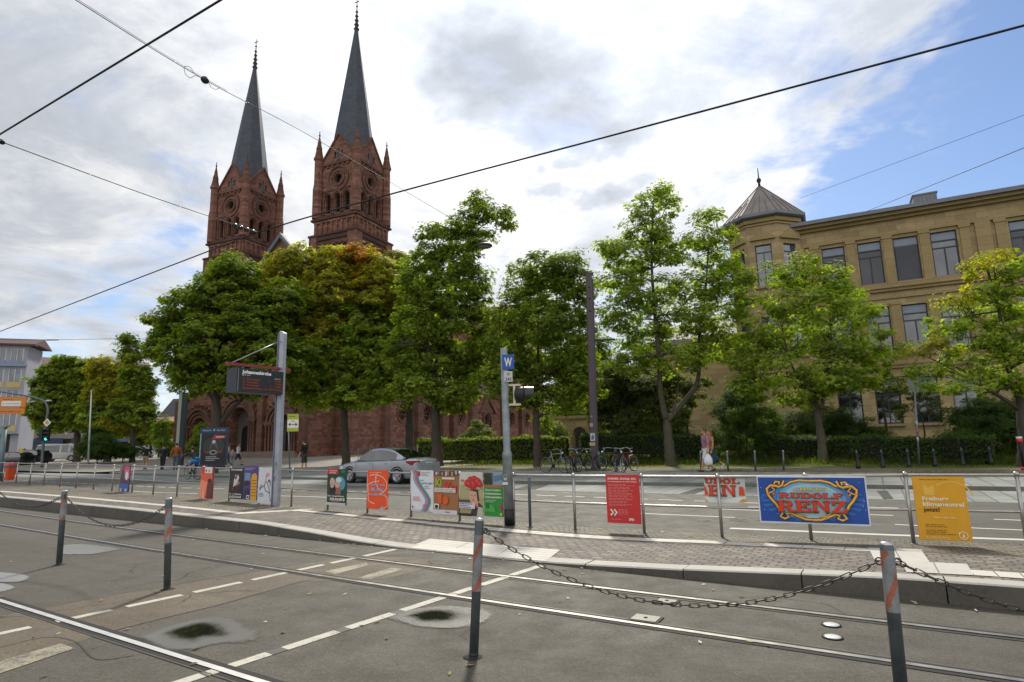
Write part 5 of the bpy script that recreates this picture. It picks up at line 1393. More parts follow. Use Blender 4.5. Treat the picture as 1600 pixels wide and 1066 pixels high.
for x, w, zs, z0 in ar:
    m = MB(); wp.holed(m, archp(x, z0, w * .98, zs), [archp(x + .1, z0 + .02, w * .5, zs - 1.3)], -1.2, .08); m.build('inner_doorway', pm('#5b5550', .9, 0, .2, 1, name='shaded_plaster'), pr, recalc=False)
b = MB()
for i in range(3): b.frame_box(MID - CM * PD, CE, CM, Z, -9.4 - .4 * i, 9.4 + .4 * i, -.9 - .4 * i, .3, -.2, 1.0 - .3 * i)
b.build('steps', pm('#7a6a60', .85, 0, .2, 1, name='step_stone'), pr)
# ---------------------------------------------------------------- school
P0 = D(1230, 360, 42.0); P0.z = 0
SU = Vector((math.cos(R(-27.5)), math.sin(R(-27.5)), 0)); SN = Vector((SU.y, -SU.x, 0))     # SN towards us
YS = mat_ashlar('yellow_sandstone', '#a5926f', SU, SN, 1.1, .42, .17, .42)
YT = mat_ashlar('yellow_sandstone_trim', '#9a8763', SU, SN, 2.0, .6, .06, .35)
ZINC = pm('#6d7076', .5, .3, .15, 1.5, name='zinc'); ZROOF = pm('#7c7672', .75, 0, .18, 1.2, name='standing_seam_zinc')
FRAME = pm('#2e3238', .5, name='window_frame'); SHUT = pm('#7d8796', .5, 0, .08, 2, name='blind_box'); BLIND = pm('#5d5f68', .55, 0, .1, 2, name='slat_blind')
def mat_glass(name, col, rough=.03):
    N = NT(name); P = N.pos(); c = lin(col)
    n = N.noise(N.n('VectorMath', {0: P, 1: (1, 1, .45)}, operation='MULTIPLY').outputs[0], 1.1, 4, .6, .6)
    cc = N.ramp(n, [(.35, tuple(x * .45 for x in c[:3])), (.5, c[:3]), (.62, tuple(min(1, x * 1.6 + .02) for x in c[:3]))])  # light and dark blotches paint interior reflections into the glass colour
    bp = N.n('Bump', {'Strength': .12, 'Distance': .05, 'Height': N.noise(P, .9, 2)})
    return N.end(N.n('BsdfPrincipled', {'Base Color': cc, 'Roughness': rough, 'Specular IOR Level': .9, 'IOR': 1.6, 'Coat Weight': .6, 'Normal': bp}))
GLASS = mat_glass('window_glass', '#39434f'); GLASS_D = mat_glass('dark_glass', '#1b2126')
sc = thing('school', 'yellow sandstone school building with a turret at its corner and rows of tall windows', 'school', P0)
ws = Wall(P0, SU, SN)
LEN = 34
wx = [2.77, 4.98, 7.10, 9.22, 13.35, 15.5, 17.62, 19.75, 24, 26.2, 28.3, 30.4]
floors = [(2.1, 5.1), (6.7, 9.95), (11.55, 14.6)]
outer = [(-.6, 0), (LEN, 0), (LEN, 16.2), (-.6, 16.2)]
holes = [[(x - .72, z0), (x + .72, z0), (x + .72, z1), (x - .72, z1)] for z0, z1 in floors for x in wx]
b = MB(); ws.holed(b, outer, holes, 0, .32)
wl = Wall(P0 - SU * .6, -SN, -SU); wl.fill(b, [(0, 0), (14, 0), (14, 16.2), (0, 16.2)], 0)
wall_o = b.build('wall', YS, sc, recalc=False)
rngw = random.Random(4)
for fi, (z0, z1) in enumerate(floors):
    for i, x in enumerate(wx):
        f = MB()
        for a, c, d, e in ((-.72, -.64, z0, z1), (.64, .72, z0, z1), (-.64, .64, z0, z0 + .09), (-.64, .64, z1 - .09, z1), (-.64, .64, z1 - .66, z1 - .58), (-.64, .64, z1 - 1.12, z1 - 1.04), (-.04, .04, z0 + .09, z1 - 1.12)): ws.box(f, x + a, x + c, d, e, -.26, -.17)
        wo = f.build('window', FRAME, sc)
        g_ = MB(); ws.box(g_, x - .8, x + .8, z0 - .16, z0, 0, .2); g_.build('sill', YT, wo)
        g_ = MB(); ws.fill(g_, [(x - .66, z0), (x + .66, z0), (x + .66, z1 - .6), (x - .66, z1 - .6)], -.22); g_.build('pane', GLASS if (i == 3 or fi == 1) else GLASS_D, wo, recalc=False)
        g_ = MB(); ws.box(g_, x - .65, x + .65, z1 - .57, z1 - .085, -.22, -.15); g_.build('blind_box', SHUT, wo)
        mode = {(2, 0): 1, (2, 1): 1, (2, 2): 2, (2, 4): 1}.get((fi, i), rngw.choice([0, 0, 1, 2]) if i > 4 and fi == 2 else 0)
        if mode:
            g_ = MB(); zz0 = z0 + .08; nst = 44
            for k_ in range(nst):
                za = zz0 + (z1 - .6 - zz0) * k_ / nst
                g_.poly([ws.P(x - .63, za, -.215 if mode == 1 else -.12), ws.P(x + .63, za, -.215 if mode == 1 else -.12), ws.P(x + .63, za + (.036 if mode == 1 else .066), -.205 if mode == 1 else -.155), ws.P(x - .63, za + (.036 if mode == 1 else .066), -.205 if mode == 1 else -.155)])
            g_.build('slat_blind', BLIND, wo, recalc=False)
b = MB()
for z0, z1, d in ((0, 1.15, .28), (5.75, 5.95, .18), (5.95, 6.15, .26), (10.45, 10.62, .12), (10.95, 11.15, .20), (11.15, 11.42, .34), (14.82, 14.98, .16), (15.9, 16.2, .28)): ws.box(b, -.6, LEN, z0, z1, 0, d)
b.build('string_courses', YT, sc)
for x in [1.62, 3.87, 6.04, 8.16, 10.36, 12.2, 14.42, 16.56, 18.68, 20.9, 22.9, 25.1, 27.25, 29.35, 31.6]:
    for z0, z1 in ((6.45, 10.2), (11.42, 14.82)):
        b = MB(); ws.box(b, x - .26, x + .26, z0, z1 - .2, 0, .12); ws.box(b, x - .32, x + .32, z1 - .2, z1, 0, .17); b.build('pilaster', YT, sc)
b = MB(); ws.box(b, 10.9, 11.7, 11.42, 14.82, 0, .22); b.build('pilaster', YT, sc)
b = MB(); ws.box(b, -1.0, LEN, 16.1, 16.3, -1, .62); b.build('cornice', YT, sc)
b = MB(); ws.box(b, -1.25, LEN, 16.3, 16.56, -1, .88); b.build('gutter', ZINC, sc)
b = MB(); b.prism([ws.P(-1.1, 16.54, .7), ws.P(-1.1, 16.54, -14), ws.P(-1.1, 18.3, -7)], SU * (LEN + 1)); 
for i in range(40): pass
b.build('roof', ZROOF, sc)
q = D(1456, 318, P0.y - 3.2); xu = (q - P0).dot(SU)
b = MB(); ws.box(b, xu - .75, xu + .65, 16.8, 18.3, -4.3, -2.9); ws.box(b, xu - .82, xu + .72, 18.3, 18.4, -4.4, -2.85)
for i in range(6): ws.box(b, xu - .7 + i * .24, xu - .67 + i * .24, 16.8, 18.3, -2.9, -2.87)
b.build('roof_box', ZINC, sc)
b = MB(); b.tube([ws.P(-.95, 16.4, .75), ws.P(-.95, 15.9, .7), ws.P(-.62, 15.4, .12), ws.P(-.5, 15.2, .12), ws.P(-.5, 0, .12)], .06, 8); b.build('downpipe', ZINC, sc)
# turret
tcx = D(1197, 400, 43.4); tcx.z = 0
tz = lambda y: D(1197, y, 43.4).z
ez = D(1200, 340, 41).z
b = MB(); tr_ = 2.62; ph = R(22.5) + math.atan2(SU.y, SU.x)
ring8 = lambda r, z: [tcx + Vector((math.cos(ph + k_ * PI / 4) * r, math.sin(ph + k_ * PI / 4) * r, z)) for k_ in range(8)]
tp8 = ring8(tr_, 0)
twin = []; tb = MB()
for k_ in range(8):
    a, c = tp8[k_], tp8[(k_ + 1) % 8]; mid_ = (a + c) / 2
    n_o = (mid_ - tcx).normalized(); uu = Vector((-n_o.y, n_o.x, 0)); w8 = Wall(mid_, uu, n_o); hw8 = (c - a).length / 2
    hol = [[(-.55, z0), (.55, z0), (.55, z1), (-.55, z1)] for z0, z1 in ((7.0, 9.8), (12.0, 15.1))] if n_o.dot(-Vector((tcx.x, tcx.y, 0)).normalized()) > .1 else []
    w8.holed(tb, [(-hw8, 0), (hw8, 0), (hw8, ez), (-hw8, ez)], hol, 0, .25)
    twin.append((w8, hol, hw8))
tt = tb.build('turret', YS, sc, recalc=False)
tm_ = MB()
for w8, hol, hw8 in twin:
    for hh in hol:
        z0, z1 = hh[0][1], hh[2][1]
        f = MB()
        for a, c, d, e in ((-.55, -.48, z0, z1), (.48, .55, z0, z1), (-.48, .48, z0, z0 + .07), (-.48, .48, z1 - .07, z1), (-.48, .48, z1 - .6, z1 - .53), (-.03, .03, z0, z1 - .6)): w8.box(f, a, c, d, e, -.2, -.12)
        f.build('turret_window', FRAME, tt)
        f = MB(); w8.fill(f, [(-.5, z0), (.5, z0), (.5, z1), (-.5, z1)], -.16); f.build('turret_pane', GLASS, tt, recalc=False)
        if z1 > 12: pd_ = MB(); w8.prism(pd_, [(-.85, 15.45), (.85, 15.45), (.85, 15.58), (0, 16.15), (-.85, 15.58)], .01, .2); w8.prism(pd_, [(-.65, 15.57), (.65, 15.57), (0, 15.98)], .2, .202); pd_.build('pediment', YT, tt)
        sl_ = MB(); w8.box(sl_, -.72, .72, z0 - .14, z0, 0, .16); sl_.build('turret_sill', YT, tt)
    for z0, z1, d in ((11.2, 11.45, .14), (16.55, 16.7, .10), (ez - .3, ez, .2), (0, 1.1, .2), (5.8, 6.1, .15)): tm_ = MB(); w8.box(tm_, -hw8 - d * .41, hw8 + d * .41, z0, z1, .002, d); tm_.build('turret_band', YT, tt)
b = MB(); b.lathe([(tr_ + .45, ez), (tr_ + .62, ez + .12), (tr_ + .62, ez + .32), (tr_ + .5, ez + .34)], tcx, 8, smooth=False, ph=0)
me_rot = None
b2 = MB(); k8 = lambda r, z: ring8(r, z)
def oct_stack(prof, m, nm):
    b_ = MB(); vs = [p for r, z in prof for p in ring8(r, z)]
    fs = [(i * 8 + j, i * 8 + (j + 1) % 8, i * 8 + 8 + (j + 1) % 8, i * 8 + 8 + j) for i in range(len(prof) - 1) for j in range(8)] + [tuple(range(8))[::-1]]
    b_.mesh(vs, fs); return b_.build(nm, m, tt)
oct_stack([(tr_ - .1, ez - .02), (tr_ + .42, ez + .02), (tr_ + .55, ez + .12), (tr_ + .55, ez + .34), (tr_ + .4, ez + .36)], ZINC, 'turret_gutter')
apz = tz(291)
rf = oct_stack([(tr_ + .42, ez + .345), (.06, apz)], ZROOF, 'turret_roof')
b = MB()
R8a, R8b = ring8(tr_ + .43, ez + .35), ring8(.05, apz + .03)
for j in range(8):
    for f_ in (0, .25, .5, .75):
        a = R8a[j] * (1 - f_) + R8a[(j + 1) % 8] * f_; e = R8b[j] * (1 - f_) + R8b[(j + 1) % 8] * f_
        b.tube([a + Z * .02, a + (e - a) * (.97 if f_ == 0 else .6 if f_ == .5 else .45) + Z * .02], .028, 4, False)
b.build('roof_seams', pm('#6f6660', .6, .2, .2, 2, name='seam'), tt)
b = MB(); b.lathe([(.12, apz - .1), (.08, apz + .25), (.17, apz + .42), (.17, apz + .55), (.05, apz + .7), (.03, apz + 1.45), (1e-4, apz + 1.5)], tcx, 10); b.build('finial', pm('#2c2e38', .5, .4, name='finial_metal'), tt)
# lower wing left of the turret
b = MB(); b.frame_box(P0, SU, SN, Z, -12, -2, -14, -5.5, 0, 9.5); b.build('side_wing', YS, sc)
b = MB(); b.frame_box(P0, SU, SN, Z, -12.3, -1.9, -14.2, -5.2, 9.5, 9.9); b.prism([P0 + SU * -12.3 + SN * d + Z * z for d, z in ((-14.2, 9.9), (-5.2, 9.9), (-9.7, 12))], SU * 10.4); b.build('wing_roof', ZROOF, sc)

# ---------------------------------------------------------------- arcade wall between church and school
q = D(893, 700, 47); q.z = bank_z(q)
o = thing('arcade', 'low yellow stone arcade with round arches seen between the hedges', 'arcade', q)
w = Wall(q, SU, SN); top = D(893, 652, 47).z - q.z
b = MB(); hol = [archp(x, .1, 1.15, top - 1.35, 12) for x in (-2.2, -.75, .75, 2.2)]
w.holed(b, [(-3.2, 0), (3.2, 0), (3.2, top), (-3.2, top)], hol, 0, .5)
b.build('arches', YS, o, recalc=False)
b = MB()
for x in (-2.2, -.75, .75, 2.2): w.ring(b, x, top - 1.35, .58, .74, 0, .08)
for x in (-1.47, 0, 1.47): w.column(b, x, .12, 0, top - 1.4, .12)
w.box(b, -3.3, 3.3, top - .12, top + .1, -.3, .15); b.build('columns', YT, o)
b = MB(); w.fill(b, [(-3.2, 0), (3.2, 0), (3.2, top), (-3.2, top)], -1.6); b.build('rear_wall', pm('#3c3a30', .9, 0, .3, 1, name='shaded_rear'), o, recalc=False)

# ---------------------------------------------------------------- left end of the street
PALE = pm('#94959f', .8, 0, .08, .4, name='pale_render'); PANEL = pm('#7f8ea4', .7, 0, .08, .4, name='blue_grey_panel'); YEL = pm('#b9a468', .7, 0, .08, .4, name='yellow_panel'); TILE = pm('#5d4744', .8, 0, .2, 2, name='brown_tiles'); WHF = pm('#c3c6cf', .6, 0, .06, 1, name='white_frame')
q = D(27, 700, 88); q.z = .3
u1 = Vector((-math.cos(R(22)), -math.sin(R(22)), 0)); n1 = Vector((-u1.y, u1.x, 0)); n1 = n1 if n1.y < 0 else -n1
o = thing('apartment_block', 'pale lavender apartment block with yellow and blue panels at the left edge', 'building', q)
w = Wall(q, u1, n1); tz_ = D(30, 541, 88).z - q.z
fl = [(1.0 + i * (tz_ - 1) / 5.0, 1.0 + (i + 1) * (tz_ - 1) / 5.0) for i in range(5)]
hol = []
for z0, z1 in fl[1:]:
    for x in (1.3, 3.4, 5.9, 8.0, 10.5): hol.append([(x - .8, z0 + .95), (x + .8, z0 + .95), (x + .8, z1 - .3), (x - .8, z1 - .3)])
b = MB(); w.holed(b, [(0, 0), (16, 0), (16, tz_), (0, tz_)], hol, 0, .2); w.fill(b, [(0, 0), (16, 0), (16, tz_), (0, tz_)], -6)
wr = Wall(q, -n1, -u1); wr.fill(b, [(0, 0), (6, 0), (6, tz_), (0, tz_)], 0); b.build('wall', PALE, o, recalc=False)
for i, hh in enumerate(hol):
    m = MB(); x = (hh[0][0] + hh[1][0]) / 2
    for a, c in ((hh[0][0], hh[0][0] + .12), (hh[1][0] - .12, hh[1][0]), (x - .05, x + .05)): w.box(m, a, c, hh[0][1], hh[2][1], -.15, -.05)
    wi = m.build('window', WHF, o); m = MB(); w.fill(m, hh, -.12); m.build('pane', GLASS, wi, recalc=False)
for k_, (z0, z1) in enumerate(fl[1:]):
    for x in (1.3, 3.4, 5.9, 8.0, 10.5): b = MB(); w.box(b, x - .85, x + .85, z0 + .1, z0 + .9, 0, .06); b.build('panel', YEL if (k_ + int(x)) % 2 else PANEL, o)
b = MB(); w.box(b, -.2, 16, fl[3][1] + .05, fl[3][1] + .35, 0, .4); w.box(b, -.1, 16, fl[0][1] - .3, fl[0][1] + .1, 0, .8); b.build('canopy', PANEL, o)
b = MB(); b.mat(DARK); w.box(b, 1, 15, 0, fl[0][1] - .4, 0, .05); b.build('shop_front', GLASS_D, o)
b = MB(); b.prism([w.P(-1.0, tz_, .7), w.P(17, tz_, .7), w.P(17, tz_ + .22, .7), w.P(-1.0, tz_ + .22, .7)], -n1 * 1.0); b.prism([w.P(-1.0, tz_ + .2, .7), w.P(-1.0, tz_ + .2, -7), w.P(-1.0, tz_ + 1.5, -3)], u1 * 16); b.build('roof', TILE, o)
q = D(36, 705, 108); q.z = .5
u2 = Vector((math.cos(R(36)), math.sin(R(36)), 0)); n2 = Vector((u2.y, -u2.x, 0))
o = thing('office_row', 'long row building with a brown roof and shops at street level behind the park trees', 'building', q)
w = Wall(q, u2, n2); t2 = D(40, 571, 108).z - q.z; L2 = 18
b = MB(); hol = []
for i in range(9):
    for k_ in range(4): hol.append([(1 + i * 2.0 - .62, 4.4 + k_ * 2.9), (1 + i * 2.0 + .62, 4.4 + k_ * 2.9), (1 + i * 2.0 + .62, 6.4 + k_ * 2.9), (1 + i * 2.0 - .62, 6.4 + k_ * 2.9)])
hol = [h_ for h_ in hol if h_[2][1] < t2 - .2]
w.holed(b, [(0, 0), (L2, 0), (L2, t2), (0, t2)], hol, 0, .25); w.fill(b, [(0, 0), (L2, 0), (L2, t2), (0, t2)], -10)
for x in (0, L2): Wall(w.P(x, 0), -n2, u2).fill(b, [(0, 0), (10, 0), (10, t2), (0, t2)], 0)
b.build('wall', pm('#9a948e', .85, 0, .1, .5, name='beige_render'), o, recalc=False)
for hh in hol[::1]:
    m = MB(); w.fill(m, hh, -.18); m.build('window', GLASS_D, o, recalc=False)
b = MB()
for i in range(10): w.box(b, i * 2.0 - .14, i * 2.0 + .14, 4.0, t2, 0, .3)
b.build('fins', WHF, o)
b = MB(); b.prism([w.P(-.6, t2, .9), w.P(-.6, t2, -11), w.P(-.6, t2 + 2.2, -5)], u2 * (L2 + 1.2)); b.build('roof', TILE, o)
b = MB(); w.box(b, 0, L2, 0.1, 3.3, 0, .04); b.build('shop_windows', GLASS_D, o)
AWN = [pm('#2b3a55', .8, name='awning'), pm('#3c3a3a', .8, name='awning'), pm('#4a5a80', .8, name='awning')]
for i in range(3):
    b = MB(); b.prism([w.P(1 + i * 5.8, 3.4, .05), w.P(1 + i * 5.8, 3.4, .1), w.P(1 + i * 5.8, 2.6, 1.8), w.P(1 + i * 5.8, 2.5, 1.8)], u2 * 4.6); b.build('awning', AWN[i % 3], o)
# houses and the wooded hill far off
def house(px0, px1, ybase, yeave, yroof, dist, label, wallm, roofm, hip=True):
    A, B = D(px0, ybase, dist), D(px1, ybase, dist); A.z = B.z = -.1; we = D((px0 + px1) / 2, yeave, dist).z; wr_ = D((px0 + px1) / 2, yroof, dist).z
    o = thing('house', label, 'house', (A + B) / 2); dx = (B - A).length; dp = dx * .7
    w = Wall(A, (1, 0, 0), (0, -1, 0)); b = MB(); w.box(b, 0, dx, 0, we, -dp, 0); b.build('wall', wallm, o)
    ov = .5; e = [w.P(-ov, we, ov), w.P(dx + ov, we, ov), w.P(dx + ov, we, -dp - ov), w.P(-ov, we, -dp - ov)]; r1, r2 = (w.P(dx * .35, wr_, -dp / 2), w.P(dx * .65, wr_, -dp / 2)) if hip else (w.P(-ov, wr_, -dp / 2), w.P(dx + ov, wr_, -dp / 2))
    b = MB(); b.mesh(e + [r1, r2], [(0, 1, 5, 4), (1, 2, 5), (2, 3, 4, 5), (3, 0, 4), (3, 2, 1, 0)]); b.build('roof', roofm, o)
    for i in range(4):
        for zf in (.30, .62):
            m = MB(); w.box(m, dx * (.12 + i * .22), dx * (.2 + i * .22), we * zf, we * (zf + .16), 0, .05); m.build('window', GLASS_D, o)
house(222, 276, 702, 658, 650, 118, 'white house with a flat reddish roof beyond the park trees', pm('#aab0b6', .8, 0, .06, .3, name='white_render'), pm('#8a6a60', .8, 0, .15, 1, name='reddish_roof'), False)
house(246, 282, 690, 654, 622, 170, 'far house with a steep dark hipped roof on the slope', pm('#6f625c', .8, 0, .1, .3, name='brown_render'), pm('#4c4a50', .8, 0, .15, 1, name='dark_roof'))
rngh = np.random.default_rng(3); b = MB(); nxh, nyh = 70, 14
Ch = D(250, 640, 900)
vs = []
for j in range(nyh):
    for i in range(nxh):
        x = -900 + 1500 * i / (nxh - 1); y = 780 + 420 * j / (nyh - 1)
        f = math.exp(-((x + 520) / 330) ** 2) + .6 * math.exp(-((x - 30) / 160) ** 2) * .4
        vs.append((x, y, 80 * f * math.sin(min(j / (nyh - 1) * 1.7, 1.57)) + rngh.normal(0, 2.2)))
b.mesh(vs, [(j * nxh + i, j * nxh + i + 1, (j + 1) * nxh + i + 1, (j + 1) * nxh + i) for j in range(nyh - 1) for i in range(nxh - 1)])
b.build('hill', pm('#4a5664', .95, 0, .25, .05, name='far_woods'), kind='structure', recalc=False)
# ---------------------------------------------------------------- trees, hedges, shrubs
def mat_leaf(name):
    N = NT(name)
    a = N.n('Attribute', attribute_name='tint').outputs['Color']
    d = N.n('BsdfPrincipled', {'Base Color': a, 'Roughness': .55, 'Specular IOR Level': .16})
    tc_ = N.mix(1.0, a, (1.75, 1.9, .5, 1), 'MULTIPLY')
    t = N.n('BsdfTranslucent', {'Color': tc_})
    return N.end(N.n('MixShader', {0: .56, 1: d.outputs[0], 2: t.outputs[0]}))
LEAF = mat_leaf('foliage')
def mat_bark(name, col):
    N = NT(name); P = N.pos()
    n = N.noise(N.n('VectorMath', {0: P, 1: (1, 1, .22)}, operation='MULTIPLY').outputs[0], 14, 6, .7, .4)
    b = lin(col)[:3]
    c = N.ramp(N.math('ADD', N.math('MULTIPLY', n, .7), N.math('MULTIPLY', N.noise(P, 1.2, 3), .3)), [(.3, tuple(x * .45 for x in b)), (.55, b), (.75, tuple(x * 1.5 for x in b))])
    return N.end(N.n('BsdfPrincipled', {'Base Color': c, 'Roughness': .9, 'Normal': N.n('Bump', {'Strength': .9, 'Distance': .04, 'Height': n}).outputs[0]}))
BARK = mat_bark('bark', '#453d34'); BARK_G = mat_bark('grey_bark', '#4f493d')

PER, DENS, LSZ, PK = 1.5, 1.75, .97, 2.3
def unit(a): return a / np.maximum(np.linalg.norm(a, axis=-1, keepdims=True), 1e-9)
def leaf_mesh(name, C, Nrm, Fwd, size, tint, rng, parent, leaflets=5, spread=1.15, droop=.55, width=.34):
    """C: leaf bases (n,3), each a fan of leaflets; one quad per leaflet, bent down at the tip"""
    n = len(C); V = np.empty((n, leaflets, 4, 3), np.float32)
    side = unit(np.cross(Nrm, Fwd)); Fwd = unit(np.cross(side, Nrm))
    for k_ in range(leaflets):
        a = (k_ - (leaflets - 1) / 2) * (2 * spread / max(leaflets - 1, 1)) + rng.normal(0, .09, n)
        d = Fwd * np.cos(a)[:, None] + side * np.sin(a)[:, None]
        q = np.cross(Nrm, d)
        L = (size * (1 - .32 * abs(k_ - (leaflets - 1) / 2) / max((leaflets - 1) / 2, 1)))[:, None]
        dr = (droop + rng.normal(0, .18, n))[:, None]
        V[:, k_, 0] = C
        V[:, k_, 1] = C + d * L * .62 + q * L * width / 2 - Nrm * L * dr * .18
        V[:, k_, 2] = C + d * L - Nrm * L * dr * .6
        V[:, k_, 3] = C + d * L * .62 - q * L * width / 2 - Nrm * L * dr * .18
    V = V.reshape(-1, 3); m = len(V) // 4
    me = bpy.data.meshes.new(name)
    me.vertices.add(len(V)); me.vertices.foreach_set('co', V.ravel())
    me.loops.add(len(V)); me.loops.foreach_set('vertex_index', np.arange(len(V), dtype=np.int32))
    me.polygons.add(m); me.polygons.foreach_set('loop_start', np.arange(0, len(V), 4, dtype=np.int32))
    me.polygons.foreach_set('loop_total', np.full(m, 4, np.int32))
    me.update()
    at = me.attributes.new('tint', 'FLOAT_COLOR', 'FACE')
    T = np.repeat(tint, leaflets, axis=0) * rng.uniform(.86, 1.14, (m, 1))
    at.data.foreach_set('color', np.concatenate([np.clip(T * PK * np.array([1.2, 1.0, 1.0]), 0, 1), np.ones((m, 1))], 1).astype(np.float32).ravel())
    me.materials.append(LEAF)
    o = bpy.data.objects.new(name, me); COL.objects.link(o)
    if parent is not None: o.parent = parent
    return o

PAL = dict(green=[(.036, .062, .012), (.052, .088, .014), (.074, .116, .018), (.098, .138, .022)],
           fresh=[(.045, .085, .014), (.068, .118, .018), (.095, .140, .024), (.125, .160, .030)],
           dark=[(.016, .034, .010), (.022, .046, .012), (.032, .060, .014)],
           yellow=[(.078, .102, .014), (.108, .126, .018), (.138, .132, .020), (.094, .116, .018)],
           rust=[(.180, .080, .016), (.170, .095, .018), (.130, .100, .018), (.090, .100, .018)],
           olive=[(.040, .058, .022), (.056, .075, .030), (.034, .055, .022)])
def scale_at(d): return d / FPX * 1.02
def crown_pts(blobs, Dt, rng, root, per, depth_k=.85):
    """blobs: (photo x, y, rx, ry, [tint palette], [depth shift m]); -> clump centres, outward vectors, palette"""
    out = []
    for bl_ in blobs:
        x, y, rx, ry = bl_[:4]; pal = bl_[4] if len(bl_) > 4 else None; dz = bl_[5] if len(bl_) > 5 else rng.normal(0, .5)
        k_ = scale_at(Dt); c = np.array(D(x, y, Dt + dz)); r = np.array([rx * k_, max(rx, ry * .7) * k_ * depth_k, ry * k_])
        vol = r[0] * r[2] * r[1]; n = max(6, int(per * PER * (r[0] * r[2] * r[1]) ** .72))
        v = unit(rng.normal(size=(n, 3))); rad = rng.uniform(.25, 1, n) ** .45
        rad *= 1 + rng.normal(0, .09, n) + (rng.uniform(0, 1, n) < .12) * rng.uniform(.08, .3, n)
        out += [(c + vv * r * q, vv * r / np.linalg.norm(vv * r), pal, c) for vv, q in zip(v, rad)]
    return out
def tree(label, base, top_path, Dt, blobs, seed, cat='tree', name='broadleaf_tree', pal='green', group=None, r0=.22, leaf=.17, per=17, dens=1.0, bark=None, leaflets=5, limbs=True, base_z=None, clump=.55, tilt=.55, twig=True, leaders=()):
    """base: photo point of the trunk foot; top_path: photo points up the trunk (the first limb fork at its end)"""
    rng = np.random.default_rng(seed)
    foot = D(base[0], base[1], Dt); fz = bank_z(foot) if base_z is None else base_z
    foot.z = fz
    t = thing(name, label, cat, foot, group=group)
    trunk = [foot - Z * .15, foot + Z * .12] + [D(x, y, Dt) for x, y in top_path]
    radii = [r0 * 1.5, r0 * 1.12] + list(np.linspace(r0 * .95, r0 * .55, len(top_path)))
    tm = MB(); tp = smooth_poly(trunk, 4)
    rr_ = list(np.interp(np.linspace(0, len(trunk) - 1, len(tp)), range(len(trunk)), radii))
    rr_ = [q * (1 + .10 * math.sin(i * 2.3) * (i > 3)) for i, q in enumerate(rr_)]
    tm.tube(tp, rr_, 10)
    fork = np.array(trunk[-1]); CL = crown_pts(blobs, Dt, rng, fork, per)
    # limbs: one to each blob, leaving the trunk near its fork, then twigs to the clumps
    nodes = [(np.array(p), r) for p, r in zip(tp[-6:], rr_[-6:])]
    for ld, ra in leaders:
        pth = smooth_poly([D(x, y, Dt) + Vector((0, rng.normal(0, .15), 0)) for x, y in ld], 4); rad = list(np.linspace(ra, ra * .22, len(pth)))
        tm.tube(pth, rad, 9); nodes += [(np.array(p), q) for p, q in zip(pth, rad)]
    if limbs:
        for i, bl_ in enumerate(blobs):
            c = np.array(D(bl_[0], bl_[1], Dt)); c[1] += rng.normal(0, .6)
            cand = [q for q in nodes if q[0][2] < c[2] + .4] or nodes
            st_, sr = min(cand, key=lambda q: np.linalg.norm(q[0] - c) + (1.6 if q[1] < r0 * .2 else 0))
            L = np.linalg.norm(c - st_)
            if L < .4: continue
            m1 = st_ + (c - st_) * .45 + np.array([0, 0, L * .07]) + rng.normal(0, L * .05, 3)
            end = c + (c - st_) / L * bl_[3] * scale_at(Dt) * .55
            pth = smooth_poly([st_, m1, c, end], 4); r1 = max(min(sr * .72, r0 * .6), .03)
            rad = list(np.linspace(r1, r1 * .18, len(pth)))
            tm.tube(pth, rad, 7, False)
            nodes += [(np.array(p), q) for p, q in zip(pth[3:], rad[3:])]
    NP = np.array([q[0] for q in nodes])
    tips = []
    for c, out, pl, cc in CL:
        dd = np.linalg.norm(NP - c, axis=1) + np.maximum(NP[:, 2] - c[2], 0) * .8
        j = int(np.argmin(dd)); s_ = NP[j]
        if twig and limbs:
            mid_ = (s_ + c) / 2 + np.array([0, 0, .12]) + rng.normal(0, .08, 3)
            r1 = min(nodes[j][1] * .6, .035)
            tm.tube([s_, mid_, c], [r1, r1 * .7, .008], 4, False)
    tm.build('trunk', bark or BARK, t, recalc=False)
    # leaves
    Cs, Ns, Fs, Ts, Sz = [], [], [], [], []
    base_pal = PAL[pal]; ox = np.array(foot)
    for c, out, pl, cc in CL:
        n = max(5, int(rng.normal(24, 5) * dens * DENS))
        v = rng.normal(size=(n, 3)); v = unit(v) * (rng.uniform(0, 1, (n, 1)) ** .5)
        ck = clump * rng.uniform(.6, 1.3); p = c + v * np.array([ck, ck, ck * .55])
        fw_ = unit(out * .8 + v * 1.0 + rng.normal(0, .25, (n, 3)) + np.array([0, 0, -.15]))
        nr = unit(np.array([0, 0, 1.0]) + out * tilt + rng.normal(0, .38, (n, 3)))
        P_ = PAL[pl] if pl else base_pal
        ti = np.array([P_[i] for i in rng.integers(0, len(P_), n)]) * rng.uniform(.68, 1.3)
        Cs.append(p); Ns.append(nr); Fs.append(fw_); Ts.append(ti); Sz.append(leaf * LSZ * rng.uniform(.7, 1.2, n))
    C_ = np.concatenate(Cs) - ox
    leaf_mesh('crown', C_, np.concatenate(Ns), np.concatenate(Fs), np.concatenate(Sz), np.concatenate(Ts), rng, t, leaflets)
    return t

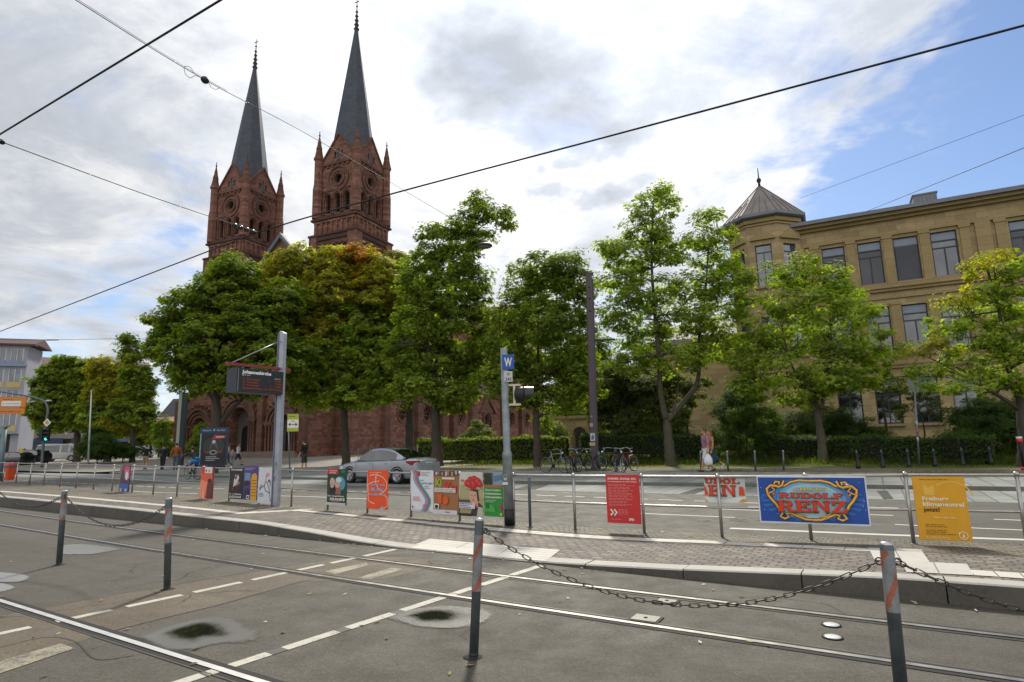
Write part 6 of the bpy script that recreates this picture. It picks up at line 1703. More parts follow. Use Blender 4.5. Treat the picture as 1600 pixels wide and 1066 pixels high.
tree('big dark green chestnut tree whose crown hides the foot of the left tower', (341, 738), [(341, 690), (339, 640), (336, 600)], 41,
     [(372, 432, 48, 32), (345, 470, 55, 40), (300, 480, 42, 36), (275, 505, 28, 26), (340, 530, 66, 45), (292, 555, 42, 34), (262, 520, 24, 22), (246, 545, 20, 18), (240, 497, 12, 8), (400, 500, 55, 46), (420, 560, 50, 40), (380, 590, 52, 30), (312, 588, 44, 24), (440, 470, 40, 34), (470, 560, 40, 34)], 1, r0=.36, leaf=.24, leaders=[([(340, 668), (362, 640), (388, 615), (420, 585)], .2), ([(338, 640), (318, 600), (290, 570)], .14)])
tree('chestnut tree with rust and yellow leaves at its top in front of the right tower', (541, 727), [(540, 690), (538, 640), (540, 585)], 44,
     [(450, 415, 40, 26, 'yellow'), (480, 400, 30, 22, 'yellow'), (530, 410, 42, 28, 'yellow'), (560, 400, 34, 18, 'rust'), (590, 415, 30, 24, 'yellow'), (425, 450, 28, 26, 'rust'), (460, 470, 50, 36, 'yellow'), (520, 460, 55, 40, 'yellow'), (590, 455, 42, 36, 'yellow'), (570, 440, 24, 18, 'rust'), (440, 510, 42, 32, 'fresh'), (500, 520, 55, 40, 'yellow'), (565, 510, 50, 42, 'fresh'), (470, 565, 46, 36), (530, 570, 55, 40), (590, 565, 50, 40), (500, 612, 50, 28), (560, 615, 50, 26), (440, 560, 30, 28, 'fresh')], 2, pal='fresh', r0=.3, leaf=.24)
tree('tallest green tree with an airy leaning top, standing behind the silver car', (684, 731), [(682, 690), (680, 640), (678, 580)], 37.5,
     [(745, 312, 22, 14), (770, 335, 26, 18), (728, 345, 24, 18), (700, 360, 26, 20), (670, 365, 20, 16), (745, 372, 30, 18), (665, 400, 30, 24), (710, 405, 42, 30), (655, 440, 36, 28), (700, 455, 50, 36), (745, 440, 26, 26), (750, 480, 28, 22), (665, 500, 50, 36), (720, 520, 52, 38), (640, 545, 40, 36), (690, 570, 56, 36), (745, 575, 40, 34), (650, 605, 40, 24), (710, 620, 44, 22), (765, 530, 28, 26), (790, 345, 12, 10)], 3, r0=.34, leaf=.2)
tree('green tree with a dark trunk half hidden behind the tall one by the car', (640, 722), [(640, 680), (640, 630), (636, 590)], 46,
     [(630, 440, 36, 28, 'fresh'), (610, 480, 44, 36, 'fresh'), (650, 500, 40, 36), (610, 540, 46, 36), (640, 580, 46, 34), (600, 600, 40, 26), (620, 410, 22, 20, 'yellow')], 4, r0=.34, leaf=.24)
tree('round green tree behind the grey signal pole, left of the plum coloured mast', (840, 733), [(839, 690), (838, 650), (842, 600)], 34.5,
     [(850, 415, 36, 22), (885, 412, 30, 24), (815, 440, 36, 28), (865, 455, 48, 32), (905, 455, 28, 34), (800, 490, 40, 34), (850, 505, 52, 38), (900, 515, 36, 38), (790, 545, 40, 34), (835, 560, 50, 36), (890, 570, 44, 34), (775, 590, 34, 26), (820, 612, 36, 24), (870, 620, 42, 24), (910, 600, 26, 30), (850, 648, 14, 20)], 5, r0=.22, leaf=.19)
tree('tall two topped tree with open branches standing left of the school turret', (1049, 731), [(1046, 700), (1043, 668), (1040, 645)], 31.5,
     [(1022, 298, 24, 16), (1000, 325, 26, 18), (1040, 325, 22, 20), (1010, 362, 44, 24), (958, 385, 30, 16), (990, 405, 42, 26), (1045, 395, 24, 26), (1105, 345, 24, 16), (1095, 372, 34, 20), (1135, 370, 18, 18), (1120, 405, 36, 24), (965, 440, 34, 22), (1015, 455, 40, 28), (1085, 445, 40, 28), (1140, 440, 34, 24), (975, 490, 38, 26), (1050, 500, 34, 24), (1105, 495, 46, 28), (1160, 480, 28, 22), (1000, 530, 44, 26), (1120, 545, 48, 26), (1060, 560, 44, 24), (985, 565, 36, 20)], 6, pal='fresh', r0=.27, leaf=.18, per=17, bark=BARK_G, leaders=[([(1040, 655), (1032, 615), (1028, 560), (1022, 480), (1018, 400), (1022, 315)], .17), ([(1042, 658), (1066, 632), (1088, 596), (1092, 540), (1098, 470), (1106, 380)], .16), ([(1050, 648), (1058, 615), (1062, 580)], .07)])
tree('broad light green tree standing before the left windows of the sandstone school', (1287, 731), [(1284, 690), (1276, 640), (1268, 590)], 29.5,
     [(1260, 405, 24, 14), (1245, 430, 34, 22), (1290, 435, 34, 24), (1215, 425, 20, 16), (1320, 450, 28, 22), (1225, 470, 40, 24), (1280, 480, 48, 28), (1335, 490, 34, 22), (1200, 515, 42, 26), (1260, 530, 52, 30), (1320, 535, 44, 28), (1170, 555, 42, 24), (1360, 555, 34, 18), (1220, 580, 52, 28), (1290, 585, 56, 28), (1345, 590, 36, 20), (1170, 600, 40, 18), (1250, 620, 40, 16)], 7, pal='fresh', r0=.2, leaf=.17, bark=BARK_G, per=15, leaders=[([(1280, 660), (1258, 615), (1235, 570), (1222, 500)], .10), ([(1277, 640), (1290, 590), (1300, 530), (1290, 450)], .10)])
tree('spreading yellow green tree at the right edge reaching over a slim sign post', (1602, 742), [(1600, 700), (1596, 650), (1592, 605)], 24,
     [(1545, 405, 34, 12, 'yellow'), (1590, 415, 40, 16), (1530, 430, 36, 16, 'yellow'), (1580, 445, 46, 22), (1500, 460, 34, 16, 'yellow'), (1550, 480, 50, 24), (1610, 475, 50, 32), (1480, 505, 40, 18), (1530, 525, 52, 24), (1590, 525, 50, 30), (1450, 545, 40, 16, 'yellow'), (1500, 565, 50, 22), (1570, 575, 56, 28), (1440, 580, 34, 12), (1480, 600, 40, 14), (1560, 605, 40, 18), (1640, 560, 50, 40)], 8, pal='fresh', r0=.22, leaf=.15, per=14, clump=.45, leaders=[([(1594, 640), (1560, 622), (1520, 600), (1470, 590)], .10), ([(1594, 620), (1575, 560), (1550, 490), (1545, 420)], .12)])
# the park on the left
tree('leafy tree at the left with a thick dark trunk behind the white van', (121, 716), [(121, 690), (120, 660), (120, 630)], 66,
     [(105, 562, 16, 7), (130, 570, 18, 8), (100, 585, 34, 22), (140, 600, 36, 26), (75, 605, 24, 20), (110, 630, 40, 24), (65, 640, 24, 16), (80, 660, 30, 16), (140, 650, 34, 20)], 9, r0=.36, leaf=.3, dens=.9, base_z=.3, clump=.55)
tree('yellowish tree in the park behind the slender flag pole', (168, 716), [(168, 690), (166, 660), (166, 630)], 64,
     [(165, 575, 24, 16, 'yellow'), (195, 580, 22, 16, 'yellow'), (175, 610, 36, 24, 'yellow'), (205, 620, 30, 22, 'yellow'), (160, 645, 34, 22), (200, 655, 34, 20, 'yellow'), (180, 670, 30, 12)], 10, pal='fresh', r0=.34, leaf=.3, base_z=.3, clump=.7)
tree('park tree with a slim dark trunk left of the walkers', (207, 714), [(207, 690), (208, 660), (210, 640)], 60,
     [(215, 590, 24, 20), (205, 550, 16, 20), (200, 528, 12, 8), (222, 605, 16, 20), (214, 640, 24, 22, 'fresh'), (226, 660, 14, 12, 'fresh'), (200, 640, 26, 20)], 11, r0=.26, leaf=.28, base_z=.28, clump=.65)
tree('small pale tree far behind the walkers', (236, 704), [(236, 690), (236, 680)], 80,
     [(236, 678, 14, 12, 'fresh'), (247, 672, 10, 9, 'fresh'), (266, 668, 8, 12, 'yellow'), (225, 684, 14, 9)], 12, pal='olive', r0=.18, leaf=.34, base_z=.4, clump=.7)
# behind the row
tree('small dark spreading tree with two leaning stems behind the hedge', (975, 695), [(972, 672), (962, 650)], 38,
     [(985, 610, 40, 22), (950, 630, 36, 24), (1010, 640, 36, 26), (1030, 620, 26, 22), (975, 655, 34, 14), (930, 610, 24, 22), (1055, 650, 22, 18), (960, 585, 26, 20), (1040, 590, 26, 20), (1000, 605, 34, 20), (945, 655, 24, 16)], 13, pal='olive', r0=.12, leaf=.17, clump=.5, per=26)
tree('pale tree beside the arcade behind the plum coloured mast', (1075, 690), [(1074, 660), (1080, 640)], 38,
     [(1080, 620, 18, 16), (1090, 600, 22, 18), (1060, 600, 18, 18)], 14, pal='olive', r0=.07, leaf=.17, clump=.4)
tree('thin many stemmed small tree in front of the ground floor school windows', (1382, 705), [(1385, 670), (1378, 630)], 33,
     [(1375, 560, 30, 16), (1410, 545, 26, 12), (1395, 590, 34, 16), (1350, 600, 26, 12), (1430, 590, 20, 10), (1372, 520, 20, 10)], 15, pal='fresh', r0=.07, leaf=.14, per=12, clump=.4)
tree('bare stemmed shrub tree left of the slim sign post before the school', (1440, 705), [(1445, 680), (1440, 650)], 33,
     [(1400, 640, 18, 12), (1440, 620, 20, 12), (1415, 610, 18, 10), (1465, 640, 16, 14)], 16, pal='olive', r0=.05, leaf=.13, per=10, clump=.35)
# stems of the leaning trunk under the first tree
tree('tall background tree filling the gap behind the arcade', (905, 690), [(905, 660), (904, 630)], 60,
     [(900, 610, 34, 26), (935, 585, 36, 30), (925, 545, 30, 26), (885, 570, 30, 28), (900, 640, 40, 16), (950, 630, 30, 24)], 18, r0=.25, leaf=.26, clump=.7, base_z=.4)
tree('background tree between the two topped tree and the dark spreading one', (1020, 690), [(1020, 650), (1018, 620)], 58,
     [(1000, 590, 36, 26), (1040, 600, 34, 28), (1020, 560, 30, 24), (1075, 625, 30, 26), (975, 625, 28, 22), (1030, 640, 40, 16)], 19, r0=.25, leaf=.26, clump=.7, base_z=.5)
def bush(label, blobs, Dt, seed, pal='dark', leaf=.13, per=48, name='shrub', cat='shrub', clump=.4, dens=1.1, leaflets=3, group=None):
    x = sum(b_[0] for b_ in blobs) / len(blobs); y = max(b_[1] + b_[3] for b_ in blobs)
    return tree(label, (x, y), [(x, y - 8), (x, sum(b_[1] for b_ in blobs) / len(blobs))], Dt, blobs, seed, cat=cat, name=name, pal=pal, r0=.05, leaf=leaf, per=per, clump=clump, dens=dens, leaflets=leaflets, limbs=False, group=group, tilt=.9)
bush('huge dense dark bush behind the walking couple', [(1150, 640, 38, 24), (1185, 655, 34, 26), (1135, 675, 28, 26), (1170, 690, 40, 22), (1200, 685, 20, 20), (1160, 620, 30, 14)], 33, 21)
bush('dark bush between the light green tree and the school wall', [(1245, 665, 34, 22), (1285, 655, 40, 26), (1325, 670, 34, 22), (1360, 680, 30, 16)], 35, 22)
bush('dark leafy bush under the spreading tree at the school corner', [(1520, 660, 40, 28), (1565, 665, 44, 36), (1610, 660, 40, 40), (1500, 690, 36, 20), (1550, 640, 40, 18)], 29, 23)
bush('grey green upright shrub in front of the small chapel portal', [(748, 668, 12, 12), (738, 680, 14, 10), (760, 680, 14, 10)], 44, 24, 'olive', .16)
bush('dense round dark bush under the yellowish park tree', [(150, 680, 14, 12), (145, 698, 16, 14), (162, 695, 14, 14), (152, 706, 16, 10)], 58, 25, 'dark', .26, clump=.6)
bush('low bush in the park right of the dark round one', [(185, 704, 14, 8), (200, 706, 10, 6)], 60, 26, 'dark', .26, clump=.6)
bush('tall narrow shrub behind the walker in navy clothes', [(254, 690, 10, 14), (250, 672, 9, 12), (262, 700, 9, 12), (256, 658, 6, 8)], 54, 27, 'green', .24, clump=.5)
bush('small green shrub at the church wall left of the advertising case', [(310, 685, 8, 14), (304, 700, 9, 12), (316, 670, 5, 10)], 58, 28, 'green', .24, clump=.5)
bush('low wild bushes closing the gap behind the hedge right of the arcade', [(985, 672, 40, 16), (1035, 672, 40, 18), (935, 674, 30, 14), (1085, 668, 34, 20)], 54, 30, 'dark', .2, clump=.5)
bush('small shrub left of the tree behind the signal pole', [(868, 668, 9, 8), (872, 680, 12, 8)], 42, 29, 'olive', .18)

def hedge(label, x0, x1, y0, y1, Dt0, Dt1, seed, thick=1.2, pal='dark', leaf=.11, per=1500):
    """clipped hedge between two photo points, from its foot y1 to its top y0 (pairs for the two ends)"""
    rng = np.random.default_rng(seed)
    A, B = D(x0, y1[0], Dt0), D(x1, y1[1], Dt1); tA, tB = D(x0, y0[0], Dt0).z, D(x1, y0[1], Dt1).z
    o = thing('hedge', label, 'hedge', (A + B) / 2)
    ax = B - A; L = ax.length; n = int(per * L / 3 * max(tA - A.z, .8)); u = rng.uniform(0, 1, n); 
    hz = rng.uniform(0, 1, n); dep = rng.uniform(0, 1, n)
    face = rng.uniform(0, 1, n)                       # most leaves on the front, the top and the back
    dep = np.where(face < .5, rng.uniform(0, .14, n), np.where(face < .8, dep, rng.uniform(.5, 1, n))); hz = np.where((face >= .5) & (face < .8), rng.uniform(.88, 1.0, n), hz)
    lump = .06 * np.sin(u * L * 1.7) + .05 * np.sin(u * L * 4.1 + 1)
    a = np.array(A); nn = unit(np.array([-ax.y, ax.x, 0.0])); nn = nn if nn[1] > 0 else -nn
    top = tA + (tB - tA) * u; bot = A.z + (B.z - A.z) * u
    P = a[None] + np.array(ax)[None] * u[:, None] + nn[None] * (dep * thick + lump * .6)[:, None]
    P[:, 2] = bot - .1 + (top - bot + .1 + lump) * hz + rng.normal(0, .03, n)
    nr = unit(np.where((dep < .2)[:, None], -nn[None] * .9 + np.array([0, 0, .8]), np.array([[0, 0, 1.0]])) + rng.normal(0, .4, (n, 3)))
    fw_ = unit(rng.normal(0, 1, (n, 3)))
    ti = np.array([PAL[pal][i] for i in rng.integers(0, len(PAL[pal]), n)])
    leaf_mesh('foliage', P - np.array((A + B) / 2), nr, fw_, leaf * rng.uniform(.7, 1.3, n), ti, rng, o, 3, 1.0, .4, .5)
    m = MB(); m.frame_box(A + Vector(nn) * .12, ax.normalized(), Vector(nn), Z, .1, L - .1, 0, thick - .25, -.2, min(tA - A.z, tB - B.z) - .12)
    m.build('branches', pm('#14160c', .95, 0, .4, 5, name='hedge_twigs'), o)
hedge('long clipped hedge behind the silver car and the signal pole', 650, 884, (686, 681), (716, 712), 42, 38, 41, pal='green')
hedge('clipped hedge running from the plum coloured mast to the big bush', 905, 1118, (679, 677), (703, 706), 36.5, 34, 42)
hedge('low clipped hedge below the school windows', 1206, 1556, (682, 682), (712, 718), 32, 25.5, 43)
# grass blades on the bank and round the trees
rngg = np.random.default_rng(77); n = 46000
s = rngg.uniform(-24, 26, n); t = 26.0 + rngg.uniform(0, 1, n) ** 1.2 * 13
keep = ((t < 27.2) & (np.sin(s * .9) + rngg.normal(0, .5, n) > .3)) | (t > 30.6) | ((np.abs(t - 30) < .9) & (np.sin(s * .55 + 1) + rngg.normal(0, .3, n) > .6))
s, t = s[keep], t[keep]; n = len(s)
P = np.stack([SD.x * s + TD.x * t, SD.y * s + TD.y * t, np.zeros(n)], 1)
P[:, 2] = [bank_z(Vector(p)) for p in P]
gp = np.array([(.045, .075, .012), (.07, .105, .018), (.10, .125, .028), (.13, .125, .045)])
hgt = np.where(t > 31.5, rngg.uniform(.12, .4, n), rngg.uniform(.05, .13, n))
gcol = gp[rngg.integers(0, 4, n)]; gcol[t > 31.5] = np.array([(.022, .042, .010), (.030, .055, .012), (.045, .065, .014), (.055, .060, .020)])[rngg.integers(0, 4, int((t > 31.5).sum()))]  # blades up the bank darker: their shade is put into the colour
o = leaf_mesh('grass', P, unit(np.stack([rngg.normal(0, 1, n), rngg.normal(0, 1, n), np.full(n, .2)], 1)), np.tile(np.array([[0, 0, 1.0]]), (n, 1)) + rngg.normal(0, .12, (n, 3)), hgt, gcol / PK * 1.4, rngg, None, 3, .5, .3, .09)
o['kind'] = 'stuff'
# ---------------------------------------------------------------- masts, signs, wires
def base_at(px, py, dist, dz=0.0):
    p = D(px, py, dist); p.z = bank_z(p) if toST(p)[1] > 25.9 else (.106 if toST(p)[1] > k2(toST(p)[0]) else .004)
    p.z += dz
    return p
PLUM = pm('#453c41', .5, .1, .15, 2, name='plum_paint'); PLUMD = pm('#3a3540', .5, .1, .15, 2, name='plum_paint_side')
p = base_at(930, 737, 28.6); q = D(921, 428, p.y); ax = q - p; L = ax.length; ax.normalize()
o = thing('overhead_line_mast', 'tall plum coloured box mast with stickers beside the parked bicycles', 'mast', p)
u = (Vector((1, 0, 0)) - ax * ax.x).normalized(); w_ = u.cross(ax); w_ = -w_ if w_.y > 0 else w_
b = MB(); b.frame_box(p, u, w_, ax, -.19, .10, -.12, .14, 0, L); b.build('shaft', PLUM, o)
b = MB(); b.frame_box(p, u, w_, ax, .101, .17, -.12, .10, 0, L - .3); b.frame_box(p, u, w_, ax, -.20, .18, -.13, .15, L - .005, L + .03); b.build('side_channel', PLUMD, o)
for zf in (.80, .865, .925):
    b = MB(); b.ball(p + ax * L * zf + w_ * .15 + u * -.05, .045, 8, 6); b.build('bolt', RUST, o)
b = MB(); hz_ = D(940, 531, p.y).z - p.z; b.tube([p + ax * hz_ + u * .1, p + ax * (hz_ + .03) + u * 1.15], .045, 8); b.build('bracket_arm', PLUMD, o)
for (px, py, w, h_, c) in ((924, 664, .14, .16, '#a08890'), (926, 683, .22, .36, '#a9adb4'), (925.5, 694, .26, .14, '#a99a58'), (924, 651, .07, .07, '#9a98a0')):
    qq = D(px, py, p.y - .15); S = Sheet(qq + Vector((-w / 2, 0, -h_ / 2)), (1, 0, 0), Z, (0, -1, 0), w, h_, ink(c), thick=.006)
    if h_ > .3: S.poly([(w * .1, h_ * .2), (w * .5, h_ * .9), (w * .9, h_ * .5), (w * .6, h_ * .1)], ink('#5c6878')); S.stroke([(w * .2, h_ * .6), (w * .8, h_ * .3)], .03, Bk)
    else: S.stroke([(w * .2, h_ * .3), (w * .5, h_ * .7), (w * .8, h_ * .4)], .02, ink('#4c3c40'))
    S.build('sticker', o)
p2 = base_at(936.5, 737, 28.4)
o = thing('stub_post', 'short dark round post standing at the foot of the plum coloured mast', 'post', p2)
b = MB(); b.lathe([(.07, 0), (.07, .82), (.05, .88), (1e-4, .9)], p2, 12); b.build('tube', GALV_D, o)
b = MB(); b.lathe([(.12, 0), (.12, .02), (.075, .03)], p2, 12); b.build('foot_plate', GALV_D, o)
# hanging street lamp
q = D(757, 384, 23); o = thing('hanging_lamp', 'dark oval street lamp hanging from the overhead wires by the tall tree', 'lamp', q)
b = MB(); b.lathe([(1e-4, .12), (.06, .11), (.22, .07), (.31, .02), (.32, -.02), (.26, -.06)], q, 20); b.build('lamp_shade', pm('#43403c', .5, .2, name='lamp_housing'), o)
b = MB(); b.lathe([(.26, -.058), (.15, -.10), (1e-4, -.12)], q, 20); b.build('diffuser', pm('#6f6c62', .25, name='lamp_glass'), o)
b = MB(); b.tube([q + Z * .11, q + Z * .28], .02, 6); b.build('hook', GALV_D, o)
# lime green stop sign
p = base_at(453, 738, 33); o = thing('stop_sign', 'lime green and white stop sign with a double arrow on a slim post', 'sign', p)
b = MB(); t_ = D(450, 646, 33); b.tube([p, t_], .035, 8); b.build('post', GALV, o)
A = D(448.5, 674.5, 32.95); Bq = D(466, 674.5, 32.95); hh = D(456, 647, 32.95).z - A.z
S = Sheet(A, (1, .0, 0), Z, (0, -1, 0), (Bq - A).length, hh, ink('#9aad2a'), thick=.03); w, h = S.w, S.h
S.rect(0, h * .2, w, h * .68, Wh); S.rect(w * .3, h * .38, w * .7, h * .42, Bk); S.poly([(w * .08, h * .4), (w * .28, h * .5), (w * .28, h * .3)], Bk); S.poly([(w * .92, h * .4), (w * .72, h * .5), (w * .72, h * .3)], Bk); S.stroke([(w * .35, h * .57), (w * .5, h * .6), (w * .68, h * .56)], w * .04, Bk); S.lines(w * .12, h * .84, w * .7, 1, .05, h * .04, ink('#5c6a1a'), rng)
S.build('panel', o)
# illuminated advertising case
p = base_at(332, 741, 34.5); cd = D(332, 741, 34.5); cwid = 39 / FPX * 34.8
o = thing('advertising_case', 'freestanding dark blue advertising case with a black and red poster on the square', 'advertising case', p)
topz = D(332, 669, 34.5).z - p.z
uu = Vector((math.cos(R(10)), math.sin(R(10)), 0)); nn_ = Vector((uu.y, -uu.x, 0))
b = MB(); b.frame_box(p, uu, nn_, Z, -cwid / 2, cwid / 2, -.12, .12, .45, topz); b.frame_box(p, uu, nn_, Z, -cwid / 2 - .02, cwid / 2 + .02, -.14, .14, topz - .28, topz + .02); b.build('housing', pm('#1b2a3c', .4, .1, .1, 2, name='case_blue'), o)
b = MB(); b.frame_box(p, uu, nn_, Z, -.28, .28, -.09, .09, 0, .45); b.build('foot', pm('#22303c', .5, name='case_foot'), o)
b = MB(); b.frame_box(p, uu, nn_, Z, -cwid / 2 - .001, -cwid / 2 + .06, .12, .128, .5, topz - .3); b.build('edge_light', pm('#7f9298', .4, name='case_edge'), o)
S = Sheet(p + uu * (-cwid / 2 + .10) + nn_ * .125 + Z * .55, uu, Z, nn_, cwid - .18, topz - .9, ink('#131517'), thick=.004); w, h = S.w, S.h
S.oval(w * .5, h * .58, w * .44, h * .32, ink('#2c2e30')); S.poly([(w * .42, h * .83), (w * .98, h * .85), (w * .98, h * .95), (w * .5, h * .98)], ink('#a02630')); S.text('DON\'T', w * .58, h * .88, h * .06, Wh, .03, fit=w * .34)
S.poly([(w * .3, h * .42), (w * .5, h * .68), (w * .7, h * .42), (w * .6, h * .76), (w * .42, h * .76)], ink('#4c4e50')); S.oval(w * .5, h * .74, w * .07, h * .06, ink('#b0b2b2')); S.text('WICKED', w * .5, h * .36, h * .1, ink('#8c2c28'), .04, fit=w * .8, center=True); S.oval(w * .5, h * .38, w * .15, h * .08, ink('#8b8d90')); S.oval(w * .5, h * .38, w * .1, h * .05, Bk)
S.lines(w * .2, h * .22, w * .6, 3, h * .06, h * .022, ink('#a9aaa8'), rng)
S.build('poster_panel', o)
S = Sheet(p + uu * (-cwid / 2) + nn_ * .142 + Z * (topz - .26), uu, Z, nn_, cwid, .26, ink('#1d3a5c'), thick=.003); S.text('Restaurant', .12, .09, .12, ink('#9fb0c0'), .01, fit=cwid * .3); S.text('Das Herz', cwid * .6, .09, .12, ink('#9fb0c0'), .01, fit=cwid * .3); S.oval(cwid * .5, .14, .04, .05, ink('#9fb0c0')); S.build('header', o)
# grey pylon by the church
p = base_at(280, 705, 50); tq = D(280, 612, 50)
o = thing('slab_pylon', 'tall narrow grey pylon standing left of the church portals', 'pylon', p)
b = MB(); b.frame_box(p, (1, 0, 0), (0, 1, 0), Z, -.28, -.02, -.1, .3, 0, tq.z - p.z); b.build('light_side', pm('#8a9488', .6, .1, .12, 2, name='pale_green_metal'), o)
b = MB(); b.frame_box(p, (1, 0, 0), (0, 1, 0), Z, -.02, .28, -.06, .3, 0, tq.z - p.z - .1); b.build('dark_side', pm('#1c2a2a', .6, .1, .12, 2, name='dark_green_metal'), o)
# flag pole
p = base_at(138, 722, 56, .1); tq = D(143, 612, 56)
o = thing('flag_pole', 'slender white flag pole standing in front of the park trees', 'pole', p)
b = MB(); b.tube([p, tq], [.09, .055], 10); b.ball(tq, .09, 8, 6); b.build('shaft', pm('#b5bfc0', .4, .2, .08, 2, name='white_mast'), o)
b = MB(); b.lathe([(.16, 0), (.16, .05), (.1, .08)], p, 10); b.build('foot_plate', GALV_D, o)
# traffic light with the curved arm and the direction signs
p = base_at(65, 732, 52); o = thing('traffic_light', 'traffic light showing green on a curved arm mast with a priority road diamond', 'traffic light', p)
Y0 = p.y
pth = smooth_poly([p, D(68, 690, Y0), D(73, 655, Y0), D(75, 640, Y0), D(70, 628, Y0), D(58, 622.5, Y0), D(30, 617, Y0), D(-20, 609, Y0), D(-70, 602, Y0)], 5)
b = MB(); b.tube(pth, [.11] * 10 + list(np.linspace(.105, .055, len(pth) - 10)), 10); b.build('mast', pm('#5d666c', .5, .4, .15, 4, name='mast_zinc'), o)
def head(px, py, nm, lit, yaw):
    c = D(px, py, Y0 - .2); u_ = Vector((math.cos(yaw), math.sin(yaw), 0)); n_ = Vector((u_.y, -u_.x, 0))
    b = MB(); b.frame_box(c, u_, n_, Z, -.17, .17, -.14, .1, -.5, .5); hs = b.build(nm, pm('#10211c', .5, name='signal_green_black'), o)
    for i, z in enumerate((.33, 0, -.33)):
        b = MB(); b.lathe([(.11, 0), (.06, .03), (1e-4, .04)], c + n_ * .1 + Z * z, 14, n_)
        b.build('lens', (pm('#35f0c8', .4, 0, 0, 1, emit=1.5, name='green_light') if (lit and i == 2) else pm('#1a1410', .2, name='dark_lens')), hs, recalc=False)
        b = MB(); P_ = [(c + n_ * (.1 + d) + Z * z + (u_ * math.cos(a) + Z * math.sin(a)) * .135) for d in (0, .16) for a in np.linspace(-.3, PI + .3, 12)]
        b.mesh(P_, [(k_, k_ + 1, k_ + 13, k_ + 12) for k_ in range(11)]); b.build('visor', BLACK, hs, recalc=False)
head(73.5, 680, 'signal_head', True, .05); head(63.5, 680, 'side_signal_head', False, -1.1)
c = D(73.5, 660.5, Y0 - .15); r_ = .36
S = Sheet(c, (1, 0, 0), Z, (0, -1, 0), .01, .01, ink('#c9c9c0'), thick=.01)
for k_, m_ in ((1.0, ink('#c9c9c0')), (.92, ink('#e0ded4')), (.62, ink('#c98a26'))): S.poly([(r_ * k_, 0), (0, r_ * k_), (-r_ * k_, 0), (0, -r_ * k_)], m_)
S.build('priority_sign', o)
b = MB(); b.frame_box(D(77, 626, Y0), (1, 0, 0), (0, 1, 0), Z, -.25, .15, -.08, .08, -.06, .06); b.build('camera', pm('#b9bcb8', .4, name='camera_grey'), o)
def gantry(x0, x1, y0, y1, label, big):
    A = D(x0, y1, Y0 - .2); Bq = D(x1, y1, Y0 - .2); hh = D(x1, y0, Y0 - .2).z - Bq.z
    S = Sheet(A, Bq - A, Z, (0, -1, 0), (Bq - A).length, hh, ink('#b5671a'), thick=.05); w, h = S.w, S.h
    S.rect(w * .01, h * .04, w * .99, h * .96, ink('#c9781c')); 
    if big:
        S.rect(w * .52, h * .12, w * .9, h * .62, Wh); S.text('B  Schwarzwald', w * .55, h * .3, h * .16, ink('#3a4a6a'), .01, fit=w * .32); S.stroke([(w * .44, h * .2), (w * .44, h * .6)], h * .09, Bk); S.poly([(w * .40, h * .55), (w * .44, h * .78), (w * .48, h * .55)], Bk); S.text('Freiburg', w * .55, h * .7, h * .14, Bk, .01, fit=w * .2)
    else:
        S.text('Innenstadt Ost', w * .5, h * .3, h * .4, Bk, .01, fit=w * .42); S.stroke([(w * .48, h * .5), (w * .4, h * .5)], h * .14, Bk); S.poly([(w * .42, h * .75), (w * .34, h * .5), (w * .42, h * .25)], Bk)
    S.build('direction_sign', label=label, cat='sign')
gantry(-40, 40, 620.5, 636.5, 'orange direction sign with a white field hanging on the curved arm', True)
gantry(-40, 38, 638, 647, 'narrow orange direction sign below the one with the white field', False)
# grey pole at the left edge
p = base_at(0, 742, 31); p.z = .0; tq = D(7, 667, 31)
o = thing('equipment_pole', 'thick grey pole with a flat cap at the left edge behind the bin', 'pole', p)
b = MB(); b.tube([p, tq], .125, 12); b.build('shaft', pm('#66787c', .5, .3, .12, 3, name='grey_green_zinc'), o)
b = MB(); b.frame_box(tq, (1, 0, 0), (0, 1, 0), Z, -.35, .2, -.12, .12, -.02, .06); b.build('cap_plate', pm('#8a908c', .5, .3, name='cap_plate'), o)
# yellow column and posts by the crossing in the distance
p = base_at(33, 720, 62); o = thing('parking_machine', 'yellow and white service column by the dark parked cars', 'column', p)
b = MB(); b.frame_box(p, (1, 0, 0), (0, 1, 0), Z, -.2, .2, -.15, .15, 0, .7); b.build('base', pm('#9aa0a0', .6, name='column_grey'), o)
b = MB(); b.frame_box(p, (1, 0, 0), (0, 1, 0), Z, -.24, .24, -.18, .18, .7, 1.6); b.build('body', pm('#b5a32c', .5, name='column_yellow'), o)
# bollards on the far footway
GT = 'tall thin grey bollards on the far footway'; GD = 'dark ornamental bollards on the far footway'
def thin_bollard(base, top, lab):
    p = base_at(base[0], base[1], 25.2); tq = D(top[0], top[1], p.y)
    o = thing('thin_bollard', lab, 'bollard', p, group=GT)
    b = MB(); b.tube([p, tq], .038, 10); b.build('tube', GALV_D, o)
    b = MB(); b.ball(tq, .04, 10, 6); b.build('cap', pm('#a9acac', .4, .4, name='pale_cap'), o)
for bs, tp_, lab in (((1096, 740), (1094.5, 706.5), 'thin grey bollard hidden in part behind the man with the white bag'), ((1138, 740), (1136, 706), 'thin grey bollard just behind the walking woman'), ((1181, 740), (1179, 705.5), 'thin grey bollard between the walking couple and the tree, the middle one'), ((1225, 740), (1223.5, 705), 'thin grey bollard next to the trunk of the light green tree')):
    thin_bollard(bs, tp_, lab)
pos_ = [(1342, 'below the dark bush right of the light green tree'), (1381, 'second to the left of the slim sign post'), (1422, 'directly left of the slim sign post'), (1463, 'directly right of the slim sign post'), (1507, 'second to the right of the slim sign post'), (1551, 'third to the right of the slim sign post'), (1597, 'in front of the trunk of the spreading tree at the edge')]
proto = None
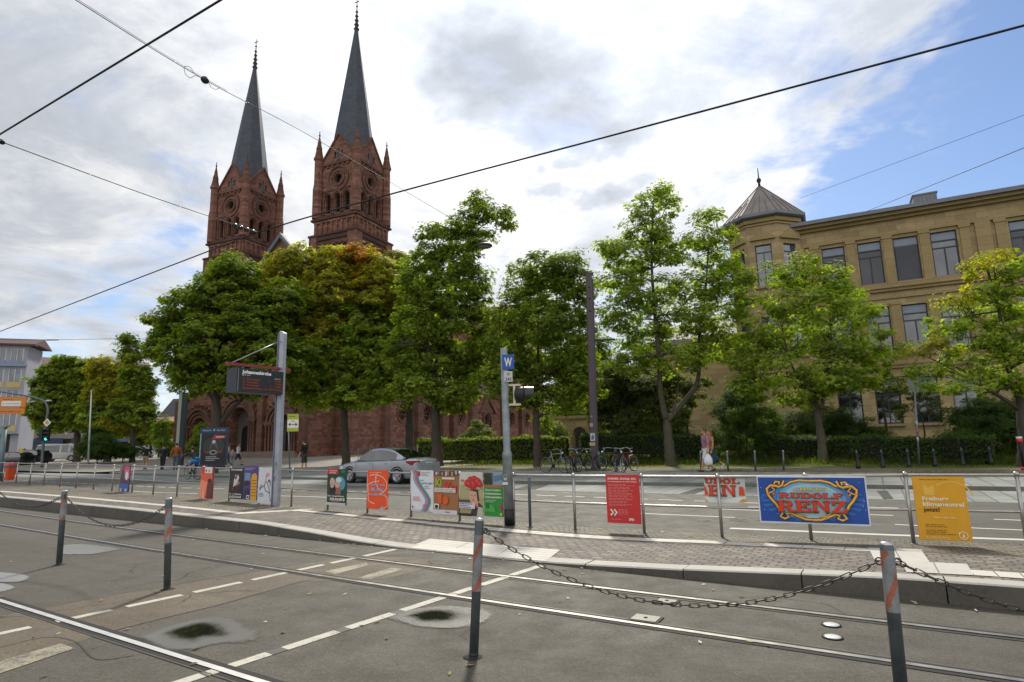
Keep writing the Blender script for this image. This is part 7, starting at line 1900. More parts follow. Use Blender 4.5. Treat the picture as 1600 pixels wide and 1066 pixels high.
for x, lab in pos_:
    p = base_at(x, 739.5, 25.4)
    if proto is None:
        o = thing('ornamental_bollard', 'dark ornamental bollard ' + lab, 'bollard', p, group=GD); proto = o
        b = MB(); b.lathe([(.09, 0), (.09, .12), (.065, .18), (.055, .55), (.06, .58), (.045, .62)], p, 12); b.build('shaft', pm('#23292a', .45, .3, .1, 5, name='cast_iron'), o)
        b = MB(); b.lathe([(.045, .62), (.06, .66), (.05, .70), (.03, .72), (1e-4, .80)], p, 12); b.build('finial', pm('#4a5254', .4, .3, .1, 5, name='cast_iron_tip'), o)
    else:
        o = copy_tree(proto); o.location = p; o['label'] = 'dark ornamental bollard ' + lab; ROOT[o.name] = Matrix.Translation(p)
p = base_at(1438, 740, 25.8); tq = D(1428, 590, 25.8)
o = thing('sign_post', 'slim leaning grey sign post with stickers, its plate seen edge on', 'sign', p)
b = MB(); b.tube([p, tq], .04, 10); b.build('post', pm('#7d848a', .45, .4, .15, 6, name='sign_post_zinc'), o)
b = MB(); b.frame_box(tq, (-.35, .93, 0), (.93, .35, 0), Z, -.3, .3, -.012, .012, -.62, -.02); b.build('plate', pm('#8b9096', .4, .4, name='plate_back'), o)
for i, c_ in enumerate(('#b0a8a8', '#9a5a60', '#a9b0b4', '#6a7a98')):
    f = .3 + i * .09; qq = p + (tq - p) * f; b = MB(); b.lathe([(.0425, -.09), (.0425, .09)], qq, 10); b.build('sticker', ink(c_), o, recalc=False)
p = base_at(1599, 748, 22); o = thing('barrier_post', 'red and white post cut off by the right edge of the picture', 'post', p)
b = MB(); b.lathe([(.05, 0), (.05, 1.5), (1e-4, 1.52)], p + Vector((.08, 0, 0)), 10); b.build('shaft', BLACK, o)
for z0, z1, m_ in ((.0, .12, Rd), (.98, 1.12, Rd), (1.12, 1.2, Wh)):
    b = MB(); b.lathe([(.09, z0), (.09, z1)], p + Vector((.08, 0, 0)), 12); b.build('red_band' if m_ is Rd else 'white_band', m_, o)
# wire mesh fence behind the silver car
A, Bq = base_at(560, 722, 47), base_at(652, 719, 44); o = thing('mesh_fence', 'low wire mesh fence on thin posts behind the silver car', 'fence', A)
hz_ = 1.15; dv = (Bq - A)
for i in range(6):
    q = A + dv * i / 5; b = MB(); b.tube([q, q + Z * hz_], .028, 6); b.build('post', pm('#7c8a80', .5, .2, name='fence_post'), o)
b = MB()
for i in range(75): q = A + dv * i / 74; b.tube([q + Z * .1, q + Z * hz_], .004, 3, False)
for j in range(12): b.tube([A + Z * (.1 + j * .095), Bq + Z * (.1 + j * .095)], .004, 3, False)
b.build('wire_mesh', pm('#55665a', .5, .3, name='green_wire'), o)

# ---------------------------------------------------------------- overhead wires
WIRE = pm('#17151a', .6, .2, name='wire')
def wire(pts, r, label, name='overhead_wire', seg=5):
    P_ = smooth_poly(pts, seg); b = MB(); b.tube(P_, r, 6)
    o = thing(name, label, 'wire', P_[len(P_) // 2]); b.build('cable', WIRE, o)
    return o, P_
def at_z(px, py, z): return G(px, py, z)
near = [at_z(345, 0, 5.5), at_z(0, 210, 5.5)]; d_ = near[0] - near[1]
wire([near[1] - d_ * 3, near[1], near[0], near[0] + d_ * 2], .011, 'thick dark contact wire rising steeply across the upper left sky')
cw = [at_z(0, 518, 5.5), at_z(325, 393, 5.5), at_z(430, 355, 5.5), at_z(605, 305, 5.5), at_z(925, 220, 5.5), at_z(1600, 40, 5.5)]
o, P_ = wire([cw[0] * 2 - cw[1]] + cw + [cw[-1] + (cw[-1] - cw[-2]) * .8], .0125, 'long contact wire running from far left across the towers to the upper right')
a0 = at_z(0, 221, 5.5); a1 = at_z(402, 363, 5.55)
o, P_ = wire([a0 - (a1 - a0) * .2, a0, (a0 + a1) / 2 - Z * .03, a1], .006, 'thin span wire meeting the contact wire before the left tower')
b = MB()
for i in range(4): q = a1 + (a0 - a1).normalized() * (.12 + .13 * i) - Z * .02; b.lathe([(.02, -.05), (.045, -.03), (.045, .03), (.02, .05)], q, 8, (a0 - a1))
b.build('insulators', pm('#35302e', .4, name='insulator'), o)
b = MB(); b.lathe([(.02, -.05), (.035, -.03), (.035, .03), (.02, .05)], a0, 8, (a0 - a1)); b.build('clamp', WIRE, o)
f0, f1, f2, f3 = D(60, -40, 9), D(118, 0, 9.5), D(320, 125, 13), D(500, 221, 17)
o, P_ = wire([f0, f1, f2, f3, D(757, 372, 23)], .008, 'thick knotted span wire with a coil carrying the hanging lamp')
b = MB(); dd = (f3 - f2).normalized()
b.lathe([(.02, -.1), (.06, -.07), (.085, -.02), (.085, .04), (.05, .09), (.02, .1)], f2, 10, dd); b.build('isolator', pm('#201d1c', .5, name='isolator_black'), o)
b = MB(); s0 = f2 - dd * .12
b.tube(smooth_poly([s0, s0 - dd * .15 + Z * -.02, s0 - dd * .28 + Z * -.14, s0 - dd * .42 + Z * -.10, s0 - dd * .45 + Z * .06, s0 - dd * .3 + Z * .12, s0 - dd * .2 + Z * .02], 5), .006, 5)
b.tube(smooth_poly([f2 + dd * .1, f2 + dd * .2 - Z * .1, f2 + dd * .34 - Z * .09, f2 + dd * .45 + Z * .01], 5), .006, 5); b.build('loose_loops', WIRE, o)
b = MB(); b.tube([q + Vector((0, 0, .035)) for q in P_[2:12]], .005, 5, False); b.build('second_strand', WIRE, o)
wire([D(1700, 138, 28), D(1600, 180, 30), D(1250, 310, 39)], .011, 'thin wire sloping down to the turret roof')
wire([D(1700, 186, 22), D(1600, 231, 24), D(1352, 331, 36)], .018, 'dark wire sloping down to the roof of the school')
o, P_ = wire([D(-60, 531, 55), D(60, 531, 60), D(150, 530, 64), D(290, 527, 70)], .022, 'thin distant wire over the park trees with a small insulator')
b = MB(); b.tube([D(72, 531.5, 60.4), D(92, 531.2, 61.3)], .06, 8); b.build('insulator', WIRE, o)
# ---------------------------------------------------------------- cars
def carpaint(name, col, metal=.5):
    N = NT(name); P = N.pos(); c = lin(col)
    cc = N.mix(N.n('MapRange', {0: N.noise(P, 2.2, 4), 1: .4, 2: .75, 3: 0, 4: .18}).outputs[0], c, (.12, .11, .10, 1))
    return N.end(N.n('BsdfPrincipled', {'Base Color': cc, 'Metallic': metal, 'Roughness': .32, 'Coat Weight': .7, 'Coat Roughness': .06}))
TYRE = pm('#17171a', .85, name='tyre'); RIM = pm('#a6a9ad', .35, .8, .1, 9, name='rim'); CGL = mat_glass('car_glass', '#10161a', .02); SEAM = pm('#141416', .8, name='panel_gap'); TAIL = pm('#8c1418', .2, 0, .1, 20, name='tail_lamp'); HEADL = pm('#c9ced2', .1, 0, .05, 20, name='head_lamp')
def car(loc, heading, paint, label, stations, top, belt, wheels, wr=.325, wb=.80, wt=.60, glass=(-9, 9), name='parked_car', doors=(), detail=True, plate='FR', zoff=0, cat='car', ghost_win=None):
    t = thing(name, label, cat, loc, heading - PI / 2 + PI / 2)
    b = MB(); K = 8; vs = []
    for x, w, zb, zm, zs, zt in stations:
        half = [(0, zb), (w * .86, zb), (w * .97, zb + .10), (w, zm), (w * .985, zs - .06), (w * .90, zs), (w * .55, zt - .012), (0, zt)]
        vs += [Vector((x, y, z)) for y, z in half] + [Vector((x, -y, z)) for y, z in half[1:-1]][::-1]
    n = 14; m = len(stations)
    fs = [(i * n + j, i * n + (j + 1) % n, (i + 1) * n + (j + 1) % n, (i + 1) * n + j) for i in range(m - 1) for j in range(n)] + [tuple(range(n)), tuple((m - 1) * n + j for j in range(n))]
    b.mesh(vs, fs, True); body = b.build('body', paint, t, local=True)
    body.modifiers.new('edges', 'EDGE_SPLIT').split_angle = R(38)
    # cabin: glass and painted roof
    xs = np.linspace(top[0][0], top[-1][0], 25); zt_ = np.interp(xs, [a for a, _ in top], [c for _, c in top])
    zmax = max(zt_); g = MB(); rf = MB(); bl_ = np.interp(xs, [a for a, _ in belt], [c for _, c in belt])
    def wid(z, z0): f = min(max((z - z0) / (zmax - z0), 0), 1); return wb + (wt - wb) * f
    for i in range(24):
        for sg in (-1, 1):
            q = []
            for k_ in (i, i + 1):
                zb_, zz = bl_[k_], max(zt_[k_], bl_[k_] + .002); ze = zb_ + (zz - zb_) * .86
                q.append([Vector((xs[k_], sg * wid(zb_, zb_), zb_ - .01)), Vector((xs[k_], sg * wid(ze, zb_), ze)), Vector((xs[k_], sg * (wid(zz, zb_) - .05), zz)), Vector((xs[k_], 0, zz + .02))])
            xm = (xs[i] + xs[i + 1]) / 2
            pillar = any(abs(xm - d[0]) < d[1] for d in doors)
            (rf if pillar else g).poly([q[0][0], q[1][0], q[1][1], q[0][1]], True)
            rf.poly([q[0][1], q[1][1], q[1][2], q[0][2]], True)
            (rf if glass[0] < xm < glass[1] else g).poly([q[0][2], q[1][2], q[1][3], q[0][3]], True)
    g.build('windows', CGL, t, local=True); rf.build('roof', paint, t, local=True)
    for x in wheels:
        for sg in (-1, 1):
            yw = sg * (float(np.interp(x, [s[0] for s in stations], [s[1] for s in stations])) + .004)
            ax_ = (0, sg, 0)
            b = MB(); b.lathe([(wr - .03, -.2), (wr, -.17), (wr, -.02), (wr - .03, .008), (wr * .70, .012), (wr * .68, -.03)], (x, yw, wr), 26, ax_); wo = b.build('wheel', TYRE, t, local=True)
            b = MB(); b.lathe([(wr * .69, -.02), (wr * .66, .014), (wr * .60, .006), (wr * .58, -.05)], (x, yw, wr), 26, ax_); b.lathe([(.06, -.04), (.06, .006), (.03, .012), (1e-4, .012)], (x, yw, wr), 12, ax_)
            for k_ in range(10):
                a = 2 * PI * (k_ // 2) / 5 + (.16 if k_ % 2 else -.16); d = Vector((math.cos(a), 0, math.sin(a))); q = Vector((x, yw, wr))
                b.frame_box(q, d, (0, sg, 0), d.cross(Vector((0, 1, 0))), .04, wr * .62, -.03, .004, -.022, .022)
            b.build('rim', RIM, wo, local=True)
            b = MB(); b.lathe([(wr * .67, -.052), (1e-4, -.05)], (x, yw, wr), 20, ax_); b.build('brake', pm('#0d0d0f', .7, name='wheel_dark'), wo, local=True)
            b = MB(); P_ = [Vector((x + math.cos(a) * r, yw - sg * (.0), wr + .01 + math.sin(a) * r)) for r in (wr + .005, wr + .055) for a in np.linspace(-.35, PI + .35, 20)]
            b.mesh(P_, [(k_, k_ + 1, k_ + 21, k_ + 20) for k_ in range(19)]); b.build('wheel_arch', SEAM, t, local=True, recalc=False)
    return t
SIL = carpaint('silver_paint', '#a3a8ae', .55)
st_sedan = [(-2.29, .70, .34, .52, .72, .76), (-2.26, .80, .27, .55, .86, .92), (-2.12, .86, .24, .58, .95, 1.02), (-1.75, .885, .22, .58, .965, 1.05), (-1.2, .89, .2, .58, .955, 1.02), (0, .89, .2, .58, .93, .99), (.9, .885, .2, .58, .91, .98), (1.3, .88, .2, .56, .885, .945), (1.75, .86, .2, .54, .83, .88), (2.08, .80, .21, .5, .74, .79), (2.22, .70, .25, .45, .63, .68), (2.29, .58, .33, .44, .54, .58)]
cA, cB = base_at(622, 757, 23.2), base_at(549, 748.5, 27.2)
cv = Vector((-.80, .60, 0)); cv = Vector((-.85, .527, 0)).normalized(); head_ = math.atan2(cv.y, cv.x)
cl = Vector((D(622, 757, 23.4).x, D(622, 757, 23.4).y, .008)) + cv * 1.32 + Vector((cv.y, -cv.x, 0)) * .80
ct = car(cl, head_, SIL, 'silver saloon car standing in the road behind the railing posters', st_sedan, [(-1.72, 1.03), (-1.35, 1.18), (-.95, 1.345), (-.55, 1.425), (-.1, 1.45), (.3, 1.42), (.62, 1.30), (.95, 1.10), (1.18, .97)], [(-1.8, 1.0), (0, .96), (1.3, .93)], (-1.36, 1.40), glass=(-.72, .40), doors=((-1.42, .20), (-.02, .05), (1.02, .10)), name='saloon_car')
ct.scale = (.94, .94, .94)
def lb(name, m, *boxes, parent=ct):
    b = MB()
    for x in boxes: b.box(*x)
    return b.build(name, m, parent, local=True)
for sg in (-1, 1):
    b = MB(); pts = [(-2.275, .52), (-2.235, .79), (-2.1, .872), (-1.86, .893)]
    vs = [Vector((x, sg * (y + .004), z)) for x, y in pts for z in (.76, .93)]; vs[0].z = .82; vs[-2].z = .86
    b.mesh(vs, [(0, 2, 3, 1), (2, 4, 5, 3), (4, 6, 7, 5)]); b.build('tail_light', TAIL, ct, local=True, recalc=False)
    b = MB(); vs = [Vector((x, sg * y, z)) for x, y in ((2.235, .56), (2.1, .795), (1.8, .862)) for z in (.58, .72)]; b.mesh(vs, [(0, 2, 3, 1), (2, 4, 5, 3)]); b.build('headlight', HEADL, ct, local=True, recalc=False)
    b = MB(); b.ball((.72, sg * .98, 1.0), (.07, .10, .07), 10, 7); b.build('mirror', SIL, ct, local=True)
    b = MB(); b.poly([(-1.02, sg * .8965, .96), (-1.015, sg * .8965, .96), (-1.10, sg * .897, .3), (-1.105, sg * .897, .3)])
    for x in (-.02, .98): b.poly([(x, sg * .897, .93), (x + .012, sg * .897, .93), (x + .012, sg * .8975, .28), (x, sg * .8975, .28)])
    b.build('door_gap', SEAM, ct, local=True, recalc=False)
    for x in (-.72, .22): lb('door_handle', RIM, (x - .09, x + .09, sg * .90 - .015, sg * .90 + .015, .82, .845))
    lb('trim_strip', RIM, (-1.0, .9, sg * .875 - .01, sg * .875 + .01, .958, .972))
    lb('sill', SEAM, (-1.0, 1.0, sg * .885 - .02, sg * .885 + .012, .19, .25))
S = Sheet((-2.279, .26, .74), (0, -1, 0), (0, 0, 1), (-1, 0, 0), .52, .11, ink('#c9ccd0'), thick=.02); S.rect(0, 0, .05, .11, ink('#2a4a9a')); S.text('FR', .08, .025, .08, Bk, .02, fit=.1); S.text('W 2158', .22, .025, .08, Bk, .02, fit=.27)
S.b.build('number_plate', None, ct, local=True, recalc=False)
lb('rear_bumper_trim', SEAM, (-2.295, -2.2, -.66, .66, .27, .40))
b = MB(); b.poly([(-2.292, -.3, .99), (-2.292, .3, .99), (-2.24, .3, 1.01), (-2.24, -.3, 1.01)]) if False else None
lb('brake_light', TAIL, (-1.42, -1.40, -.12, .12, 1.12, 1.13))
# far vehicles on the left street
WHP = carpaint('white_paint', '#c3c6c6', 0.0); BLKP = carpaint('black_car_paint', '#17191d', .2); BLUP = carpaint('pale_blue_paint', '#8e9aa4', .3)
st_van = [(-2.4, .80, .32, .7, 1.0, 1.04), (-2.35, .92, .3, .75, 1.15, 1.2), (0, .95, .28, .75, 1.12, 1.16), (1.6, .94, .28, .7, 1.05, 1.10), (2.1, .88, .3, .65, .92, .98), (2.4, .72, .36, .6, .76, .80)]
p = base_at(96, 718, 70); p.z -= .0
car(p, R(8), WHP, 'white minibus parked behind the traffic light under the park trees', st_van, [(-2.36, 1.15), (-2.25, 1.9), (-1.8, 1.97), (.9, 1.96), (1.3, 1.85), (2.0, 1.15)], [(-2.4, 1.12), (2.0, 1.06)], (-1.5, 1.5), .34, .93, .80, glass=(-2.2, 1.1), doors=((-2.3, .1), (-.9, .07), (.3, .07), (1.15, .08)), name='minibus', cat='van')
st_small = [(-1.95, .66, .34, .52, .8, .84), (-1.88, .8, .25, .58, .95, 1.0), (-1.2, .84, .22, .58, .95, .99), (.8, .84, .22, .56, .92, .97), (1.5, .8, .22, .52, .82, .86), (1.9, .62, .3, .45, .62, .66)]
top_small = [(-1.9, .97), (-1.6, 1.36), (-1.1, 1.46), (-.1, 1.47), (.35, 1.38), (1.0, .96)]
def small(px, py, dist, hd, paint, lab): car(base_at(px, py, dist), hd, paint, lab, st_small, top_small, [(-2, .95), (1.2, .92)], (-1.15, 1.2), .3, .78, .58, glass=(-1.4, .25), doors=((-.35, .06),), name='parked_car')
small(18, 722, 60, R(170), BLKP, 'dark parked car beside the yellow service column, nearest the edge')
small(47, 722, 62, R(165), BLKP, 'black parked car between the yellow service column and the traffic light')
small(216, 712, 78, R(10), BLUP, 'small pale car parked behind the slim dark park trunk')
small(203, 711, 84, R(10), WHP, 'small white car mostly hidden behind the slim dark park trunk')
small(128, 716, 76, R(10), WHP, 'white car seen between the minibus and the dark round bush')

# ---------------------------------------------------------------- bicycles
def bicycle(p, yaw, frame, label, rim=None, basket=False, drop=False, steer=.0, group='bicycles parked at the mast', rack=True):
    t = thing('bicycle', label, 'bicycle', p, yaw, group)
    fm = pm(frame, .4, .2, .1, 9, name='bike_frame'); r = .345; fx, rx = .53, -.53
    bb_ = Vector((-.06, 0, .30)); seat = Vector((-.22, 0, .86)); hd = Vector((.34, 0, .84)); hb = Vector((.36, 0, .72)); fw_ = Vector((fx, 0, r)); rw = Vector((rx, 0, r))
    b = MB()
    for a, c, q in ((bb_, seat, .017), (seat + (bb_ - seat) * .1, hd, .016), (bb_, hb, .019), (hd, hb, .02)): b.tube([a, c], q, 7)
    for sg in (-1, 1): b.tube([bb_ + Vector((0, sg * .03, 0)), rw + Vector((0, sg * .05, 0))], .010, 6); b.tube([seat + (bb_ - seat) * .12 + Vector((0, sg * .02, 0)), rw + Vector((0, sg * .05, 0))], .009, 6); b.tube([hb + Vector((0, sg * .035, -.02)), fw_ + Vector((0, sg * .045, 0))], .012, 6)
    b.build('frame', fm, t, local=True)
    for c in (fw_, rw):
        b = MB(); b.tube([c + Vector((math.cos(a) * r, 0, math.sin(a) * r)) for a in np.linspace(0, 2 * PI, 29)], .019, 6, False); wo = b.build('wheel', TYRE, t, local=True)
        b = MB(); b.tube([c + Vector((math.cos(a) * (r - .025), 0, math.sin(a) * (r - .025))) for a in np.linspace(0, 2 * PI, 29)], .010, 5, False)
        b.tube([c + Vector((0, -.045, 0)), c + Vector((0, .045, 0))], .022, 8)
        for k_ in range(14): a = 2 * PI * k_ / 14; b.tube([c + Vector((0, .03 * (-1) ** k_, 0)), c + Vector((math.cos(a) * (r - .03), 0, math.sin(a) * (r - .03)))], .0022, 3, False)
        b.build('rim', rim or RIM, wo, local=True)
        b = MB(); b.mesh([c + Vector((math.cos(a) * (r + .035), y, math.sin(a) * (r + .035))) for y in (-.03, .03) for a in np.linspace(.4, PI - .1, 12)], [(k_, k_ + 1, k_ + 13, k_ + 12) for k_ in range(11)]); b.build('mudguard', BLACK, t, local=True, recalc=False)
    b = MB(); top = hd + Vector((-.03, 0, .16)); b.tube([hd, top], .013, 7)
    if drop: b.tube(smooth_poly([top + Vector((.0, -.2, -.12)), top + Vector((.1, -.2, -.06)), top + Vector((.08, -.2, 0)), top, top + Vector((.08, .2, 0)), top + Vector((.1, .2, -.06)), top + Vector((0, .2, -.12))], 4), .013, 6)
    else: b.tube(smooth_poly([top + Vector((-.2, -.29, .02)), top + Vector((-.02, -.2, .04)), top + Vector((.02, 0, 0)), top + Vector((-.02, .2, .04)), top + Vector((-.2, .29, .02))], 4), .012, 6)
    b.build('handlebar', RIM, t, local=True)
    b = MB(); b.tube([seat, seat + Vector((-.03, 0, .1))], .013, 7); b.build('seat_post', RIM, t, local=True)
    b = MB(); sq = seat + Vector((-.05, 0, .13)); b.ball(sq + Vector((-.06, 0, 0)), (.12, .075, .03), 10, 6); b.ball(sq + Vector((.08, 0, -.005)), (.11, .028, .022), 8, 6); b.build('saddle', BLACK, t, local=True)
    b = MB(); b.lathe([(.09, -.004), (.09, .004)], bb_ + Vector((0, -.05, 0)), 16, (0, 1, 0)); b.tube([bb_ + Vector((0, -.06, 0)), bb_ + Vector((.1, -.06, -.13))], .009, 5); b.tube([bb_ + Vector((0, .06, 0)), bb_ + Vector((-.1, .06, .13))], .009, 5)
    b.box(.04, .15, -.16, -.07, .155, .175); b.box(-.21, -.10, .07, .16, .42, .44); b.build('crankset', pm('#2a2a2c', .4, .6, name='crank_metal'), t, local=True)
    if rack:
        b = MB()
        for y in (-.06, 0, .06): b.tube([Vector((-.28, y, .74)), Vector((-.72, y, .74))], .006, 5)
        for sg in (-1, 1): b.tube([Vector((-.55, sg * .06, .74)), rw + Vector((0, sg * .06, 0))], .006, 5)
        b.build('luggage_rack', BLACK, t, local=True)
        b = MB(); b.box(-.76, -.73, -.05, .05, .66, .71); b.build('rear_reflector', TAIL, t, local=True)
    b = MB(); b.ball(hd + Vector((.08, 0, .02)), (.05, .045, .045), 8, 6); b.build('front_lamp', HEADL, t, local=True)
    if basket:
        b = MB(); c = hd + Vector((.2, 0, .02)); hull([(c.x - .12, -.14), (c.x + .12, -.14), (c.x + .12, .14), (c.x - .12, .14)], [(c.x - .16, -.19), (c.x + .16, -.19), (c.x + .16, .19), (c.x - .16, .19)], c.z, c.z + .22, b); b.build('basket', pm('#26241f', .8, name='basket_wire'), t, local=True)
    return t
bz = lambda px, dist: base_at(px, 738, dist)
bicycle(bz(868, 27.2), R(-42), '#8b9098', 'grey bicycle nearest the slim tree trunk, seen from the side')
bicycle(bz(897, 27.0), R(62), '#2c3c55', 'dark blue bicycle with a front basket in the middle of the row', basket=True)
bicycle(bz(912, 27.6), R(58), '#22252a', 'black bicycle with dropped handlebars touching the plum mast', drop=True)
bicycle(bz(903, 28.2), R(70), '#3a4a52', 'grey green bicycle squeezed between the basket bicycle and the mast')
bicycle(bz(955, 27.4), R(140), '#34443c', 'dark green bicycle just right of the plum mast')
bicycle(bz(967, 26.6), R(-80), '#2b2e36', 'dark bicycle with pale wheel rims pointing towards the road', rim=pm('#d0d0cc', .4, .2, name='pale_rim'), rack=False)
bicycle(bz(979, 27.3), R(40), '#7a2426', 'red framed bicycle, last of the row beyond the mast')
# ---------------------------------------------------------------- people
def cap(b, p, q, r0, r1, n=12):
    p, q = Vector(p), Vector(q); d = q - p; L = max(d.length, 1e-4); prof = []
    for i in range(5): a = -PI / 2 + PI / 2 * i / 4; prof.append((max(r0 * math.cos(a), 1e-4), r0 * math.sin(a)))
    for i in range(5): a = PI / 2 * i / 4; prof.append((max(r1 * math.cos(a), 1e-4), L + r1 * math.sin(a)))
    b.lathe(prof, p, n, d if d.length > 1e-4 else (0, 0, 1))
SKIN = pm('#b08466', .55, 0, .08, 20, name='skin'); SKIN2 = pm('#9c7258', .55, 0, .08, 20, name='skin')
def rotx(v, a): return Vector((v.x, v.y * math.cos(a) - v.z * math.sin(a), v.y * math.sin(a) + v.z * math.cos(a)))
def person(p, face, hgt, label, top, bottom, shoes, hair, legs=(.3, -.35), knees=(.1, .35), arms=(-.3, .3), elbows=(.25, .35), lean=.0, sleeves=.5, bottom_len=1.0, skirt=False, long_hair=False, helmet=None, sunglasses=False, skin=SKIN, sit=None, headtilt=0.0, female=False, lower_bare=False, group=None, armout=(.1, .1)):
    """facing +y before turning; angles in radians, + swings forward"""
    t = thing('person', label, 'person', p, face, group); k_ = hgt / 1.75
    hipz = (.92 if sit is None else sit / k_); B = MB()
    hip = Vector((0, 0, hipz)); sw = .175 if female else .195
    up = lambda v: hip + rotx(Vector(v), -lean)
    chest = up((0, 0, .40)); neck = up((0, .0, .56)); hc = up((0, .025, .72)) + Vector((0, .0, 0))
    hc = neck + rotx(Vector((0, .03, .15)), -lean * .3 - headtilt)
    J = {}
    for i, sg in enumerate((-1, 1)):
        h0 = hip + Vector((sg * .085, 0, -.02)); kn = h0 + rotx(Vector((sg * .01, 0, -.43)), legs[i]); an = kn + rotx(Vector((0, 0, -.41)), legs[i] - knees[i])
        s0 = up((sg * sw, 0, .49)); el = s0 + rotx(Vector((sg * armout[i], 0, -.28)), arms[i]); wr = el + rotx(Vector((sg * .01, 0, -.25)), arms[i] + elbows[i])
        J[i] = (h0, kn, an, s0, el, wr, arms[i] + elbows[i], legs[i] - knees[i])
    if sit is None:
        lowest = min(J[0][2].z, J[1][2].z); dz = .075 - lowest
        sh = Vector((0, 0, dz)); hip += sh; chest += sh; neck += sh; hc += sh
        for i in J: J[i] = tuple(x + sh if isinstance(x, Vector) else x for x in J[i])
    S_ = lambda v: v * k_
    def seg(b, a, c, r0, r1, n=12): cap(b, S_(a), S_(c), r0 * k_, r1 * k_, n)
    # body
    seg(B, hip + Vector((-.06, 0, 0)), hip + Vector((.06, 0, 0)), .105, .105)
    seg(B, hip, chest, .105, .125); seg(B, chest + Vector((-.07, 0, .0)), chest + Vector((.07, 0, 0)), .11, .11); seg(B, J[0][3] + Vector((.04, 0, -.0)), J[1][3] + Vector((-.04, 0, 0)), .062, .062)
    seg(B, chest, neck, .09, .055); seg(B, neck, hc, .05, .052)
    B.ball(S_(hc + Vector((0, .0, .02))), (.076 * k_, .094 * k_, .108 * k_), 14, 10); seg(B, hc + Vector((0, .045, -.05)), hc + Vector((0, .055, -.07)), .045, .035)
    seg(B, hc + Vector((0, .09, .015)), hc + Vector((0, .108, -.012)), .012, .015, 8)
    for sg in (-1, 1): B.ball(S_(hc + Vector((sg * .078, -.005, .005))), (.012, .022, .032), 8, 6)
    for i, sg in ((0, -1), (1, 1)):
        h0, kn, an, s0, el, wr, fa, la = J[i]
        seg(B, h0, kn, .082, .054); seg(B, kn, kn + (an - kn) * .3, .054, .058); seg(B, kn + (an - kn) * .3, an, .058, .037)
        seg(B, s0, el, .05, .038); seg(B, el, wr, .039, .026)
        hd_ = rotx(Vector((0, 0, -1)), fa); fwv = rotx(Vector((0, 1, 0)), fa); pc = wr + hd_ * .055
        seg(B, wr + hd_ * .015, wr + hd_ * .075 + fwv * .012, .026, .030, 8); seg(B, wr + hd_ * .02 - fwv * .012, wr + hd_ * .075 - fwv * .022, .022, .022, 8)
        for q, (off, ln) in enumerate(((.034, .062), (.012, .074), (-.010, .07), (-.030, .054))):
            a0 = wr + hd_ * .085 + fwv * off; a1 = a0 + hd_ * ln * .55 + Vector((-sg * .006, 0, 0)); a2 = a1 + hd_ * ln * .42 + Vector((-sg * .018, 0, 0)); seg(B, a0, a1, .0105, .0095, 7); seg(B, a1, a2, .0095, .008, 7)
        a0 = wr + hd_ * .03 + fwv * .03; a1 = a0 + hd_ * .03 + fwv * .025; seg(B, a0, a1, .013, .0115, 7); seg(B, a1, a1 + hd_ * .03 + fwv * .006, .0115, .009, 7)
        toe = rotx(Vector((0, 1, 0)), min(max(la * .8, -.9), .35)); hl = an + Vector((0, -.02, -.035)); seg(B, hl - toe * .03, hl + toe * .15 + Vector((0, 0, -.012)), .034, .026)
    def fin(b, nm, m, vox, sm=0):
        o_ = b.build(nm, m, t, local=True, recalc=False)
        md = o_.modifiers.new('fuse', 'REMESH'); md.mode = 'VOXEL'; md.voxel_size = vox; md.use_smooth_shade = True
        if sm: s2 = o_.modifiers.new('soften', 'SMOOTH'); s2.factor = .5; s2.iterations = sm
        return o_
    fin(B, 'body', skin, .0088)
    # clothes
    b = MB(); e = .016
    if skirt: pass
    seg(b, hip + Vector((-.055, 0, .0)), hip + Vector((.055, 0, .0)), .108 + e, .108 + e); seg(b, hip, chest, .108 + e, .128 + e); seg(b, chest + Vector((-.07, 0, 0)), chest + Vector((.07, 0, 0)), .112 + e, .112 + e); seg(b, J[0][3] + Vector((.04, 0, -.01)), J[1][3] + Vector((-.04, 0, -.01)), .066 + e * .6, .066 + e * .6); seg(b, chest, neck + (chest - neck) * .25, .1, .07)
    for i in (0, 1):
        h0, kn, an, s0, el, wr, fa, la = J[i]
        if sleeves > 0:
            f = min(sleeves * 2, 1); seg(b, s0, s0 + (el - s0) * f, .056 + e, .046 + e)
            if sleeves > .5: seg(b, el, el + (wr - el) * (sleeves - .5) * 2, .044 + e, .034 + e)
    fin(b, 'shirt', top, .014, 3)
    b = MB(); seg(b, hip + Vector((-.06, 0, -.03)), hip + Vector((.06, 0, -.03)), .116 + e, .116 + e); seg(b, hip + Vector((0, 0, .03)), hip, .112 + e, .112 + e)
    if skirt:
        for i in (0, 1):
            h0, kn, an = J[i][:3]; seg(b, h0, kn + (an - kn) * .25, .10 + e, .115)
        seg(b, (J[0][0] + J[1][0]) / 2, (J[0][1] + J[1][1]) / 2 + Vector((0, 0, -.08)), .12, .14)
    else:
        for i in (0, 1):
            h0, kn, an = J[i][:3]; f = min(bottom_len * 2, 1); seg(b, h0, h0 + (kn - h0) * f, .090 + e, .068 + e)
            if bottom_len > .5: seg(b, kn, kn + (an - kn) * (bottom_len - .5) * 2, .064 + e, .052 + e * .6)
    fin(b, 'skirt' if skirt else ('trousers' if bottom_len > .6 else 'shorts'), bottom, .014, 3)
    for i in (0, 1):
        an, la = J[i][2], J[i][7]; toe = rotx(Vector((0, 1, 0)), min(max(la * .8, -.9), .35)); hl = an + Vector((0, -.02, -.035)); b = MB(); seg(b, hl - toe * .035, hl + toe * .16 + Vector((0, 0, -.010)), .043, .034); seg(b, hl + Vector((0, 0, .0)), hl + Vector((0, 0, .035)), .042, .042); fin(b, 'shoe', shoes, .012, 1)
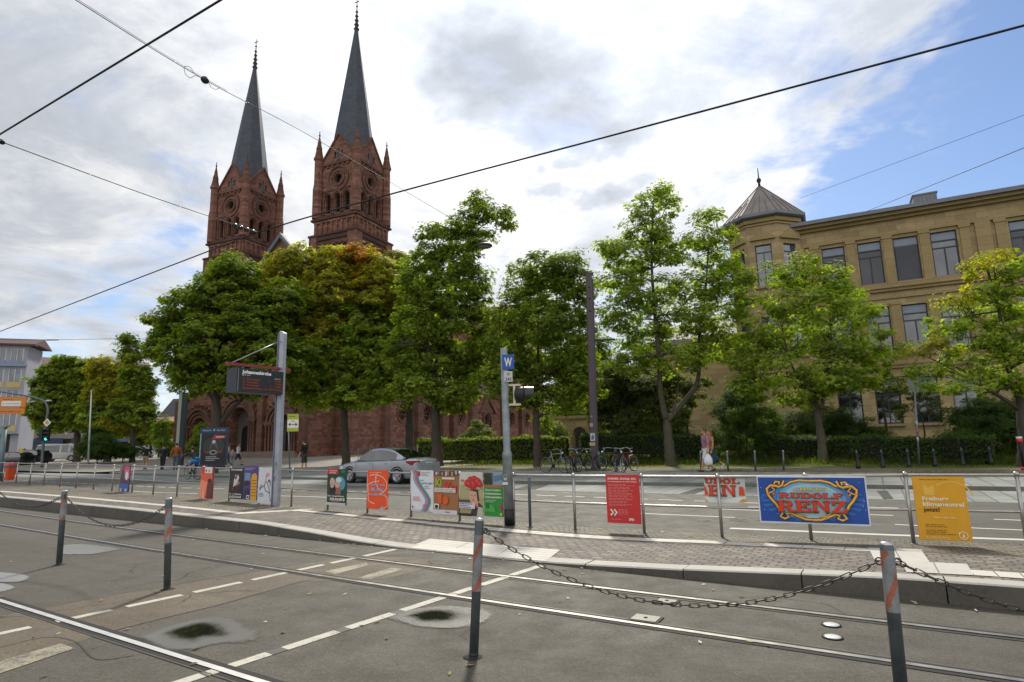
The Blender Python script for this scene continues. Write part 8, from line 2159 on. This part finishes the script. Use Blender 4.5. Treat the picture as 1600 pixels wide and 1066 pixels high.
    b = MB(); b.ball(S_(hc + Vector((0, -.014, .040))), (.085 * k_, .098 * k_, .098 * k_), 14, 9)
    if long_hair: seg(b, hc + Vector((0, -.06, 0)), neck + Vector((0, -.10, -.10)), .07, .085); seg(b, neck + Vector((0, -.10, -.1)), chest + Vector((0, -.12, -.08)), .085, .05)
    fin(b, 'hair', hair, .012, 1)
    if helmet:
        b = MB(); b.ball(S_(hc + Vector((0, -.01, .065))), (.10 * k_, .125 * k_, .095 * k_), 14, 9); b.build('helmet', helmet, t, local=True)
    for sg in (-1, 1):
        b = MB(); b.ball(S_(hc + Vector((sg * .03, .083, .022))), .009, 8, 6); b.build('eye', pm('#1a1412', .3, name='eye'), t, local=True)
    b = MB(); b.ball(S_(hc + Vector((0, .088, -.045))), (.022, .008, .006), 8, 6); b.build('mouth', pm('#8a4a44', .5, name='lips'), t, local=True)
    if sunglasses:
        b = MB()
        for sg in (-1, 1): b.ball(S_(hc + Vector((sg * .035, .088, .022))), (.032, .012, .022), 10, 6); b.box((hc.x + sg * .078 - .004) * k_, (hc.x + sg * .078 + .004) * k_, (hc.y - .01) * k_, (hc.y + .08) * k_, (hc.z + .022) * k_, (hc.z + .032) * k_)
        b.build('sunglasses', pm('#0c0c0e', .15, name='dark_lenses'), t, local=True)
    wr1 = Matrix.Translation(Vector(p)) @ Matrix.Rotation(face, 4, 'Z')
    return t, [wr1 @ S_(J[i][5] + rotx(Vector((0, 0, -.09)), J[i][6])) for i in (0, 1)]
cl_ = lambda c: pm(c, .85, 0, .14, 9, .3, 30, name='cloth')
HB = pm('#2b2019', .7, 0, .2, 30, name='brown_hair'); HL = pm('#6d4a2a', .6, 0, .2, 30, name='light_brown_hair'); HG = pm('#3a3430', .7, 0, .2, 30, name='dark_hair')
pb = lambda px, py, dist: base_at(px, py, dist)
away = R(18)
person(pb(226.5, 734, 43.5), R(22), 1.78, 'person in a black t-shirt and khaki shorts walking away across the square', cl_('#141416'), cl_('#8a7a62'), cl_('#1a1a1c'), HG, legs=(.30, -.28), knees=(.05, .1), arms=(-.12, .2), elbows=(.1, .12), bottom_len=.42, armout=(.12, .12))
person(pb(253.5, 734, 42.5), R(20), 1.72, 'person in navy clothes walking between the black and the orange shirts', cl_('#161d2c'), cl_('#161b28'), cl_('#202024'), HB, legs=(.22, -.2), knees=(.05, .4), arms=(-.25, .2), sleeves=1, bottom_len=1)
person(pb(274, 733, 41.5), R(25), 1.8, 'person in an orange brown pullover and grey jeans walking away', cl_('#8a4a1e'), cl_('#4a5260'), cl_('#222226'), HB, legs=(.12, -.15), knees=(.05, .15), arms=(-.08, .1), elbows=(.1, .1), sleeves=1, bottom_len=1)
cp = base_at(301, 749, 30.4); cp.z = .006
hy = Vector((-.80, .60, 0)); yaw = math.atan2(hy.y, hy.x)
bicycle(cp, yaw, '#24262a', 'dark bicycle ridden by the person with the blue shorts', group=None, rack=False)
person(cp + hy * -.26, yaw - PI / 2, 1.76, 'cyclist in a dark jacket, blue shorts and helmet leaning over the handlebar', cl_('#20242e'), cl_('#2370b4'), cl_('#1c1c20'), HG, legs=(1.15, .55), knees=(1.25, .62), arms=(1.25, 1.2), elbows=(.25, .3), lean=.85, sleeves=1, bottom_len=.52, helmet=pm('#23252a', .4, name='helmet_shell'), sit=.96, headtilt=-.35, armout=(.06, .06))
person(pb(371.5, 723, 47.5), R(-80), 1.76, 'person in a white t-shirt and dark shorts walking past the church portal', cl_('#b9bcc2'), cl_('#2c3344'), cl_('#26262a'), HB, legs=(.35, -.42), knees=(.1, .35), bottom_len=.46)
person(pb(356, 720, 52), R(-60), 1.66, 'person in a light top and blue trousers beside the advertising case', cl_('#9aa0aa'), cl_('#35456a'), cl_('#55565a'), HB, legs=(.15, -.15), knees=(.05, .1), arms=(.5, .1), elbows=(.6, .2), female=True, long_hair=True)
person(pb(362.5, 721, 51), R(-40), 1.30, 'child in a pale top and blue trousers next to the advertising case', cl_('#a58c80'), cl_('#4c6a80'), cl_('#8a8a90'), HB, legs=(.12, -.1), knees=(.05, .1), female=True)
person(pb(475, 737, 34.6), R(70), 1.75, 'person in a black shirt and dark shorts pausing by the tree trunk, head bowed', cl_('#121214'), cl_('#3a352e'), cl_('#1a1a1c'), HG, legs=(.10, -.06), knees=(.02, .05), arms=(.12, .45), elbows=(.2, 1.3), bottom_len=.45, headtilt=.35)
mp = base_at(1105, 741.5, 25.2)
_, hands = person(mp, R(96), 1.80, 'person in a lilac t-shirt, white shorts and sunglasses carrying a white bag', cl_('#8d6674'), cl_('#c3c4c6'), cl_('#2a2a2e'), pm('#4a3020', .7, 0, .2, 30, name='auburn_hair'), legs=(.34, -.30), knees=(.08, .2), arms=(.02, -.15), elbows=(.10, .25), bottom_len=.40, sunglasses=True)
person(mp + Vector((.40, .55, 0)), R(97), 1.70, 'person with long brown hair in a dark teal skirt walking behind the lilac t-shirt', cl_('#a5764e'), cl_('#23404a'), cl_('#c9c9c6'), HL, legs=(.28, -.55), knees=(.05, .35), arms=(.1, -.25), elbows=(.2, .3), sleeves=.25, skirt=True, long_hair=True, female=True)
# the white carrier bag
hq = min(hands, key=lambda v: v.y)
bt = thing('carrier_bag', 'white plastic carrier bag hanging from the hand of the lilac t-shirt wearer', 'bag', Vector((hq.x, hq.y, hq.z - .52)))
b = MB(); vs = []; ns = 16
for z, rx, ry in ((-.50, .12, .06), (-.47, .17, .085), (-.36, .185, .09), (-.24, .16, .075), (-.14, .11, .045), (-.07, .055, .025)):
    for i in range(ns): a = 2 * PI * i / ns; f = 1 + .07 * math.sin(i * 2.4 + z * 20); vs.append(hq + Vector((math.cos(a) * rx * f, math.sin(a) * ry * f, z)))
b.mesh(vs, [(j * ns + i, j * ns + (i + 1) % ns, (j + 1) * ns + (i + 1) % ns, (j + 1) * ns + i) for j in range(5) for i in range(ns)] + [tuple(range(ns))[::-1]], True); b.build('bag_body', pm('#ccd0d4', .4, 0, .05, 12, .3, 25, name='white_plastic'), bt)
b = MB(); b.tube(smooth_poly([hq + Vector((-.045, 0, -.08)), hq + Vector((-.02, 0, -.02)), hq + Vector((0, 0, .01)), hq + Vector((.02, 0, -.02)), hq + Vector((.045, 0, -.08))], 4), .012, 6); b.build('handle', pm('#ccd0d4', .4, 0, .05, 12, .3, 25, name='white_plastic'), bt)
